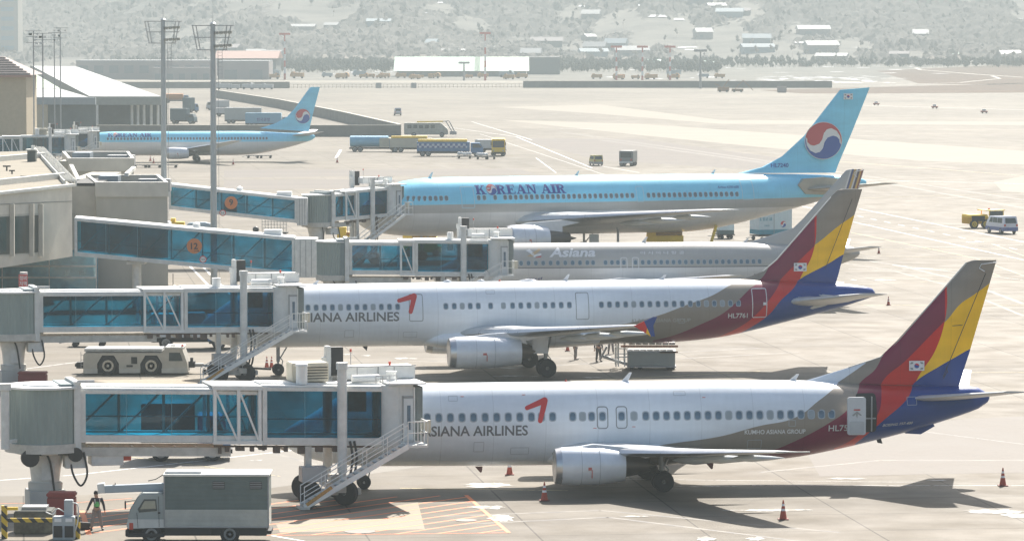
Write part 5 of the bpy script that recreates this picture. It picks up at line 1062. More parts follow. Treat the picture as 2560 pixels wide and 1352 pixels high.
# ---- beige towers that carry the fixed walkways
def tower(name_label, fx0, fx1, ytop, d, bx0, bx1, ytb, ybase_band, box=True):
    T = thing('terminal_tower', name_label, 'building', group='beige gate towers')
    a, c_ = W(fx0, ytop, d), W(fx1, ytop, d); Ht = (a.z + c_.z) / 2
    p, q = G(bx0, ytb, Ht), G(bx1, ytb, Ht)
    pl = [(a.x, a.y), (c_.x, c_.y), (q.x, q.y), (p.x, p.y)]
    zbnd = W(fx0, ybase_band, d).z
    MB().prism(pl, 0, zbnd, ax='z').build('wall', BEI2, T, smooth=0)
    o = 1.02; cx, cy = sum(x for x, y in pl) / 4, sum(y for x, y in pl) / 4
    pl2 = [(cx + (x - cx) * o, cy + (y - cy) * o) for x, y in pl]; w_ = .93; pi = [(cx + (x - cx) * w_, cy + (y - cy) * w_) for x, y in pl]
    b = MB(); n0 = 0; b.v = [(x, y, zbnd) for x, y in pl2] + [(x, y, Ht) for x, y in pl2] + [(x, y, Ht) for x, y in pi] + [(x, y, Ht - 1.3) for x, y in pi] 
    for k in (0, 4, 8): b.f += [(k + i, k + (i + 1) % 4, k + 4 + (i + 1) % 4, k + 4 + i) for i in range(4)]
    b.f.append((12, 13, 14, 15)); b.f.append((0, 1, 2, 3)); b.build('parapet', BEI, T, smooth=0)
    cap = MB()
    for i in range(4):
        x, y = pl2[i]; u, v = pl2[(i + 1) % 4]; x2, y2 = pi[i]; u2, v2 = pi[(i + 1) % 4]
        cap.quad((x, y, Ht + .02), (u, v, Ht + .02), (u2, v2, Ht + .02), (x2, y2, Ht + .02))
    cap.build('parapet_cap', PAR, T, smooth=0)
    if box:
        x0 = a.x + (c_.x - a.x) * .12 + (p.x - a.x) * .5; MB().box(x0, x0 + (c_.x - a.x) * .28, a.y + (p.y - a.y) * .45, a.y + (p.y - a.y) * .6, Ht - 1.29, Ht + .25).build('roof_plant', mat('plant_blue_grey', (.25, .30, .34), .5), T, bevel=.03)
        MB().box(x0 + 3, x0 + 5.8, a.y + (p.y - a.y) * .7, a.y + (p.y - a.y) * .8, Ht - 1.29, Ht - .2).build('roof_plant', STEEL, T, bevel=.03)
    return T, a, c_, Ht
T2, a2, b2, H2 = tower('large beige tower with a white-rimmed roof pit, carrying the two numbered walkways', 240, 419, 456, 338, 216, 395, 437, 492)
q0 = W(181, 466, 338); q1 = W(240, 466, 340)
MB().box(q0.x - .2, a2.x - .12, 338.9, 343, 0, H2 - .35).build('side_wing', BEI, T2, smooth=0)
MB().box(q0.x - .3, a2.x + .2, 338.85, 350, H2 - .34, H2 - .1).build('side_wing_roof', DARK, T2, smooth=0)
MB().beam(W(184, 532, 338.6), W(184, 700, 338.6), .3, .3).build('downpipe', BEI2, T2)
T3, a3, b3, H3 = tower('smaller beige tower with a roof pit, behind the large one', 172, 334, 396, 402, 157, 321, 379, 428)
MB().box(W(148, 400, 403).x, a3.x, 403, 412, 0, H3 - .3).build('side_wing', BEI2, T3, smooth=0)
MB().box(W(185, 440, 380).x, W(262, 440, 380).x, 378, 396, 0, H2 - 1.2).build('link_block', BEI2, T3, smooth=0)
for a, c_ in (((178, 415), (196, 452)), ((335, 420), (316, 437))): MB().beam(W(*a, 380), W(*c_, 352), .35, .3).build('sloping_cap', PAR, T3, smooth=0)
# roof things
LT = thing('roof_cable_tray', 'long white lattice tray running away along the edge of the terminal roof', 'cable tray')
p0, p1 = G(176, 463, HT), G(98, 378, HT); b = MB(); u = Vector((0, 0, 1)); dv = (p1 - p0).normalized(); nv = Vector((-dv.y, dv.x, 0)) * .45
for s in (-1, 1): b.beam(p0 + nv * s + u * .15, p1 + nv * s + u * .15, .16, .5)
for i in range(34): q = p0.lerp(p1, i / 33); b.beam(q - nv + u * .4, q + nv + u * .4, .10, .12); 
for i in range(0, 33): q, r_ = p0.lerp(p1, i / 33), p0.lerp(p1, (i + 1) / 33); b.beam(q - nv + u * .45, r_ + nv + u * .45, .07)
b.build('lattice', PAR, LT, smooth=0); b = MB()
for i in range(60): q = p0.lerp(p1, i / 59) + nv * random.uniform(-.8, .8); b.beam(q + u * .1, q + dv * random.uniform(.5, 2) + u * random.uniform(.2, .7), .05)
b.build('loose_cables', BLK, LT, smooth=0)
RB = thing('roof_cabin', 'small dark rooftop cabin with a chimney cap on the terminal roof', 'roof cabin', Fr(G(80, 404, HT + .06) ))
RB.location.z = HT + .06
s_ = G(80, 404, HT).y / F
MB().box(-10 * s_, 10 * s_, -.6, .6, 0, 28 * s_).build('body', mat('dark_green_cabin', (.06, .08, .075), .6), RB, bevel=.02); MB().box(-13 * s_, 12 * s_, -.8, .8, 28 * s_, 31 * s_).cyl((.1, 0, 31 * s_), (.1, 0, 40 * s_), .18).build('cap', PAR, RB)
for px, py, w in ((17, 427, .7), (30, 435, .5), (60, 452, .6)):
    p = G(px, py, HT + .06); t = thing('roof_pipe', 'short %s pipe fitting on the terminal roof' % {17: 'left', 30: 'middle', 60: 'right'}[px], 'pipe', loc=(p.x, p.y, HT + .05)); MB().cyl((0, 0, 0), (0, 0, w * .6), .07).cyl((-w * .5, 0, w * .6), (w * .5, 0, w * .6), .07).build('pipe', BLK, t)
# ---- light masts
def mast(px, d, ytop, label, k=1.0, flip=1):
    p = W(px, 700, d); A = thing('light_mast', label, 'light mast', loc=(p.x, p.y, 0), group='apron light masts'); hT = W(px, ytop, d).z
    MB().cyl((0, 0, 0), (0, 0, hT), .30, .21, n=16).cyl((0, 0, hT), (0, 0, hT + .15), .3, .12, n=12).cyl((0, 0, hT), (0, 0, hT + 1.1), .02, n=6).build('pole', mat('galvanised_pole', (.42, .45, .46), .5, .5), A)
    MB().cyl((0, 0, 0), (0, 0, .5), .6, .35, n=16).build('base', STEEL, A)
    f_ = MB()
    for z, xl, xr in ((hT - .15, -1.75, 1.75), (hT - 1.15, -1.55, 1.5), (hT - 2.2, -1.35, 1.2)):
        f_.beam((xl, 0, z), (xr, 0, z), .07); f_.beam((xl, .7, z), (xr, .7, z), .05); f_.beam((xl, 0, z), (xl, .7, z), .05); f_.beam((xr, 0, z), (xr, .7, z), .05)
    for x0, x1 in ((-1.75, -1.35), (-1.45, -1.1), (1.5, 1.1), (1.15, .9)): f_.beam((x0, 0, hT - .15), (x1, 0, hT - 2.2), .045); f_.beam((x0, .7, hT - .15), (x1, .7, hT - 2.2), .04)
    f_.build('head_frame', STEEL, A)
    for z in (hT - .75, hT - 1.85):
        for i in range(4):
            x = .35 + .36 * i
            l = MB().box(x - .16, x + .16, -.55 + .12 * i, .25 + .12 * i, z - .10 + .02 * i, z + .10 + .02 * i).build('floodlight', mat('floodlight_housing', (.34, .34, .31), .4, .3), A, bevel=.02)
            MB().box(x - .13, x + .13, -.50 + .12 * i, .2 + .12 * i, z - .16 + .02 * i, z - .103 + .02 * i).build('lens', mat('lamp_lens', (.5, .5, .46), .1), l)
    ld = MB()
    for x in (.42, .78): ld.beam((x, 0, hT - 4.6), (x, 0, hT - 2.2), .035)
    for x in (.45,): ld.beam((x, 0, .5), (x, 0, hT - 3), .03)
    for i in range(8): ld.beam((.42, 0, hT - 4.5 + .3 * i), (.78, 0, hT - 4.5 + .3 * i), .03)
    for i in range(9): ld.beam((.2, 0, 1 + i * 2.0), (.46, 0, 1 + i * 2.0), .03)
    ld.build('ladder', STEEL, A)
    return A
mast(411, 378, 50, 'left one of the two tall near light masts, rising from behind the beige tower'); mast(535, 338, 60, 'right one of the two tall near light masts, passing between the numbered walkways')
# ================================================================= VEHICLES, PEOPLE
def carwheel(x, y, r, w, p, m=HUB, hubr=.55):
    t = MB().lathe([(-w/2, r*.6), (-w/2, r*.9), (-w*.38, r), (w*.38, r), (w/2, r*.9), (w/2, r*.6)], (x, y, r), 'y', 24).build('wheel', RUBBER, p)
    MB().lathe([(-w*.58, .005), (-w*.58, r*.12), (-w*.50, r*.16), (-w*.50, r*.40), (-w*.54, r*hubr), (-w*.50, r*.63), (w*.50, r*.63), (w*.54, r*hubr), (w*.50, r*.40), (w*.5, .005)], (x, y, r), 'y', 20).build('rim', m, t)
    return t
VG = mat('vehicle_glass', (.05, .07, .075), .08, var=.2)
# ---- box truck in front
ft = Fr(G(495, 1359)); TR = thing('box_truck', 'grey box truck with a boom over its cab in the bottom left foreground', 'truck', ft)
def tx(px): return ft.x(px, 0, 1300)
def tz(py): return ft.at(500, py, 0)[1]
GRYC = mat('truck_grey_blue', (.33, .37, .36), .45, var=.08); GRYB = mat('box_grey', (.17, .20, .195), .5, var=.10, scale=1, stretch=(1, 1, .3), bump=.2, bscale=6); LGT = mat('box_light_band', (.62, .62, .58), .5, var=.1); CHS = mat('chassis_black', (.025, .026, .027), .7)
def corr(name, col):
    m = mat(name, col, .5, var=.1); N = m.node_tree.nodes; Lk = m.node_tree.links; tc = N.new('ShaderNodeTexCoord'); w = N.new('ShaderNodeTexWave'); w.bands_direction = 'Z'; w.inputs['Scale'].default_value = 5.5; Lk.new(tc.outputs['Object'], w.inputs[0])
    bp = N.new('ShaderNodeBump'); bp.inputs['Distance'].default_value = .03; bp.inputs['Strength'].default_value = .7; Lk.new(w.outputs[0], bp.inputs['Height']); Lk.new(bp.outputs[0], N['Principled BSDF'].inputs['Normal']); return m
CR1, CR2 = corr('corrugated_grey', (.16, .20, .185)), corr('corrugated_light', (.56, .56, .50))
bx0, bx1, bz0, bz1 = tx(411), tx(671), tz(1315), tz(1190); D = 2.05; zmid = tz(1273)
bx = MB().box(bx0, bx1, 0, D, zmid, bz1).build('box_body', CR1, TR, smooth=0); MB().box(bx0 - .004, bx1 + .004, -.004, D + .004, bz0, zmid - .002).build('lower_panel', CR2, bx, smooth=0)
MB().box(bx0 - .06, bx1 + .06, -.06, D + .06, bz1 + .002, bz1 + .09).build('roof', mat('truck_roof_white', (.70, .69, .64), .5), bx, bevel=.02); MB().box(bx0 + .02, bx0 + 1.6, .2, .9, bz1 + .092, bz1 + .2).build('roof_hatch', RFM, bx, bevel=.02)
fe = MB()
for x in (bx0, bx1): fe.box(x - .03, x + .03, -.03, .03, bz0, bz1)
fe.box(bx0, bx1, -.02, .02, bz0 - .06, bz0 - .003).build('box_frame', STEEL, bx)
for px in (547, 640):
    v = MB(); x = tx(px); v.box(x - .26, x + .26, -.03, -.006, tz(1221), tz(1203)).build('vent', DARK, bx); v = MB()
    for i in range(4): v.box(x - .25, x + .25, -.05, -.031, tz(1219) + i * .075, tz(1219) + i * .075 + .03)
    v.build('louvre', STEEL, bx)
MB().box(bx0, bx1 - .1, .15, D - .15, bz0 - .42, bz0 - .08).box(tx(330), bx0 + .3, .5, D - .5, .42, .66).box(bx0 + .9, bx0 + 2.0, .05, .5, .42, bz0 - .1).box(bx1 - .15, bx1 + .1, .3, D - .3, .4, .55).build('chassis', CHS, TR)
cxs = [(318, 1322), (320, 1290), (325, 1272), (345, 1240), (356, 1232), (408, 1232), (411, 1240), (411, 1318)]
cab = MB().prism([ft.at(a, b, 0) for a, b in cxs], .02, D - .05).build('cab', GRYC, TR, bevel=.05)
for (pts, nm) in (([(344, 1272), (360, 1247), (390, 1247), (393, 1276), (348, 1280)], 'side_window'),):
    MB().prism([ft.at(a, b, 0) for a, b in pts], -.005, .012).build(nm, VG, cab, smooth=0); MB().prism([ft.at(a, b, 0) for a, b in [(350, 1272), (362, 1251), (388, 1251), (390, 1270)]], -.012, -.006).build('window_reflection', glass_mat('side_pane', (.4, .5, .5), .3), cab, smooth=0)
ws_ = [ft.at(a, b, 0) for a, b in ((324, 1275), (344, 1243))]; MB().quad((ws_[0][0] - .03, .15, ws_[0][1]), (ws_[0][0] - .03, D - .2, ws_[0][1]), (ws_[1][0] - .03, D - .2, ws_[1][1]), (ws_[1][0] - .03, .15, ws_[1][1])).build('windscreen', VG, cab, smooth=0)
MB().prism([ft.at(a, b, 0) for a, b in [(319, 1297), (411, 1297), (411, 1318), (319, 1320)]], -.004, .016).build('lower_stripe', LGT, cab, smooth=0)
MB().box(tx(395), tx(401), -.02, .0, tz(1283), tz(1279)).build('door_handle', BLK, cab)
jl = MB(); 
for a, c_ in (((342, 1280), (345, 1318)), ((396, 1240), (398, 1316))): p, q = ft.at(*a), ft.at(*c_); jl.beam((p[0], -.002, p[1]), (q[0], -.002, q[1]), .018)
jl.build('door_seam', BLK, cab, smooth=0)
MB().box(tx(317), tx(411), -.03, D + .02, .30, .46).box(tx(313), tx(322), 0, D, .32, .62).build('bumper', CHS, TR, bevel=.03)
MB().box(tx(323), tx(333), -.02, .1, tz(1323), tz(1306)).build('indicator', ORG, cab, bevel=.01); MB().box(tx(317) - .02, tx(319), .15, .5, tz(1318), tz(1308)).build('headlight', HUB, cab)
mr_ = MB().box(tx(313), tx(317), -.28, -.2, tz(1270), tz(1249)).build('mirror', BLK, cab, bevel=.02); MB().beam((tx(315), -.2, tz(1252)), (tx(338), 0, tz(1250)), .03).build('mirror_arm', BLK, mr_)
for px in (378, 574): 
    for y in (.18, D - .2): carwheel(tx(px), y, .42, .24, TR, mat('dull_rim', (.22, .22, .21), .5))
bm_ = MB().beam((bx0, 1.0, tz(1222)), (tx(250), .9, tz(1228)), .42, .32).build('boom', mat('boom_grey', (.36, .42, .46), .4), TR, bevel=.02)
MB().beam((tx(258), .9, tz(1224)), (tx(240), .9, tz(1226)), .5, .42).build('boom_end', FRM, bm_, bevel=.02); MB().tube([(bx0, .9, bz1 + .05), (tx(385), .9, tz(1203)), (tx(366), .9, tz(1207))], .02).tube([(tx(278), .8, tz(1226)), (tx(278), .8, tz(1217)), (tx(284), .8, tz(1216)), (tx(284), .8, tz(1211))], .02).build('stay', BLK, bm_)

# ---- grey tow tractor with tow bar
fk = Fr(G(340, 937)); TT = thing('tow_tractor', 'grey low four-wheeled aircraft tow tractor under the second jet bridge', 'tow tractor', fk)
kx = lambda px: fk.x(px, 0, 900); kz = lambda py: fk.at(340, py, 0)[1]
TG1 = mat('tractor_grey', (.42, .40, .355), .5, var=.1); TG2 = mat('tractor_pale', (.46, .45, .42), .5, var=.1)
bd = [(212, 935), (207, 921), (210, 872), (407, 872), (411, 868), (458, 868), (467, 905), (470, 933)]
arch = []
body = MB().prism([fk.at(a, b, 0) for a, b in [(208, 934), (208, 886), (212, 882), (402, 882), (414, 871), (455, 871), (468, 908), (470, 930)]], 0, 2.5).build('body', TG1, TT, bevel=.03)
MB().box(kx(210), kx(404), .25, 2.3, kz(880), kz(872)).box(kx(213), kx(402), -.01, .1, kz(873), kz(871.5)).build('deck', mat('deck_plate', (.42, .44, .44), .5, var=.2), body, bevel=.02)
MB().box(kx(412), kx(458), .05, 2.4, kz(871), kz(867)).box(kx(424), kx(438), .6, 1.4, kz(866.5), kz(863)).build('cab_roof', RFM, body, bevel=.03)
MB().box(kx(452), kx(458), .3, .5, kz(866.8), kz(862)).build('beacon', ORG, body)
MB().prism([fk.at(a, b, 0) for a, b in [(422, 902), (423, 881), (450, 881), (457, 902)]], -.02, .005).build('cab_window', VG, body, smooth=0)
MB().prism([fk.at(a, b, 0) for a, b in [(210, 921), (244, 921), (244, 933), (212, 933)]], -.02, -.003).prism([fk.at(a, b, 0) for a, b in [(299, 921), (349, 921), (349, 932), (299, 932)]], -.02, -.003).prism([fk.at(a, b, 0) for a, b in [(404, 921), (468, 918), (469, 932), (404, 932)]], -.02, -.003).build('lower_panel', TG2, body, smooth=0)
MB().box(kx(328), kx(343), -.03, -.004, kz(909), kz(892)).box(kx(316), kx(332), -.03, -.004, kz(917), kz(912)).build('vent', DARK, body)
for px in (270, 378):
    c_ = kx(px); rr_ = kz(892); o8 = [(c_ - .70, 0), (c_ - .70, .62), (c_ - .38, 1.15), (c_ + .38, 1.15), (c_ + .70, .62), (c_ + .70, 0)]
    MB().prism([(a, b + .12) for a, b in o8], -.015, .002).build('wheel_arch', DARK, body, smooth=0)
    for y in (.12, 2.38): carwheel(c_, y - .05, .60, .38, TT, mat('cream_rim', (.44, .40, .33), .5), .58)
MB().box(kx(187), kx(208), .8, 1.6, .35, .75).box(kx(183), kx(190), .95, 1.4, .45, .65).box(kx(469), kx(484), .9, 1.6, .4, .8).build('coupling', CHS, TT, bevel=.02)
lad = MB(); rail(lad, (kx(203), .1, kz(921)), (kx(203), .1, kz(921) + .01), .01, 1)
for z in (888, 900, 912): lad.beam((kx(202), .1, kz(z)), (kx(209), .1, kz(z)), .03)
lad.beam((kx(202), .1, kz(922)), (kx(202), .1, kz(878)), .03).build('hand_rail', STEEL, TT)
MB().box(kx(476), kx(483), -.2, .1, kz(906), kz(893)).beam((kx(470), 0, kz(904)), (kx(480), -.1, kz(903)), .03).build('mirror', BLK, TT)
p0 = Vector((fk.m @ Vector((kx(486), 1.2, .55)))); p1 = local(f2, 4.6, 0, .4)
TB = thing('tow_bar', 'long thin tow bar between the tow tractor and the nose wheel', 'tow bar', loc=(p0.x, p0.y, 0)); d_ = p1 - p0
MB().beam((0, 0, p0.z), (d_.x, d_.y, p1.z), .13).build('bar', CHS, TB); MB().cyl((d_.x * .12, d_.y * .12 - .3, .15), (d_.x * .12, d_.y * .12 + .3, .15), .15, n=14).build('wheel', RUBBER, TB)
MB().box(-.1, .5, -.2, .2, p0.z - .1, p0.z + .1).build('hitch', STEEL, TB)
# ---- cones
def cone(px, py, s=1.0, label='', stripes=True, base=True):
    p = G(px, py); t = thing('traffic_cone', label, 'traffic cone', loc=(p.x, p.y, 0), group='traffic cones on the apron')
    if base: MB().box(-.24*s, .24*s, -.24*s, .24*s, .005, .05*s).build('base', mat('cone_base', (.16, .03, .02), .7), t)
    h_ = .85 * s; R0 = .17 * s
    def fr_(a, b_): return MB().cyl((0, 0, .05*s + h_*a), (0, 0, .05*s + h_*b_), R0*(1-a)+.025*s*a, R0*(1-b_)+.025*s*b_, n=16, caps=True)
    CO = mat('cone_red', (.42, .06, .03), .6, var=.12, scale=6)
    if stripes:
        fr_(0, .42).build('cone', CO, t); fr_(.42, .54).build('white_band', FW, t); fr_(.54, .68).build('upper_cone', CO, t); fr_(.68, .80).build('white_band', FW, t); fr_(.80, 1).build('tip', CO, t)
    else: fr_(0, 1).build('cone', CO, t)
    return t
for px, py, s, lb in ((2507, 1214, 1, 'striped cone alone on the open apron right of the nearest tail shadow'), (1958, 1298, 1, 'striped cone in front of the nearest airliner, beside the wing tip shadow'), (1361, 1251, 1, 'striped cone in the shadow just left of the nearest engine'), (1274, 1186, .95, 'red cone on the far side of the nearest airliner, under its belly'), (667, 919, .85, 'left one of two cones by the second nose wheel'), (679, 919, .85, 'right one of two cones by the second nose wheel'),
                      (1419, 877, .8, 'short red cone beside the walking legs under the long airliner'), (2221, 763, .8, 'cone behind the tail of the long airliner'), (2197, 634, .8, 'cone behind the tail of the taupe airliner'), (843, 407, 1.1, 'distant cone in the open right of the far blue airliner'), (583, 412, 1.1, 'distant cone right of the thin mast under the far blue airliner'), (376, 403, 1.1, 'distant cone left of its neighbour by the far dollies'), (384, 409, 1.1, 'distant cone right of its neighbour by the far dollies')):
    cone(px, py, s, lb, stripes=s > .8 or True)
# ---- container loader group under the long airliner
fl = Fr(G(1600, 924)); LD = thing('container_loader', 'grey container on a lift frame with open rack, under the long airliner', 'loader', fl)
lx = lambda px: fl.x(px, 0, 900); lz = lambda py: fl.at(1600, py, 0)[1]
MB().box(lx(1570), lx(1688), 0, 1.9, lz(914), lz(882)).build('container', mat('container_aluminium', (.30, .31, .29), .45, .3), LD, bevel=.02)
MB().box(lx(1568), lx(1690), -.04, 1.94, lz(918), lz(914.5)).box(lx(1568), lx(1690), -.05, 1.95, lz(881.5), lz(877)).build('frame', STEEL, LD)
r_ = MB()
for px in (1540, 1546, 1562): r_.beam((lx(px), .1, .2), (lx(px), .1, lz(856)), .08); r_.beam((lx(px), 1.8, .2), (lx(px), 1.8, lz(856)), .08)
for py in (871, 884, 892): r_.beam((lx(1538), .1, lz(py)), (lx(1570), .1, lz(py)), .07)
r_.beam((lx(1540), .1, lz(871)), (lx(1540), 1.8, lz(871)), .06); r_.build('rack', FRM, LD)
dk = MB()
for i in range(7): x = lx(1573) + i * (lx(1690) - lx(1573)) / 7; dk.box(x, x + .38, .1, 1.9, lz(862), lz(857))
dk.build('roller_deck', RFM, LD); MB().box(lx(1552), lx(1695), -.02, .06, lz(868), lz(863)).box(lx(1650), lx(1695), -.05, .0, lz(882), lz(878)).build('orange_edge', mat('faded_orange', (.45, .16, .07), .6), LD)
MB().beam((lx(1508), .8, lz(893)), (lx(1575), .8, .25), .3, .18).beam((lx(1512), .3, lz(890)), (lx(1545), .3, lz(905)), .1).beam((lx(1500), .8, lz(902)), (lx(1518), .8, lz(868)), .35, .12).build('ramp', STEEL, LD)
for px in (1580, 1600, 1670, 1682): MB().cyl((lx(px), .1, .15), (lx(px), .25, .15), .15, n=14).build('wheel', RUBBER, LD)
# ---- container on dolly with lettering, smaller container behind
def dolly(p, x0, x1, w, h_=.55):
    b = MB().box(x0, x1, 0, w, h_ - .12, h_); b.build('dolly_bed', CHS, p)
    for x in (x0 + .4, x1 - .4):
        for y in (.1, w - .1): MB().cyl((x, y - .08, .2), (x, y + .08, .2), .2, n=14).build('wheel', RUBBER, p)
    MB().beam((x0, w/2, h_ - .2), (x0 - 1.0, w/2, .3), .07).build('drawbar', STEEL, p)
yk = YG(601); fc = Fr((W(1938, 600, yk).x, yk, 0), 0); sK = F / yk
KC = thing('cargo_container', 'white and blue cargo container with lettering and a round swirl, on a dolly', 'container', Fr(fc.o, 24))
CWH = mat('container_white_blue', (.55, .62, .64), .5, var=.06); CTE = mat('container_teal', (.06, .26, .34), .5, var=.08)
hK = 70 / sK; z0 = .65; ML_, MR_ = 1.9, 2.0
kb = MB().box(-ML_, MR_, 0, 2.2, z0, z0 + hK).build('body', CWH, KC, bevel=.02); MB().box(-ML_ - .003, MR_ + .003, -.012, 2.21, z0, z0 + .5).build('teal_base', CTE, kb, smooth=0)
MB().box(-ML_ - .02, MR_ + .02, -.02, .02, z0 + hK - .06, z0 + hK).box(-.17, -.12, -.03, 0, z0, z0 + hK).build('frame', STEEL, kb)
v, fs, wd, ox = serif_word('KOREAN AIR'); k = 1.45 / wd; map2d([(-ML_ + .1 + a * k, z0 + 1.45 + b * .33) for a, b in v], fs, flat(-.012), 'lettering', CTE, kb, 5)
v, fs = text_mesh('CARGO', .16, .02, width=.6); map2d([(-ML_ + .6 + a, z0 + .85 + b) for a, b in v], fs, flat(-.012), 'lettering', CTE, kb, 5)
dt = MB(); 
for i in range(7): x = -ML_ + .12 + i * .25; dt.prism([(x, z0 + hK - .12), (x + .12, z0 + hK - .24), (x + .24, z0 + hK - .12)], -.014, -.008)
dt.build('zigzag_trim', CTE, kb, smooth=0); emblem(lambda x, z, l: (x, -.014 - .006 * l, z), .95, z0 + 1.05, .34, kb, KR, KB, KW)
dolly(KC, -ML_, MR_, 2.2)
yk = YG(597); p = W(1817, 597, yk); S2 = thing('cargo_container', 'smaller pale cargo container with a swirl mark, on a dolly further left', 'container', Fr((p.x, yk, 0), 10)); MB().box(-.8, .8, 0, 1.6, .9, 2.15).build('body', CWH, S2, bevel=.02); MB().box(-.8, .8, 0, 1.6, .5, .897).build('dark_base', mat('dark_teal_grey', (.08, .12, .12), .6), S2); emblem(lambda x, z, l: (x, -.014 - .006 * l, z), .15, 1.65, .25, S2, KR, KB, KW); dolly(S2, -.9, .9, 1.6, .49)
# ---- yellow loader parts under the wide-body
def ymachine(px, py, w, h_, label, kind=0):
    yk = YG(py); p = W(px, py, yk); t = thing('cargo_loader' if kind != 2 else 'belt_loader', label, 'loader', Fr((p.x, yk, 0), 0))
    if kind == 2:
        MB().beam((-.2, 0, .3), (w * .5, .0, h_), .9, .25).build('conveyor', YEL, t); b = MB()
        for i in range(6): q = Vector((-.2, -.02, .3)).lerp(Vector((w * .5, -.02, h_)), (i + .5) / 6); b.box(q.x - .05, q.x + .05, -.5, .5, q.z + .14, q.z + .18)
        b.build('cleat', BLK, t); MB().box(-.8, .9, -.5, .5, .25, .75).build('body', YEL, t, bevel=.03)
    else:
        MB().box(-w/2, w/2 - .4, 0, 2.4, .35, h_ * .74).box(w/2 - .38, w/2, 0, 2.4, .35, h_ * .4).build('chassis', YEL, t, bevel=.03); MB().box(-w/2 + .3, w/2 - .5, .3, 2.1, h_ * .75, h_ * .86).build('lift_deck', mat('ochre_paint', (.42, .24, .06), .6, var=.2), t, bevel=.02)
        s = MB()
        for x0, x1 in ((-w*.35, w*.25), (w*.25, -w*.35)): s.beam((x0, .2, h_*.45), (x1, .2, h_*.75), .12)
        s.box(-w/2, -w/2 + .9, -.05, 1.2, h_ * .745, h_ * 1.05).build('scissor_and_post', YEL, t); b = MB(); rail(b, (-w/2 + .3, .25, h_ * .86), (w/2 - .5, .25, h_ * .86), h_ * .25, 5, .03); b.build('guard_rail', FRM, t)
    for x in (-w * .35, w * .35):
        if kind != 2 or True: carwheel(x, .05, .33, .22, t)
    return t
ymachine(1668, 640, 4.0, 2.7, 'yellow cargo loader with its deck raised under the rear of the wide-body'); ymachine(1775, 640, 1.2, 3.0, 'yellow belt loader standing upright at the rear hold of the wide-body', 2)
ymachine(1055, 640, 3.8, 2.4, 'ochre and yellow loader under the forward belly of the wide-body'); ymachine(868, 640, 2.0, 2.7, 'yellow loader left of the gate 9 stair', 0)
# ---- cage trolley and parcel tug seen between the walkways
yk = YG(592); p = W(685, 592, yk); CG = thing('cage_trolley', 'wire cage trolley below the gate 9 walkway', 'trolley', Fr((p.x, yk, 0)))
b = MB()
for i in range(9): x = -1.3 + i * .325; b.beam((x, 0, .5), (x, 0, 1.9), .03); b.beam((x, 1.2, .5), (x, 1.2, 1.9), .03)
for z in (.9, 1.3, 1.6, 1.9): b.beam((-1.3, 0, z), (1.3, 0, z), .03); b.beam((-1.3, 1.2, z), (1.3, 1.2, z), .03)
b.build('cage', STEEL, CG); dolly(CG, -1.3, 1.5, 1.2, .5); MB().lathe([(0, .01), (.1, .3), (.5, .36), (.9, .3), (1.0, .01)], (-2.0, .3, .75), 'y', 12).build('load', BLK, CG)
yk = YG(574); p = W(440, 574, yk); BT = thing('baggage_tug', 'yellow baggage tug with white tarpaulins behind the gate 12 walkway', 'baggage tug', Fr((p.x, yk, 0)))
MB().box(-.7, .9, 0, 1.3, .3, .85).box(-.6, -.1, .1, 1.2, .85, 1.25).build('body', YEL, BT, bevel=.05); MB().lathe([(0, .5), (.3, .45), (.48, .2), (.5, .01)], (-.9, -.3, .5), 'z', 18).build('tarpaulin', RFM, BT)
for x in (-.45, .6): carwheel(x, .1, .28, .2, BT)
MB().prism([(1.0, .3), (4.0, .25), (4.2, .55), (3.2, .8), (1.4, .75)], 0, 1.2).build('blue_white_cover', mat('pale_blue_cover', (.40, .5, .58), .6, var=.2), BT, bevel=.05)
# ---- yellow pushback tug and white van at the right
yk = YG(571); fy = Fr((W(2468, 570, yk).x, yk, 0), 18); TY = thing('pushback_tug', 'yellow open-topped pushback tug right of the airliner tails, behind the white van', 'tug', fy)
MB().box(-2.1, .1, 0, 2.3, .5, 1.55).prism([(-2.1, .5), (2.3, .5), (2.3, 1.1), (.1, 1.3), (-2.1, 1.3)], 0, 2.3).build('body', YEL, TY, bevel=.06)
b = MB()
for x in (.3, 2.0): b.beam((x, .1, 1.2), (x, .1, 1.95), .08).beam((x, 2.2, 1.2), (x, 2.2, 1.95), .08)
b.box(-.2, 2.2, 0, 2.3, 1.95, 2.05).build('cab_frame', YEL, TY); MB().box(.35, 1.95, .08, .10, 1.25, 1.92).build('cab_window', VG, TY); MB().box(-1.9, -.3, -.02, .0, .8, 1.4).build('dark_vents', DARK, TY)
for x in (-1.6, -.2, 1.4): carwheel(x, .05, .5, .35, TY, YEL)
MB().box(.6, .8, 1, 1.2, 2.05, 2.2).build('beacon', ORG, TY)
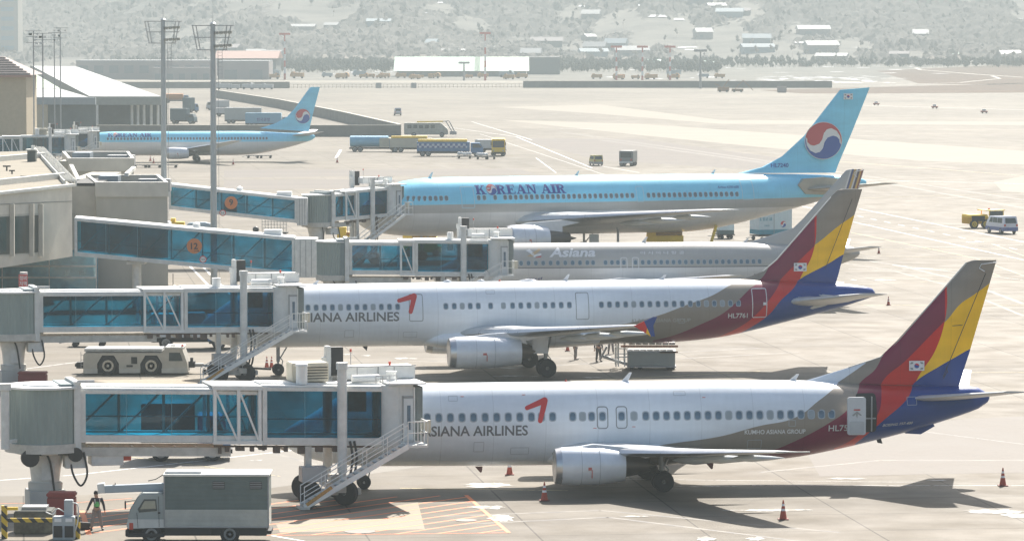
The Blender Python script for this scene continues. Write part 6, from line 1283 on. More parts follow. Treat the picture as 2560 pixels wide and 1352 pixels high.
def van(px, py, yaw, label, col, lower, sc_=1.0, name='van', seats=1, loc=None):
    p = G(px, py); t = thing(name, label, 'van', Fr((p.x, p.y, 0), yaw)); t.scale = (sc_,) * 3
    prof = [(-2.3, .35), (-2.35, .9), (-2.2, 1.15), (-1.6, 1.85), (2.15, 1.95), (2.35, 1.2), (2.38, .35)]
    rings = []
    for y, s in ((-.85, .94), (-.80, 1.0), (.80, 1.0), (.85, .94)): rings.append([(a * (1 if abs(y) < .83 else .985), y * (1 - .10 * max(0, z - 1.1)), .35 + (z - .35) * (1 if abs(y) < .83 else .96)) for a, z in prof])
    b = MB().loft(rings).build('body', col, t, bevel=.04)
    MB().box(-2.36, 2.39, -.87, .87, .33, .78).build('lower_body', lower, b, bevel=.04)
    MB().quad((2.40, -.66, 1.2), (2.40, .66, 1.2), (2.22, .60, 1.75), (2.22, -.60, 1.75)).build('rear_window', VG, b, smooth=0); MB().quad((-2.18, -.62, 1.2), (-2.18, .62, 1.2), (-1.72, .58, 1.76), (-1.72, -.58, 1.76)).build('windscreen', VG, b, smooth=0)
    for x0, x1 in ((-1.45, -.6), (-.5, .6), (.7, 1.9)): MB().quad((x0, -.85, 1.2), (x1, -.85, 1.2), (x1, -.795, 1.75), (x0 + (.3 if x0 < -1 else 0), -.795, 1.75)).build('side_window', VG, b, smooth=0)
    for y in (-.72, .72): MB().box(2.36, 2.41, y - .1, y + .1, .85, 1.08).build('tail_light', ORG, b)
    for x in (-1.5, 1.5):
        for y in (-.78, .78): carwheel(x, y, .33, .2, t)
    MB().box(-2.42, -2.3, -.8, .8, .35, .55).build('bumper', lower, b); return t
VW = mat('van_white', (.62, .63, .70), .3, coat=.4); VB = mat('van_blue', (.10, .14, .34), .4)
van(2504, 583, -72, 'white van with a blue lower body, in front of the yellow pushback tug', VW, VB)
van(994, 289, -85, 'small distant white van on the far apron', VW, STEEL, 1.0)
van(1490, 414, -80, 'small yellow car-like van on the apron beyond the wide-body', mat('pale_yellow_paint', (.55, .48, .16), .5), STEEL, .9)
# ---- far trucks: generic builders
def truck(px, py, Lm, Hm, label, boxc, cabc, side=1, kind='box', yaw=0, name='truck', cabw=1.7, text=None):
    p = G(px, py); t = thing(name, label, 'truck', Fr((p.x, p.y, 0), yaw)); s = side
    def X(a, b): return (min(a * s, b * s), max(a * s, b * s))
    xa, xb = -Lm/2, Lm/2 - cabw
    MB().box(*X(xa, Lm/2 - .2), .4, 2.0, .5, .8).build('chassis', CHS, t)
    if kind == 'tank':
        tk = MB().lathe([(0, .9), (.06, 1.02), (xb - xa - .36, 1.02), (xb - xa - .3, .9)], ((xa + .1) if s > 0 else -(xb - .2), 1.2, .85 + 1.02), 'x', 24).build('tank', boxc, t)
    else:
        tk = MB().box(*X(xa, xb - .15), 0, 2.4, .85, Hm).build('box_body', boxc, t, bevel=.04)
        fe = MB()
        for i in range(int((xb - xa) / .8)): x = xa + .4 + i * .8; fe.box(*X(x, x + .05), -.03, -.003, .93, Hm - .1)
        fe.box(*X(xa + .4, xb - .5), -.028, -.003, .9, .95); fe.build('rib', boxc, tk)
    c = [(xb, .55), (xb, 2.35), (xb + cabw * .72, 2.35), (xb + cabw, 1.45), (xb + cabw, .55)]
    cb = MB().prism([(a * s, b) for a, b in c], 0, 2.3).build('cab', cabc, t, bevel=.06)
    MB().prism([(a * s, b) for a, b in [(xb + .35, 1.5), (xb + .35, 2.15), (xb + cabw * .68, 2.15), (xb + cabw * .9, 1.5)]], -.02, .0).build('side_window', VG, cb)
    q = [(xb + cabw * .76, 2.26), (xb + cabw * .99, 1.55)]; MB().quad(((q[0][0] + .02) * s, .2, q[0][1]), ((q[0][0] + .02) * s, 2.1, q[0][1]), ((q[1][0] + .02) * s, 2.1, q[1][1]), ((q[1][0] + .02) * s, .2, q[1][1])).build('windscreen', VG, cb)
    MB().box(*X(xb + .1, xb + cabw + .1), .05, 2.25, .4, .62).build('bumper', CHS, cb)
    for x in (xa + 1.0, xa + 2.0 if Lm > 7.5 else xa + 1.0, xb + cabw * .45):
        for y in (.15, 2.2): carwheel(x * s, y, .48, .28, t)
    if text: v, f = text_mesh(text, .8, .02); w = max(a for a, b in v); map2d([(a - w/2 - cabw * .5 * s, b + 1.3) for a, b in v], f, flat(-.04), 'lettering', KTX, tk, 5)
    return t, tk
BLT = mat('truck_blue', (.05, .17, .36), .5, var=.1); SKY = mat('sky_blue_panel', (.18, .42, .58), .5, var=.05); WHT = mat('truck_white', (.55, .56, .56), .5, var=.08); TEALD = mat('dark_teal_truck', (.06, .12, .15), .5); ORN = mat('truck_orange', (.50, .20, .05), .5); CHK = bpy.data.materials.new('checker_panel'); CHK.use_nodes = True
N = CHK.node_tree.nodes; ck = N.new('ShaderNodeTexChecker'); tc = N.new('ShaderNodeTexCoord'); ck.inputs['Scale'].default_value = 2.2; ck.inputs[1].default_value = (.03, .07, .26, 1); ck.inputs[2].default_value = (.55, .58, .62, 1); CHK.node_tree.links.new(tc.outputs['Object'], ck.inputs[0]); CHK.node_tree.links.new(ck.outputs[0], N['Principled BSDF'].inputs['Base Color'])
t, tk = truck(1125, 391, 11.6, 2.5, 'long fuel tanker truck with yellow top and blue and white checkered side', BLT, BLT, 1, 'box', 0, 'fuel_truck', 2.2)
MB().box(-5.7, 3.0, -.05, .0, 1.5, 2.2).build('checkered_panel', CHK, tk, smooth=0); MB().box(-5.6, 3.0, .1, 2.3, 2.52, 2.95).build('yellow_top', YEL, tk, bevel=.05)
t, tk = truck(1040, 381, 9.5, 2.5, 'cream and yellow fuel truck behind the checkered tanker', mat('cream_panel', (.52, .48, .38), .5), WHT, 1, 'box', 0, 'fuel_truck'); MB().box(-4.5, 2, .1, 2.3, 2.52, 2.9).build('yellow_top', YEL, tk, bevel=.05)
t, tk = truck(935, 380, 9.0, 2.3, 'fuel truck with a plain sky blue tank at the left end of the row', SKY, BLT, 1, 'tank', 0, 'fuel_truck'); MB().box(1.0, 3.0, .1, 2.2, .9, 2.5).build('pump_cabinet', mat('cream_panel', (0, 0, 0)), tk, bevel=.04)
truck(1222, 383, 5.2, 2.4, 'blue and white cab truck at the right end of the fuel trucks', WHT, BLT, 1, 'box', -14, 'fuel_truck')
yb = YG(391); p = W(1246, 391, yb); BS = thing('bus', 'yellow bus seen head-on right of the fuel trucks', 'bus', Fr((p.x, yb, 0)))
MB().box(-1.2, 1.2, 0, 7, .45, 3.0).build('body', YEL, BS, bevel=.12); MB().box(-1.0, 1.0, -.03, -.003, 1.55, 2.7).build('windscreen', VG, BS, bevel=.02); MB().box(-1.15, 1.15, -.06, .0, .4, .75).build('bumper', CHS, BS)
for x in (-.85, .85):
    MB().cyl((x, -.04, 1.0), (x, .0, 1.0), .14, n=14).build('headlight', HUB, BS); MB().box(x * 1.5 - .06, x * 1.5 + .06, -.3, -.1, 1.9, 2.5).build('mirror', BLK, BS); carwheel(x, .8, .45, .3, BS); carwheel(x, 5.5, .45, .3, BS)
yb = YG(416); p = W(1565, 416, yb); GV = thing('box_van', 'grey box van seen from the rear on the apron beyond the wide-body', 'van', Fr((p.x, yb, 0), -12))
MB().box(-1.15, 1.15, 0, 4, .6, 2.5).build('body', mat('van_grey', (.20, .21, .21), .5), GV, bevel=.08); MB().box(-.9, .9, -.03, -.003, 1.4, 2.2).build('rear_window', VG, GV); MB().box(-1.1, 1.1, -.08, 0, .5, .8).build('bumper', FRM, GV)
for x in (-.85, .85): carwheel(x, .7, .38, .25, GV); carwheel(x, 3.2, .38, .25, GV); MB().box(x - .1, x + .1, -.05, 0, .9, 1.2).build('tail_light', ORG, GV)
yb = YG(343); p = W(1066, 343, yb); DI = thing('maintenance_truck', 'pale maintenance truck with a raised lift frame at its front, beyond the fuel trucks', 'truck', Fr((p.x, yb, 0)))
MB().prism([(-4.6, .5), (-4.6, 2.9), (3.0, 2.9), (3.8, 2.1), (4.4, 1.6), (4.5, .5)], 0, 2.5).build('body', mat('pale_khaki', (.38, .38, .34), .5, var=.2), DI, bevel=.1)
for x in (-3.9, -2.7, -1.5, -.3, .9): MB().box(x, x + .8, -.03, -.003, 1.8, 2.5).build('window', VG, DI)
MB().beam((2.4, 1.2, 3.1), (4.6, 1.2, 3.3), .15).beam((4.0, 1.2, 3.2), (5.4, 1.2, .9), .2).beam((4.7, 1.2, 3.2), (5.9, 1.2, .9), .2).box(4.8, 6.2, .4, 1.9, .5, 1.2).build('lift_frame', STEEL, DI); MB().beam((-2, 1.2, 3.1), (3.4, 1.2, 3.2), .25).build('boom', YEL, DI)
for x in (-2.6, 3.2):
    for y in (.1, 2.4): carwheel(x, y, .5, .3, DI)
for px, lb, w in ((938, 'left one of two pale round tanks against the dark blast wall', 1.5), (978, 'right one of two pale round tanks against the dark blast wall', 1.7)):
    p = G(px, 341); t = thing('storage_tank', lb, 'tank', loc=(p.x, p.y, 0), group='round tanks by the blast wall'); MB().lathe([(0, w*.8), (.2, w), (1.4, w), (1.7, w*.7), (1.75, .01)], (0, 0, .15), 'z', 24).build('tank', mat('tank_cream', (.55, .52, .44), .5), t); MB().box(-w*.8, w*.8, -w*.8, w*.8, 0, .14).build('base', BLK, t)
p = G(890, 340); t = thing('shelter', 'small dark shelter with a white roof left of the round tanks', 'shelter', loc=(p.x, p.y, 0)); MB().box(-1.4, 1.4, 0, 2, 0, 1.6).build('body', TEALD, t, bevel=.03); MB().box(-1.6, 1.6, -.2, 2.2, 1.62, 1.8).build('roof', RFM, t)
# bag dollies
def bagdolly(px, py, label, load=True, L_=2.6):
    p = G(px, py); t = thing('baggage_dolly', label, 'dolly', Fr((p.x, p.y, 0)), group='low dollies'); MB().box(-L_/2, L_/2, 0, 1.5, .4, .52).build('bed', CHS, t)
    for x in (-L_*.36, L_*.36): MB().cyl((x, .05, .2), (x, .2, .2), .2, n=12).build('wheel', RUBBER, t); MB().cyl((x, 1.3, .2), (x, 1.45, .2), .2, n=12).build('wheel', RUBBER, t)
    MB().beam((-L_/2, .75, .4), (-L_/2 - .8, .75, .25), .08).build('drawbar', STEEL, t)
    if load:
        b = MB(); rn = random.Random(px)
        for i in range(5): b.lathe([(0, .01), (.06, .28), (.3, .34), (.52, .2), (.56, .01)], (-L_*.36 + i*L_*.18, .7 + rn.uniform(-.3, .3), .53 + rn.uniform(0, .12)), 'z', 10)
        b.build('white_sacks', RFM, t)
    return t
truck(465, 1153, 4.6, 3.0, 'dark service truck mostly hidden behind the glass of the nearest jet bridge', mat('hidden_truck_dark', (.05, .06, .065), .6), BLT, 1, 'box', 4)
truck(480, 874, 5.6, 2.5, 'white and blue service truck half hidden behind the second jet bridge', WHT, BLT, 1, 'box', 6)
bagdolly(220, 868, 'empty dolly behind the second jet bridge, left of the hidden truck', False, 2.6); bagdolly(1161, 397, 'dolly piled with white sacks in front of the checkered tanker'); bagdolly(1205, 399, 'left one of two dollies with small loads before the yellow bus', True, 2.0); bagdolly(1227, 399, 'empty dolly just left of the yellow bus', False, 1.6)
for px, lb in ((350, 'leftmost empty dolly behind the beige towers'), (385, 'second empty dolly behind the beige towers'), (425, 'third empty dolly, right of the left light mast')): bagdolly(px, 420, lb, False, 2.4)
for px, lb in ((632, 'left empty dolly under the rear of the far blue airliner'), (664, 'right empty dolly under the rear of the far blue airliner')): bagdolly(px, 396, lb, False, 2.2)
# left rear service yard
truck(617, 309, 10.5, 3.7, 'long pale box truck parked by the far blue tail', mat('pale_grey_panel', (.42, .45, .44), .5), TEALD, 1, 'box', 0); truck(668, 318, 10, 3.2, 'sky blue and white trailer with lettering, partly behind the far blue tail', SKY, WHT, 1, 'box', 0, text='한국공항')
truck(442, 258, 7.5, 2.8, 'orange tank truck near the shed roof', ORN, BLT, 1, 'tank', 0); truck(486, 282, 4.2, 4.0, 'dark box truck with an orange mark, seen from behind', TEALD, BLT, 1, 'box', 60); truck(545, 276, 6.2, 2.7, 'white pickup truck behind the right light mast', WHT, WHT, -1, 'box', 8); truck(455, 310, 6.0, 3.6, 'dark truck under the shed edge', TEALD, TEALD, 1, 'box', -15); truck(560, 292, 4.6, 2.2, 'small white truck right of the white pickup', WHT, WHT, 1, 'box', 0)
for px, lb in ((2191, 'left one of three tiny red and white carts far out on the apron'), (2337, 'middle one of three tiny red and white carts far out on the apron'), (2461, 'right one of three tiny red and white carts far out on the apron')):
    p = G(px, {2191: 264, 2337: 272, 2461: 284}[px]); t = thing('marker_cart', lb, 'cart', loc=(p.x, p.y, 0), group='tiny carts on the far apron'); MB().box(-.9, .9, 0, 1, .3, .7).build('body', mat('cart_red', (.5, .16, .12), .6), t); MB().box(-.5, .4, .2, .8, .7, 1.2).build('white_top', FW, t); MB().cyl((-.5, -.02, .2), (-.5, .1, .2), .2).build('wheel', RUBBER, t); MB().cyl((.5, -.02, .2), (.5, .1, .2), .2).build('wheel', RUBBER, t)
# ---- people
SKIN = mat('skin', (.42, .25, .18), .6, var=.05); HAIR = mat('hair_black', (.015, .013, .012), .7); TRS = mat('trousers_grey', (.22, .20, .19), .8, var=.1); JKT = mat('jacket_dark', (.03, .025, .035), .8, var=.1); VST = mat('vest_green', (.10, .42, .12), .6); REFL = mat('reflective_pale', (.6, .62, .6), .4)
def skinmesh(name, vs, es, rs, m, parent, sub=2, root=0):
    me = bpy.data.meshes.new(name); me.from_pydata(vs, es, []); o = bpy.data.objects.new(name, me); COL.objects.link(o)
    md = o.modifiers.new('s', 'SKIN'); 
    for i, r in enumerate(rs): me.skin_vertices[0].data[i].radius = (r, r) if not isinstance(r, tuple) else r
    me.skin_vertices[0].data[root].use_root = True
    s2 = o.modifiers.new('b', 'SUBSURF'); s2.levels = s2.render_levels = sub
    dg = bpy.context.evaluated_depsgraph_get(); m2 = bpy.data.meshes.new_from_object(o.evaluated_get(dg)); bpy.data.objects.remove(o)
    m2.materials.clear(); m2.materials.append(m); m2.shade_smooth()
    o = bpy.data.objects.new(name, m2); COL.objects.link(o)
    if parent is not None: o.parent = parent
    return o
def person(px, py, yaw, label, hgt=1.72, stride=.15, arms=((-.30, .0, .85), (.30, -.05, .85)), jacket=JKT, tr=TRS, vest=True, lean=0.0, headoff=(0, 0)):
    p = G(px, py); A = thing('person', label, 'person', Fr((p.x, p.y, 0), yaw)); A.scale = (hgt / 1.72,) * 3
    lx_ = lean
    V = [(0, 0, .95), (lx_*.4, 0, 1.15), (lx_*.8, 0, 1.38), (lx_, 0, 1.47), (lx_ + headoff[0], headoff[1], 1.56), (lx_ + headoff[0], headoff[1], 1.70)]
    Rr = [(.16, .12), (.14, .105), (.17, .11), .06, .085, .085]; E = [(0, 1), (1, 2), (2, 3), (3, 4), (4, 5)]
    for s in (-1, 1):
        k = len(V); sx = s * stride
        V += [(s * .09, 0, .88), (s * .10 + sx * .5, -.03, .50), (s * .11 + sx, 0, .09), (s * .12 + sx, -.16, .04)]; Rr += [.10, .068, .048, .045]; E += [(0, k), (k, k + 1), (k + 1, k + 2), (k + 2, k + 3)]
        a = arms[0 if s < 0 else 1]; k = len(V); V += [(lx_*.8 + s * .20, 0, 1.40), (lx_*.8 + s * .24 + (a[0] - s * .24) * .45, .02 + a[1] * .3, 1.12), (a[0], a[1], a[2])]; Rr += [.065, .048, .034]; E += [(2, k), (k, k + 1), (k + 1, k + 2)]
    b = skinmesh('body', V, E, Rr, SKIN, A)
    cl = skinmesh('jacket', [V[0], V[1], V[2], (V[3][0], 0, 1.43)] + [V[10 - 0 + 0]] * 0 + [V[10], V[11], tuple(Vector(V[11]).lerp(Vector(V[12]), .85)), V[17], V[18], tuple(Vector(V[18]).lerp(Vector(V[19]), .85))], [(0, 1), (1, 2), (2, 3), (2, 4), (4, 5), (5, 6), (2, 7), (7, 8), (8, 9)], [(.185, .14), (.17, .13), (.195, .13), .075, .082, .062, .050, .082, .062, .050], jacket, A)
    skinmesh('trousers', [(0, 0, .97), V[6], V[7], V[8], V[13], V[14], V[15]], [(0, 1), (1, 2), (2, 3), (0, 4), (4, 5), (5, 6)], [(.17, .13), .118, .088, .072, .118, .088, .072], tr, A)
    for s, i in ((-1, 9), (1, 16)):
        x, y, z = V[i]; MB().lathe([(0, .02), (.04, .05), (.16, .052), (.24, .042), (.28, .01)], (x, y - .06, .05), 'y', 10).build('shoe', BLK, A)
    for i in (12, 19):
        x, y, z = V[i]; e = Vector(V[i]) - Vector(V[i - 1]); e.normalize(); h = MB().lathe([(0, .028), (.03, .04), (.07, .042), (.09, .03)], (0, 0, 0), 'z', 8)
        for j in range(4): h.cyl((-.03 + .02 * j, 0, .085), (-.033 + .022 * j, -.012, .165 - .012 * abs(j - 1)), .010, .007, n=6)
        h.cyl((.035, 0, .03), (.06, -.02, .09), .011, .008, n=6); ho = h.build('hand', SKIN, A); ho.location = (x, y, z); ho.rotation_euler = e.to_track_quat('Z', 'Y').to_euler()
    hx, hy = V[4][0], V[4][1]
    hr = MB().lathe([(-.02, .098), (.05, .105), (.10, .09), (.14, .05), (.155, .005)], (hx, hy + .02, 1.63), 'z', 14).build('hair', HAIR, A)
    MB().lathe([(0, .006), (.03, .016), (.05, .004)], (hx, hy - .095, 1.58), 'z', 6).build('nose', SKIN, b); MB().box(hx - .045, hx - .02, hy - .096, hy - .085, 1.625, 1.64).box(hx + .02, hx + .045, hy - .096, hy - .085, 1.625, 1.64).build('eyes', BLK, b); MB().box(hx - .025, hx + .025, hy - .094, hy - .082, 1.545, 1.555).build('mouth', mat('lips', (.3, .1, .09), .6, var=0), b)
    if vest:
        v = skinmesh('vest', [(lx_*.15, 0, 1.0), V[1], (lx_*.75, 0, 1.33)], [(0, 1), (1, 2)], [(.195, .15), (.19, .15), (.205, .142)], VST, A); bd = MB()
        for z in (1.05, 1.17): bd.lathe([(-.03, .197), (.03, .197)], (0, 0, 0), 'z', 20)
        q = MB()
        for s in (-1, 1): q.beam((lx_*.8 + s * .10, -.155, 1.22), (lx_*.8 + s * .11, -.15, 1.42), .05, .03)
        q.build('shoulder_strap', REFL, A)
    return A
person(242, 1324, 12, 'person in a dark jacket and green vest standing by the hatched area, looking down', 1.72, .13, ((-.46, -.05, .84), (.36, -.05, .82)), lean=.02, headoff=(-.05, -.05))
person(1438, 899, 75, 'person in grey trousers walking under the long airliner', 1.70, .02, vest=False, jacket=mat('maroon_jacket', (.22, .05, .04), .8))
person(1496, 904, 30, 'person in dark clothes standing at the grey container loader', 1.75, .05, vest=False, tr=mat('trousers_dark', (.07, .065, .06), .8)); person(1527, 884, 10, 'person standing behind the loader ramp under the long airliner', 1.72, .06, vest=False)
p = G(210, 1324); SC = thing('suitcase', 'small black suitcase lying tilted beside the person in the green vest', 'suitcase', Fr((p.x, p.y, 0), 20)); MB().prism([(-.28, .02), (.22, -.0), (.36, .30), (-.2, .36)], 0, .32).build('case', BLK, SC, bevel=.04); MB().tube([(.30, .16, .26), (.48, .16, .3), (.5, .16, .2), (.34, .16, .12)], .018).build('handle', STEEL, SC); MB().cyl((.26, .0, .06), (.26, .3, .06), .05).build('wheel', RUBBER, SC)
p = G(440, 742); CBX = thing('utility_cabinet', 'small grey utility cabinet with a thin whip antenna right of the beige tower', 'cabinet', loc=(p.x, p.y, 0)); sU = p.y / F; MB().prism([(-9 * sU, 0), (9 * sU, 0), (9 * sU, 24 * sU), (-9 * sU, 30 * sU)], 0, .8).build('body', BEI2, CBX); MB().cyl((-8 * sU, .3, 28 * sU), (-8 * sU, .3, 58 * sU), .03).build('antenna', BLK, CBX)
# ================================================================= BACKGROUND
rn = random.Random(11)
def HT_(x, d):
    t = max(0, d - 2450); h = t * .030
    for cx, cd, rx, rd, a in ((190, 3350, 150, 420, 42), (330, 3900, 260, 500, 40), (-130, 3250, 140, 350, 34), (60, 4200, 220, 500, 30), (-330, 3600, 150, 500, 34), (-80, 2900, 60, 200, 10), (480, 3300, 120, 300, 6), (560, 4300, 240, 500, 30)):
        h += a * math.exp(-((x - cx) / rx) ** 2 - ((d - cd) / rd) ** 2)
    h += 3.0 * math.sin(x * .021 + d * .004) * min(1, t / 400) + 1.6 * math.sin(x * .07 + 1.3) * min(1, t / 300)
    return h - (.3 if t == 0 else 0)
b = MB(); nx, nd = 90, 60
for j in range(nd + 1):
    for i in range(nx + 1):
        x = -1300 + 3400 * i / nx; d = 2440 + (6300 - 2440) * (j / nd) ** 1.5; b.v.append((x, d, HT_(x, d)))
for j in range(nd):
    for i in range(nx): k = j * (nx + 1) + i; b.f.append((k, k + 1, k + nx + 2, k + nx + 1))
hl = mat('hill_scrub', (.17, .155, .13), .95, var=.45, scale=.02)
tag(b.build('hills', hl, smooth=80), kind='structure')
# woodland on the slopes: one mass nobody could count
def tree_blob(b, x, y, z, r, h):
    for c in range(3):
        cx, cy, cz = x + rn.uniform(-.5, .5) * r, y + rn.uniform(-.5, .5) * r, z + h * rn.uniform(.45, .85); rr = r * rn.uniform(.45, .8); k = len(b.v)
        P = [(0, 0, 1), (0, 0, -1)] + [(math.cos(a * 1.2566), math.sin(a * 1.2566), rn.uniform(-.3, .3)) for a in range(5)]
        b.v += [(cx + p[0] * rr * rn.uniform(.7, 1.3), cy + p[1] * rr * rn.uniform(.7, 1.3), cz + p[2] * rr * rn.uniform(.8, 1.5)) for p in P]
        for i in range(5):
            j = (i + 1) % 5; b.f += [(k, k + 2 + i, k + 2 + j), (k + 1, k + 2 + j, k + 2 + i)]
    k = len(b.v); b.v += [(x - .15, y, z - 1), (x + .15, y, z - 1), (x, y, z + h * .7)]; b.f.append((k, k + 1, k + 2))
b = MB(); nc, ds = 330, [2455 + 2900 * (k / 330) ** 1.15 for k in range(331)]
for d in ds:
    for i in range(nc + 1):
        x = (-150 + 2860 * i / nc - 1280) / F * d + rn.uniform(-1.2, 1.2)
        n = math.sin(x * .018 + 2) + math.sin(d * .006 + x * .01) + .7 * math.sin(x * .055 + d * .013) + .5 * math.sin(x * .13 - d * .021) + rn.uniform(-.5, .5)
        m = max(0, min(1, (n + .9) * .9)); b.v.append((x, d + rn.uniform(-2, 2), HT_(x, d) - 1.2 + m * (5.2 + rn.uniform(-2.2, 2.4))))
for j in range(len(ds) - 1):
    for i in range(nc): k = j * (nc + 1) + i; b.f.append((k, k + 1, k + nc + 2, k + nc + 1))
for i in range(900):
    d = 2450 + 2300 * rn.random() ** 1.3; x = (rn.uniform(-100, 2660) - 1280) / F * d
    tree_blob(b, x, d, HT_(x, d), rn.uniform(1.2, 2.2), rn.uniform(6, 9))
tag(b.build('woodland', mat('winter_trees', (.36, .33, .30), .95, var=.22, scale=.012), smooth=0), kind='stuff')
b = MB()
for i in range(3000):
    px = rn.uniform(300, 2560); d = rn.uniform(2020, 2420)
    if 1800 < px < 2600 and d < 2300: continue
    x = (px - 1280) / F * d; tree_blob(b, x, d, 0, rn.uniform(1.1, 2.2), rn.uniform(2.5, 6.5))
tag(b.build('woodland', mat('dark_evergreen', (.22, .215, .185), .95, var=.4, scale=.05), smooth=0), kind='stuff')
for nm_ in ('winter_trees', 'dark_evergreen'):      # bare twigs let light through
    m_ = MATS[nm_]; N = m_.node_tree.nodes; Lk = m_.node_tree.links; b_ = N['Principled BSDF']; tr_ = N.new('ShaderNodeBsdfTranslucent'); mx_ = N.new('ShaderNodeMixShader'); mx_.inputs[0].default_value = .55
    Lk.new(b_.inputs['Base Color'].links[0].from_socket, tr_.inputs[0]); Lk.new(b_.outputs[0], mx_.inputs[1]); Lk.new(tr_.outputs[0], mx_.inputs[2]); Lk.new(mx_.outputs[0], N['Material Output'].inputs[0])
# long walls round the apron
WAL = mat('blast_wall_grey', (.20, .195, .175), .85, var=.15, scale=.3)
def wall(pts, h, label, name='blast_wall', m=WAL, th=.5):
    P = [G(*q) for q in pts]; A = thing(name, label, 'wall', loc=(P[0].x, P[0].y, 0)); b = MB(); c = MB(); o = P[0]
    for p, q in zip(P, P[1:]):
        b.beam((p.x - o.x, p.y - o.y, h / 2), (q.x - o.x, q.y - o.y, h / 2), th, h); c.beam((p.x - o.x, p.y - o.y, h + .06), (q.x - o.x, q.y - o.y, h + .06), th + .2, .12)
    b.build('wall_face', m, A, smooth=0); c.build('coping', BEI, A, smooth=0)
wall([(540, 244), (700, 271), (860, 306), (1000, 341)], 2.4, 'dark diagonal blast wall running down behind the far blue tail')
wall([(150, 342), (1002, 342)], 2.3, 'low dark wall behind the far blue airliner and the round tanks')
wall([(-60, 221), (724, 221)], 2.3, 'low grey wall along the far edge of the apron on the left'); wall([(1308, 220), (2080, 220)], 2.5, 'low grey wall along the far edge of the apron right of the fence')
FN = thing('perimeter_fence', 'pale railing fence with two small boxes along the far apron edge between the walls', 'fence', loc=G(724, 221).to_tuple()); a, c_ = G(724, 221), G(1308, 220); b = MB(); n = 60
for i in range(n + 1): q = a.lerp(c_, i / n) - a; b.beam((q.x, q.y, 0), (q.x, q.y, 1.5), .12)
for z in (.4, 1.45): b.beam((0, 0, z), (c_.x - a.x, c_.y - a.y, z), .1)
b.build('railing', mat('fence_tan', (.38, .33, .25), .8), FN, smooth=0); 
for t in (.38, .53): q = a.lerp(c_, t) - a; MB().box(q.x - 1, q.x + 1, q.y - .8, q.y + .4, 0, 2).build('fence_box', STEEL, FN)
# grass, road and snow at the right
GRS = mat('dry_grass', (.10, .058, .03), .95, var=.25, scale=.05, stretch=(.3, 1, 1)); SNW = mat('snow', (.75, .76, .78), .7, var=.1)
def sheet(name, pts, m, z): tag(MB().quad(*[(v.x, v.y, z) for v in (G(*p) for p in pts)]).build(name, m, smooth=0), kind='structure')
sheet('grass', [(1900, 226), (2200, 218), (2560, 208), (2700, 206), (2700, 230), (2560, 232), (2200, 234), (2000, 234)], GRS, .010)
sheet('grass', [(2190, 178), (2560, 160), (2700, 158), (2700, 206), (2480, 212), (2300, 210)], GRS, .010)
sheet('ground_cover', [(-100, 200), (2200, 203), (2280, 172), (2700, 150), (2700, 136), (-100, 134)], mat('scrub_ground', (.17, .16, .135), .95, var=.4, scale=.03), .006)
sheet('pavement', [(-100, 200.3), (2150, 203.3), (2150, 208), (-100, 206)], CREAM, .011)
marking('road', [([(2600, 160), (2420, 165), (2290, 170), (2300, 175), (2440, 186), (2560, 194)], 2.2), ([(2000, 216), (2200, 214), (2400, 207), (2500, 197), (2480, 190)], 1.6), ([(2600, 208), (2490, 211), (2380, 213)], 1.2)], mat('pale_road', (.52, .50, .45), .8, var=.05), .02)
b = MB()
for i in range(150):
    if i < 70: px, py, w, h_ = rn.gauss(2040, 90), rn.uniform(192, 208), rn.uniform(1, 6), rn.uniform(2, 9)
    elif i < 110: px, py, w, h_ = rn.uniform(1500, 2400), rn.uniform(160, 200), rn.uniform(1, 5), rn.uniform(4, 14)
    else: px, py, w, h_ = rn.uniform(820, 1100), rn.uniform(170, 186), rn.uniform(1, 4), rn.uniform(4, 12)
    c = G(px, py); n = 9; k = len(b.v); b.v += [(c.x + w * math.cos(2*math.pi*j/n) * rn.uniform(.5, 1.2), c.y + h_ * math.sin(2*math.pi*j/n) * rn.uniform(.5, 1.2), .03) for j in range(n)]; b.f.append(tuple(range(k, k + n)))
tag(b.build('snow_patches', SNW, smooth=0), kind='structure')
b = MB()
for i in range(110):
    px = rn.choice((rn.uniform(900, 1500), rn.uniform(1180, 1450), rn.uniform(1900, 2560), rn.uniform(1600, 1800))); d = rn.choice((rn.uniform(2900, 3100), rn.uniform(3400, 3600), rn.uniform(2600, 2700), rn.uniform(4000, 4300)))
    x = (px - 1280) / F * d; w = rn.uniform(1.5, 9); y2 = rn.uniform(3, 12); k = len(b.v); z = HT_(x, d); z1 = HT_(x, d + y2); b.v += [(x - w, d, z + .5), (x + w, d + rn.uniform(-2, 2), z + .5), (x + w * .7, d + y2, z1 + .9), (x - w * .8, d + y2, z1 + .9)]; b.f.append((k, k + 1, k + 2, k + 3))
tag(b.build('snow_patches', SNW, smooth=0), kind='structure')
# far masts painted red and white
def rwmast(px, ytop, ybase, label, painted=True):
    p = G(px, ybase); A = thing('striped_mast' if painted else 'far_light_mast', label, 'light mast', loc=(p.x, p.y, 0), group='far masts'); H_ = W(px, ytop, p.y).z; n = 7
    MR = mat('mast_red', (.55, .09, .06), .6, var=0)
    for i in range(n): MB().cyl((0, 0, H_ * i / n), (0, 0, H_ * (i + 1) / n), .5 - .03 * i, .47 - .03 * i, n=8).build('mast_segment', (MR if i % 2 == (n - 1) % 2 else FW) if painted else STEEL, A)
    MB().box(-2.4, 2.4, -.6, .6, H_, H_ + .9).build('head', (MR if painted else STEEL), A)
for px, yt, yb_, lb in ((712, 88, 200, 'red and white mast left of the green-roofed hangar'), (1213, 86, 202, 'red and white mast in front of the green-roofed hangar'), (1541, 120, 201, 'left one of three red and white masts close together right of centre'), (1606, 120, 201, 'middle one of three red and white masts close together right of centre'), (1675, 120, 201, 'right one of three red and white masts close together right of centre')): rwmast(px, yt, yb_, lb)
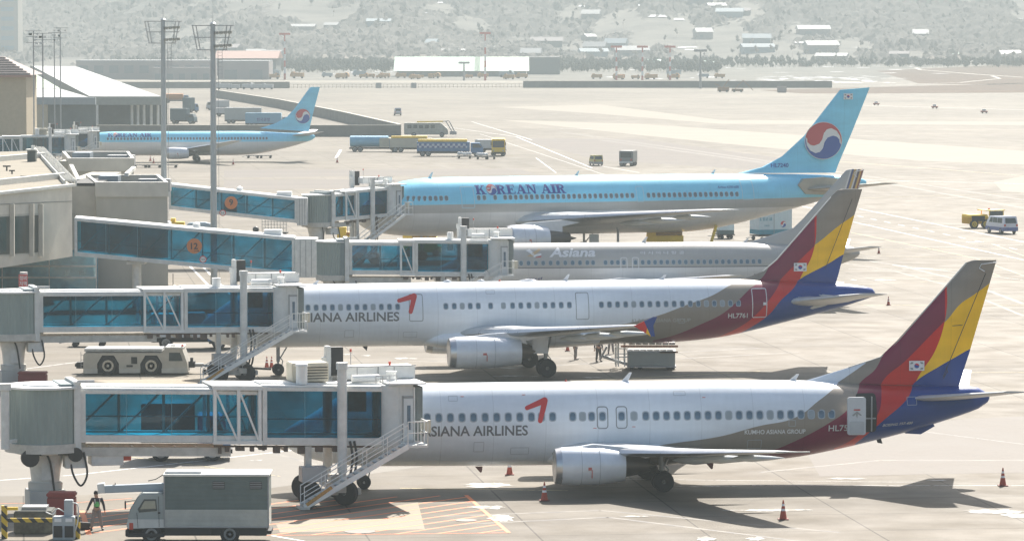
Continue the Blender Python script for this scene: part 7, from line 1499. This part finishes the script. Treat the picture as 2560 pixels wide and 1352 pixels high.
rwmast(1751, 130, 222, 'thin pale mast at the wall right of centre', False); rwmast(1160, 160, 202, 'short thin mast before the green roof', False)
for px, yt, dd_, lb in ((85, 78, 620, 'leftmost thin mast above the shed roof'), (108, 84, 560, 'mast with a ragged lamp cluster above the shed roof'), (152, 70, 700, 'thin mast right of the lamp cluster above the shed roof'), (137, 82, 760, 'faint thin mast between its neighbours above the shed roof')):
    p = W(px, 300, dd_); A = thing('far_light_mast', lb, 'light mast', loc=(p.x, p.y, 0), group='thin masts above the shed'); z = W(px, yt, dd_).z; MB().cyl((0, 0, 0), (0, 0, z), .13, .09, n=8).build('pole', STEEL, A); b = MB()
    for i in range(3): b.beam((-1.2, 0, z - i * .9), (1.3, 0, z - i * .9), .08)
    b.build('head_frame', STEEL, A)
    for i in range(6): x = rn.uniform(-1, 1.2); zz = z - rn.choice((.5, 1.4)); MB().box(x - .2, x + .2, -.2, .3, zz - .15, zz + .15).build('floodlight', FRM, A)
# far buildings
def bld(px0, px1, ytop, ybase, depth, label, wm, rm, roofh=0, rows=0, cols=0, doors=0, d=None, name='distant_building', over=0, wmw=None, group=None):
    if d is None: p = G((px0 + px1) / 2, ybase); d = p.y; z0 = 0
    else: z0 = 0
    a, c = W(px0, ytop, d), W(px1, ytop, d); w = c.x - a.x; Hh = a.z
    if ybase is not None and d is not None and ybase < 72: z0 = W(px0, ybase, d).z
    A = thing(name, label, 'building', loc=((a.x + c.x) / 2, d, z0), group=group); Hh -= z0; hb = Hh - roofh
    wl = MB().box(-w/2, w/2, 0, depth, -.5, hb).build('wall', wm, A, smooth=0)
    if roofh: MB().prism([(0 - over, hb + .01), (depth * .5, Hh), (depth + over, hb + .01)], -w/2 - over, w/2 + over, ax='x').build('roof', rm, A, smooth=0)
    else: MB().box(-w/2 - over, w/2 + over, -over, depth + over, hb + .01, hb + .5).build('roof', rm, A, smooth=0)
    wm2 = wmw or mat('far_window', (.16, .20, .22), .3, var=0)
    if rows:
        for r in range(rows):
            z = hb * (r + .35) / rows; b = MB()
            
            for c2 in range(cols):
                x = -w/2 + w * (c2 + .2) / cols
                if r + c2 == 0: w0 = MB().box(0, w / cols * .6, -.12, .0, 0, hb / rows * .42).build('window', wm2, A, smooth=0); o = w0
                else: o = w0.copy(); COL.objects.link(o); o.parent = A
                o.location = (x, 0, z)
    if doors:
        for i in range(doors): x = -w/2 + w * (i + .25) / doors; MB().box(x, x + w / doors * .5, -.2, 0, 0, hb * .55).build('door', wm2, A, smooth=0)
    return A
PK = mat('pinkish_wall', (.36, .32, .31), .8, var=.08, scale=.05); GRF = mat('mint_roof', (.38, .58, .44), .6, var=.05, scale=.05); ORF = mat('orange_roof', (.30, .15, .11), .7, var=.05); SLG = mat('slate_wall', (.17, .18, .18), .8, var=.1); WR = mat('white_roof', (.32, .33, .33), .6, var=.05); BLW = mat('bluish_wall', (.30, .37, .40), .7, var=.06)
bld(190, 530, 154, 199, 30, 'long pinkish hangar building behind the left light masts', PK, WR, 0, 1, 9, 0); bld(380, 530, 172, 200, 8, 'low annexe with dark doors in front of the long pinkish hangar', PK, PK, 0, 0, 0, 5)
bld(545, 672, 155, 199, 30, 'plain pinkish block right of the right light mast', PK, WR, 0, 0, 0, 2); bld(540, 690, 128, 190, 40, 'low building with an orange roof behind the pinkish block', SLG, ORF, 3.5, 1, 8, d=1900, over=1)
bld(992, 1192, 143, 196, 38, 'hangar with a long mint green roof, left part', SLG, GRF, 6.5, 1, 10, d=1860, over=1.5); bld(1194, 1315, 143, 196, 38, 'hangar with a mint green roof, shorter right part', SLG, mat('mint_roof_yellowish', (.44, .58, .42), .6, var=.05), 6.5, 1, 6, d=1860, over=1.5)
bld(1318, 1400, 146, 190, 30, 'dark slate shed right of the green roofs', SLG, SLG, 0, d=1950); bld(1470, 1760, 4, 60, 30, 'very faint long low building on the hill at the top', SLG, WR, 0, d=4500)
bld(480, 670, 3, 60, 30, 'faint long white-roofed building at the top left', PK, WR, 0, 1, 8, d=4400); bld(1620, 1650, 149, 170, 20, 'small green-roofed house at the foot of the wooded hill', PK, GRF, 3, d=2300, over=1); bld(2310, 2450, 78, 110, 18, 'long pale mint-roofed greenhouse on the right slope', PK, WR, 1.5, d=3150); bld(2380, 2400, 130, 160, 20, 'small building with green netting on the right slope', GRS, GRF, 2, d=2550)
bld(1760, 1800, 152, 176, 14, 'low pale green-roofed shed beside the pale mast', PK, GRF, 3, d=2300, over=1); bld(2000, 2030, 154, 180, 12, 'low reddish shed at the edge of the woods', ORF, PK, 0, d=2350)
bld(2296, 2345, 154, 168, 12, 'low pinkish hut row on the right horizon', PK, PK, 0, 1, 5, d=2500)
APW = mat('apartment_wall', (.50, .46, .40), .8, var=.05, scale=.1); APB = mat('apartment_blue_window', (.30, .42, .48), .4, var=0)
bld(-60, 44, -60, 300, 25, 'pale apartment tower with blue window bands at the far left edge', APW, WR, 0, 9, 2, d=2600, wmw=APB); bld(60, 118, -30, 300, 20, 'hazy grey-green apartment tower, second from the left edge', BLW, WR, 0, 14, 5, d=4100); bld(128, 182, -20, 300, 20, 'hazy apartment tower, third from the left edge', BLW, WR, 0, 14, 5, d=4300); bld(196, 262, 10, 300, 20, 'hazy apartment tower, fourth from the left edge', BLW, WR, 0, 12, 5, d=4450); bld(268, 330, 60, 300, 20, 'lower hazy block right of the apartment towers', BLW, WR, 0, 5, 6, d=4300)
# scattered small houses
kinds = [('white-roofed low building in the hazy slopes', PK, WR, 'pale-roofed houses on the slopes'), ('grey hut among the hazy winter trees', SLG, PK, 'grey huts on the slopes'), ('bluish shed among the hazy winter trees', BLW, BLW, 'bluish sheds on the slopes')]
protos = []
for lb, a, c_, gname in kinds:
    t = thing('distant_house', lb, 'house', loc=(0, 3000, 0), group=gname); MB().box(-.5, .5, 0, 1, -.5, .62).build('wall', a, t, smooth=0); MB().prism([(-.06, .63), (.5, 1), (1.06, .63)], -.54, .54, ax='x').build('roof', c_, t, smooth=0); MB().box(-.3, -.1, -.03, 0, .15, .4).build('window', mat('far_window', (0, 0, 0)), t, smooth=0); protos.append(t)
cnt = 0
for i in range(80):
    kd = rn.choice((0, 0, 0, 1, 2)); d = rn.choice((rn.uniform(2480, 2800), rn.uniform(2900, 3700), rn.uniform(3800, 4800))); px = rn.uniform(560, 2600); x = (px - 1280) / F * d
    t = protos[kd] if protos[kd] and not protos[kd].get('u') else None
    if t is None: t = copy_tree(protos[kd])
    else: protos[kd]['u'] = 1
    t.location = (x, d, HT_(x, d)); w = rn.uniform(7, 22); t.scale = (w, rn.uniform(8, 14), rn.uniform(4, 9)); t.rotation_euler.z = rn.uniform(-.3, .3)
for t in COL.objects:
    if 'u' in t: del t['u']
# row of parked service equipment beyond the apron edge
proto = {}
def equip(px, py, col, s, lb, grp):
    p = G(px, py)
    if lb not in proto:
        t = thing('service_vehicle', lb, 'vehicle', loc=(p.x, p.y, 0), group=grp); MB().box(-2.2, 1.0, 0, 2, .6, 2.0).build('body', col, t, smooth=0); MB().prism([(1.05, .6), (1.05, 2.4), (1.9, 2.3), (2.4, 1.5), (2.4, .6)], 0, 2).build('cab', col, t, smooth=0); MB().box(1.3, 1.9, -.03, 0, 1.5, 2.1).build('window', VG, t, smooth=0)
        for x in (-1.4, 1.5): MB().cyl((x, -.05, .45), (x, .3, .45), .45, n=12).build('wheel', RUBBER, t)
        proto[lb] = t
    else: t = copy_tree(proto[lb]); t.location = (p.x, p.y, 0)
    t.scale = (s,) * 3; t.rotation_euler.z = rn.choice((0, math.pi)) + rn.uniform(-.3, .3)
OR2 = mat('machinery_orange', (.52, .27, .08), .6, var=.1)
for i in range(20): equip(rn.uniform(880, 1330), rn.uniform(195, 199), OR2, rn.uniform(.6, 1.1), 'orange-yellow service vehicle in the row below the green roof', 'orange-yellow vehicles below the green roof')
for i in range(5): equip(rn.uniform(560, 860), rn.uniform(195, 199), OR2, rn.uniform(.8, 1.3), 'orange-yellow service vehicle left of the green-roofed hangar', 'orange-yellow vehicles left of the green roof')
for i in range(8): equip(rn.uniform(1400, 1800), rn.uniform(196, 200), OR2, rn.uniform(.8, 1.2), 'orange-yellow service vehicle by the three striped masts', 'orange-yellow vehicles by the striped masts')
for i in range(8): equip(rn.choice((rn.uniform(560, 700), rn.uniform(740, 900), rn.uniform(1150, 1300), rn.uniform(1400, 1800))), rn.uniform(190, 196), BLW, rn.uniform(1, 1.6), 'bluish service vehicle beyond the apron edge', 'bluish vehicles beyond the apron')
for i in range(5): equip(560 + i * 27 + rn.uniform(-5, 5), 224, WHT, rn.uniform(.9, 1.1), 'white service vehicle parked before the far left wall', 'white vehicles at the far left wall')
p = G(1830, 231); DG = thing('crane_cluster', 'small rust-coloured crane and machinery cluster on the apron edge right of the pale mast', 'crane', loc=(p.x, p.y, 0)); RU = mat('rust', (.32, .17, .08), .8, var=.2); MB().box(-5, -1, 0, 2, .3, 1.8).box(0, 4, .5, 2.5, .3, 1.2).build('body', RU, DG); MB().beam((-3, 1, 1.8), (-1, 1, 4.5), .25).beam((1, 1, 1), (4, 1, 4.2), .2).beam((4, 1, 4.2), (7.5, 1, .6), .2).beam((-3.5, 1, 1.6), (-6, 1, 3.0), .2).build('jib', RU, DG)
for x in (-4.2, -1.8, .8, 3.2): MB().cyl((x, -.1, .4), (x, .2, .4), .4, n=12).build('wheel', RUBBER, DG)
p = G(1955, 232); t = thing('marker_box', 'small pinkish box on the dry grass at the apron edge', 'box', loc=(p.x, p.y, 0)); MB().box(-1.6, 1.6, 0, 2, .2, 2.2).build('body', PK, t, bevel=.05); MB().box(-1.4, 1.4, .2, 1.8, 0, .195).build('base', BLK, t)
# ---- left: beige building with ribbed roof, big shed
BB = thing('gate_building', 'cream building with a ribbed brown pyramid roof at the left edge', 'building', loc=(W(20, 300, 640).x, 640, 0)); s6 = 640 / F
hB = W(20, 188, 640).z; hT2 = W(20, 143, 640).z
MB().box(-120 * s6, 46 * s6, 0, 14, 0, hB).build('wall', mat('cream_wall', (.46, .38, .26), .8, var=.06), BB, smooth=0); RBR = mat('brown_ribbed_roof', (.20, .15, .14), .7, var=.1)
k = MB(); o_ = [(-140 * s6, -1.2), (62 * s6, -1.2), (62 * s6, 15), (-140 * s6, 15)]; i_ = [(-90 * s6, 6), (-22 * s6, 6), (-22 * s6, 8), (-90 * s6, 8)]
k.v = [(x, y, hB) for x, y in o_] + [(x, y, hT2) for x, y in i_]; k.f = [(i, (i + 1) % 4, 4 + (i + 1) % 4, 4 + i) for i in range(4)] + [(4, 5, 6, 7), (0, 1, 2, 3)]; rr_ = k.build('roof', RBR, BB, smooth=0)
k = MB()
for i in range(8):
    t = i / 8 + .06; z = hB + (hT2 - hB) * t + .06; xa_ = 62 * s6 * (1 - t) - 22 * s6 * t; ya = -1.2 * (1 - t) + 6 * t; k.beam((-130 * s6, ya - .08, z), (xa_ + .06, ya - .08, z), .12)
k.build('roof_rib', BLK, rr_, smooth=0); MB().box(-140 * s6, 62 * s6, -1.25, -1.21, hB - .35, hB + .02).build('eaves', mat('eaves_red', (.35, .18, .14), .7), BB, smooth=0)
SH = thing('cargo_shed', 'large open shed with a sloping white corrugated roof behind the far blue airliner', 'building'); d0 = 850.0
A_, B_ = W(222, 242, d0), W(407, 244, d0); hh_ = A_.z
def P3(px, py, d): return W(px, py, d)
q = [P3(222, 241, d0), P3(407, 243, d0), P3(192, 167, 1150), P3(78, 165, 1130)]
def thick(b, q, t): k = len(b.v); b.v += [tuple(p) for p in q] + [(p.x, p.y, p.z - t) for p in q]; b.f += [(k, k+1, k+2, k+3), (k+7, k+6, k+5, k+4)] + [(k+i, k+4+i, k+4+(i+1) % 4, k+(i+1) % 4) for i in range(4)]; return b
CORR = mat('white_corrugated_roof', (.33, .345, .335), .5, var=.12, scale=.05, stretch=(.3, 1.5, 1))
thick(MB(), q, .4).build('roof', CORR, SH, smooth=0)
fz = MB(); fz.box(A_.x - .05, B_.x + .2, d0 - .3, d0 - .02, hh_ - 1.75, hh_ + .05); fz.build('front_fascia', mat('fascia_grey_green', (.27, .29, .265), .6, var=.08), SH, smooth=0)
k = MB(); v0, v1 = q[0], q[3]; k.quad(v0 - Vector((.3, 0, 1.9)), v0 + Vector((-.3, 0, .1)), v1 + Vector((-.3, 0, .1)), v1 - Vector((.3, 0, 2.2))); k.quad(v0 - Vector((.0, 0, 1.9)), v0 + Vector((.0, 0, .1)), v1 + Vector((.0, 0, .1)), v1 - Vector((.0, 0, 2.2))); k.build('side_fascia', mat('fascia_grey_green', (0, 0, 0)), SH, smooth=0)
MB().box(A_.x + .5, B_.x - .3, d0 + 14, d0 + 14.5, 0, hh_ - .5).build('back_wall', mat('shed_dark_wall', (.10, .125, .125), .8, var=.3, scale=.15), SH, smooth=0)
for px in (205, 243, 330, 345, 360, 378, 395): p = W(px, 300, d0 + (3 if px > 300 else 0)); MB().cyl((p.x, p.y, 0), (p.x, p.y, hh_ - 1.2), .28, n=10).build('column', FRM, SH)
SH2 = thing('annexe_hall', 'lower hall with a green and white flat roof between the cream building and the shed', 'building'); a, c_ = W(64, 262, 800), W(240, 262, 800)
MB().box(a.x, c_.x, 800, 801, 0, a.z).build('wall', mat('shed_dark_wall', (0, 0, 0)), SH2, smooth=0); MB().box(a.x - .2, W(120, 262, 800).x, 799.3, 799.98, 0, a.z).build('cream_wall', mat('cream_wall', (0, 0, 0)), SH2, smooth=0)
z2 = W(64, 262, 800).z; zt2 = W(64, 244, 800).z; MB().box(a.x - .5, c_.x, 798.8, 800.5, z2 + .02, zt2).build('front_fascia', mat('fascia_blue_grey', (.26, .30, .32), .6, var=.06), SH2, smooth=0)
qq = [W(62, 243, 800), W(222, 243, 800), W(150, 222, 850), W(62, 222, 850)]; thick(MB(), qq, .2).build('white_roof', CORR, SH2, smooth=0)
qq = [W(62, 221, 851), W(150, 221, 851), W(90, 186, 980), W(62, 186, 980)]; thick(MB(), qq, .2).build('green_roof', mat('pale_green_roof', (.42, .52, .36), .6, var=.08), SH2, smooth=0)
# far jet bridges at the left
fb5 = bfr(252, 655, 10); jet_bridge(fb5, 'small distant jet bridge docked to the far blue airliner', 13, -8.5, -6.5, 2.9, .01, rr=1.5, cart=False)
fb6 = bfr(200, 560, 8); jet_bridge(fb6, 'hazy far jet bridge at the left edge in front of the cream building', 14, -10.5, -8.0, 4.9, .0, rr=1.5, cart=True)
# ================================================================= LIGHT, AIR, CAMERA
cam = bpy.data.cameras.new('camera'); co = bpy.data.objects.new('camera', cam); COL.objects.link(co); sc.camera = co
co.location = CAMP; co.rotation_euler = (math.pi / 2 - PIT, 0, 0)
cam.sensor_width = 36; cam.lens = 36 * F / 2560; cam.clip_end = 30000; cam.clip_start = 1
sv = Vector((.28, 1.02, 1.0)).normalized()
sun = bpy.data.lights.new('sun', 'SUN'); so = bpy.data.objects.new('sun', sun); COL.objects.link(so)
sun.energy = 5.0; sun.angle = R(.55); sun.color = (1, .945, .87); so.rotation_euler = sv.to_track_quat('Z', 'Y').to_euler(); so.location = (50, 100, 300)
wd_ = bpy.data.worlds.new('World'); sc.world = wd_; wd_.use_nodes = True; N = wd_.node_tree.nodes; bg = N['Background']
sk = N.new('ShaderNodeTexSky'); sk.sky_type = 'NISHITA'; sk.sun_disc = False; sk.sun_elevation = math.asin(sv.z); sk.sun_rotation = math.atan2(sv.x, sv.y)
sk.dust_density = 3.0; sk.air_density = 1.2; wd_.node_tree.links.new(sk.outputs[0], bg.inputs[0]); bg.inputs[1].default_value = .08
sc.view_settings.view_transform = 'Standard'; sc.view_settings.look = 'None'; sc.view_settings.exposure = 1.1; sc.view_settings.gamma = 1
hz = MB().box(-1500, 2600, -40, 6500, -3, 175).build('haze', mat('tmp', (1, 1, 1), var=0), smooth=0)
hm = bpy.data.materials.new('haze_air'); hm.use_nodes = True; N = hm.node_tree.nodes; N.clear()
o = N.new('ShaderNodeOutputMaterial'); pv = N.new('ShaderNodeVolumePrincipled'); pv.inputs['Color'].default_value = (.45, .515, .525, 1)
pv.inputs['Density'].default_value = 3.5e-4; pv.inputs['Anisotropy'].default_value = .05; hm.node_tree.links.new(pv.outputs[0], o.inputs['Volume'])
hz.data.materials.clear(); hz.data.materials.append(hm); hz['kind'] = 'stuff'
c = sc.cycles; c.volume_bounces = 1; c.max_bounces = 8; c.transparent_max_bounces = 24; c.use_denoising = True
try: c.denoiser = 'OPENIMAGEDENOISE'
except Exception: pass
c.sample_clamp_indirect = 6
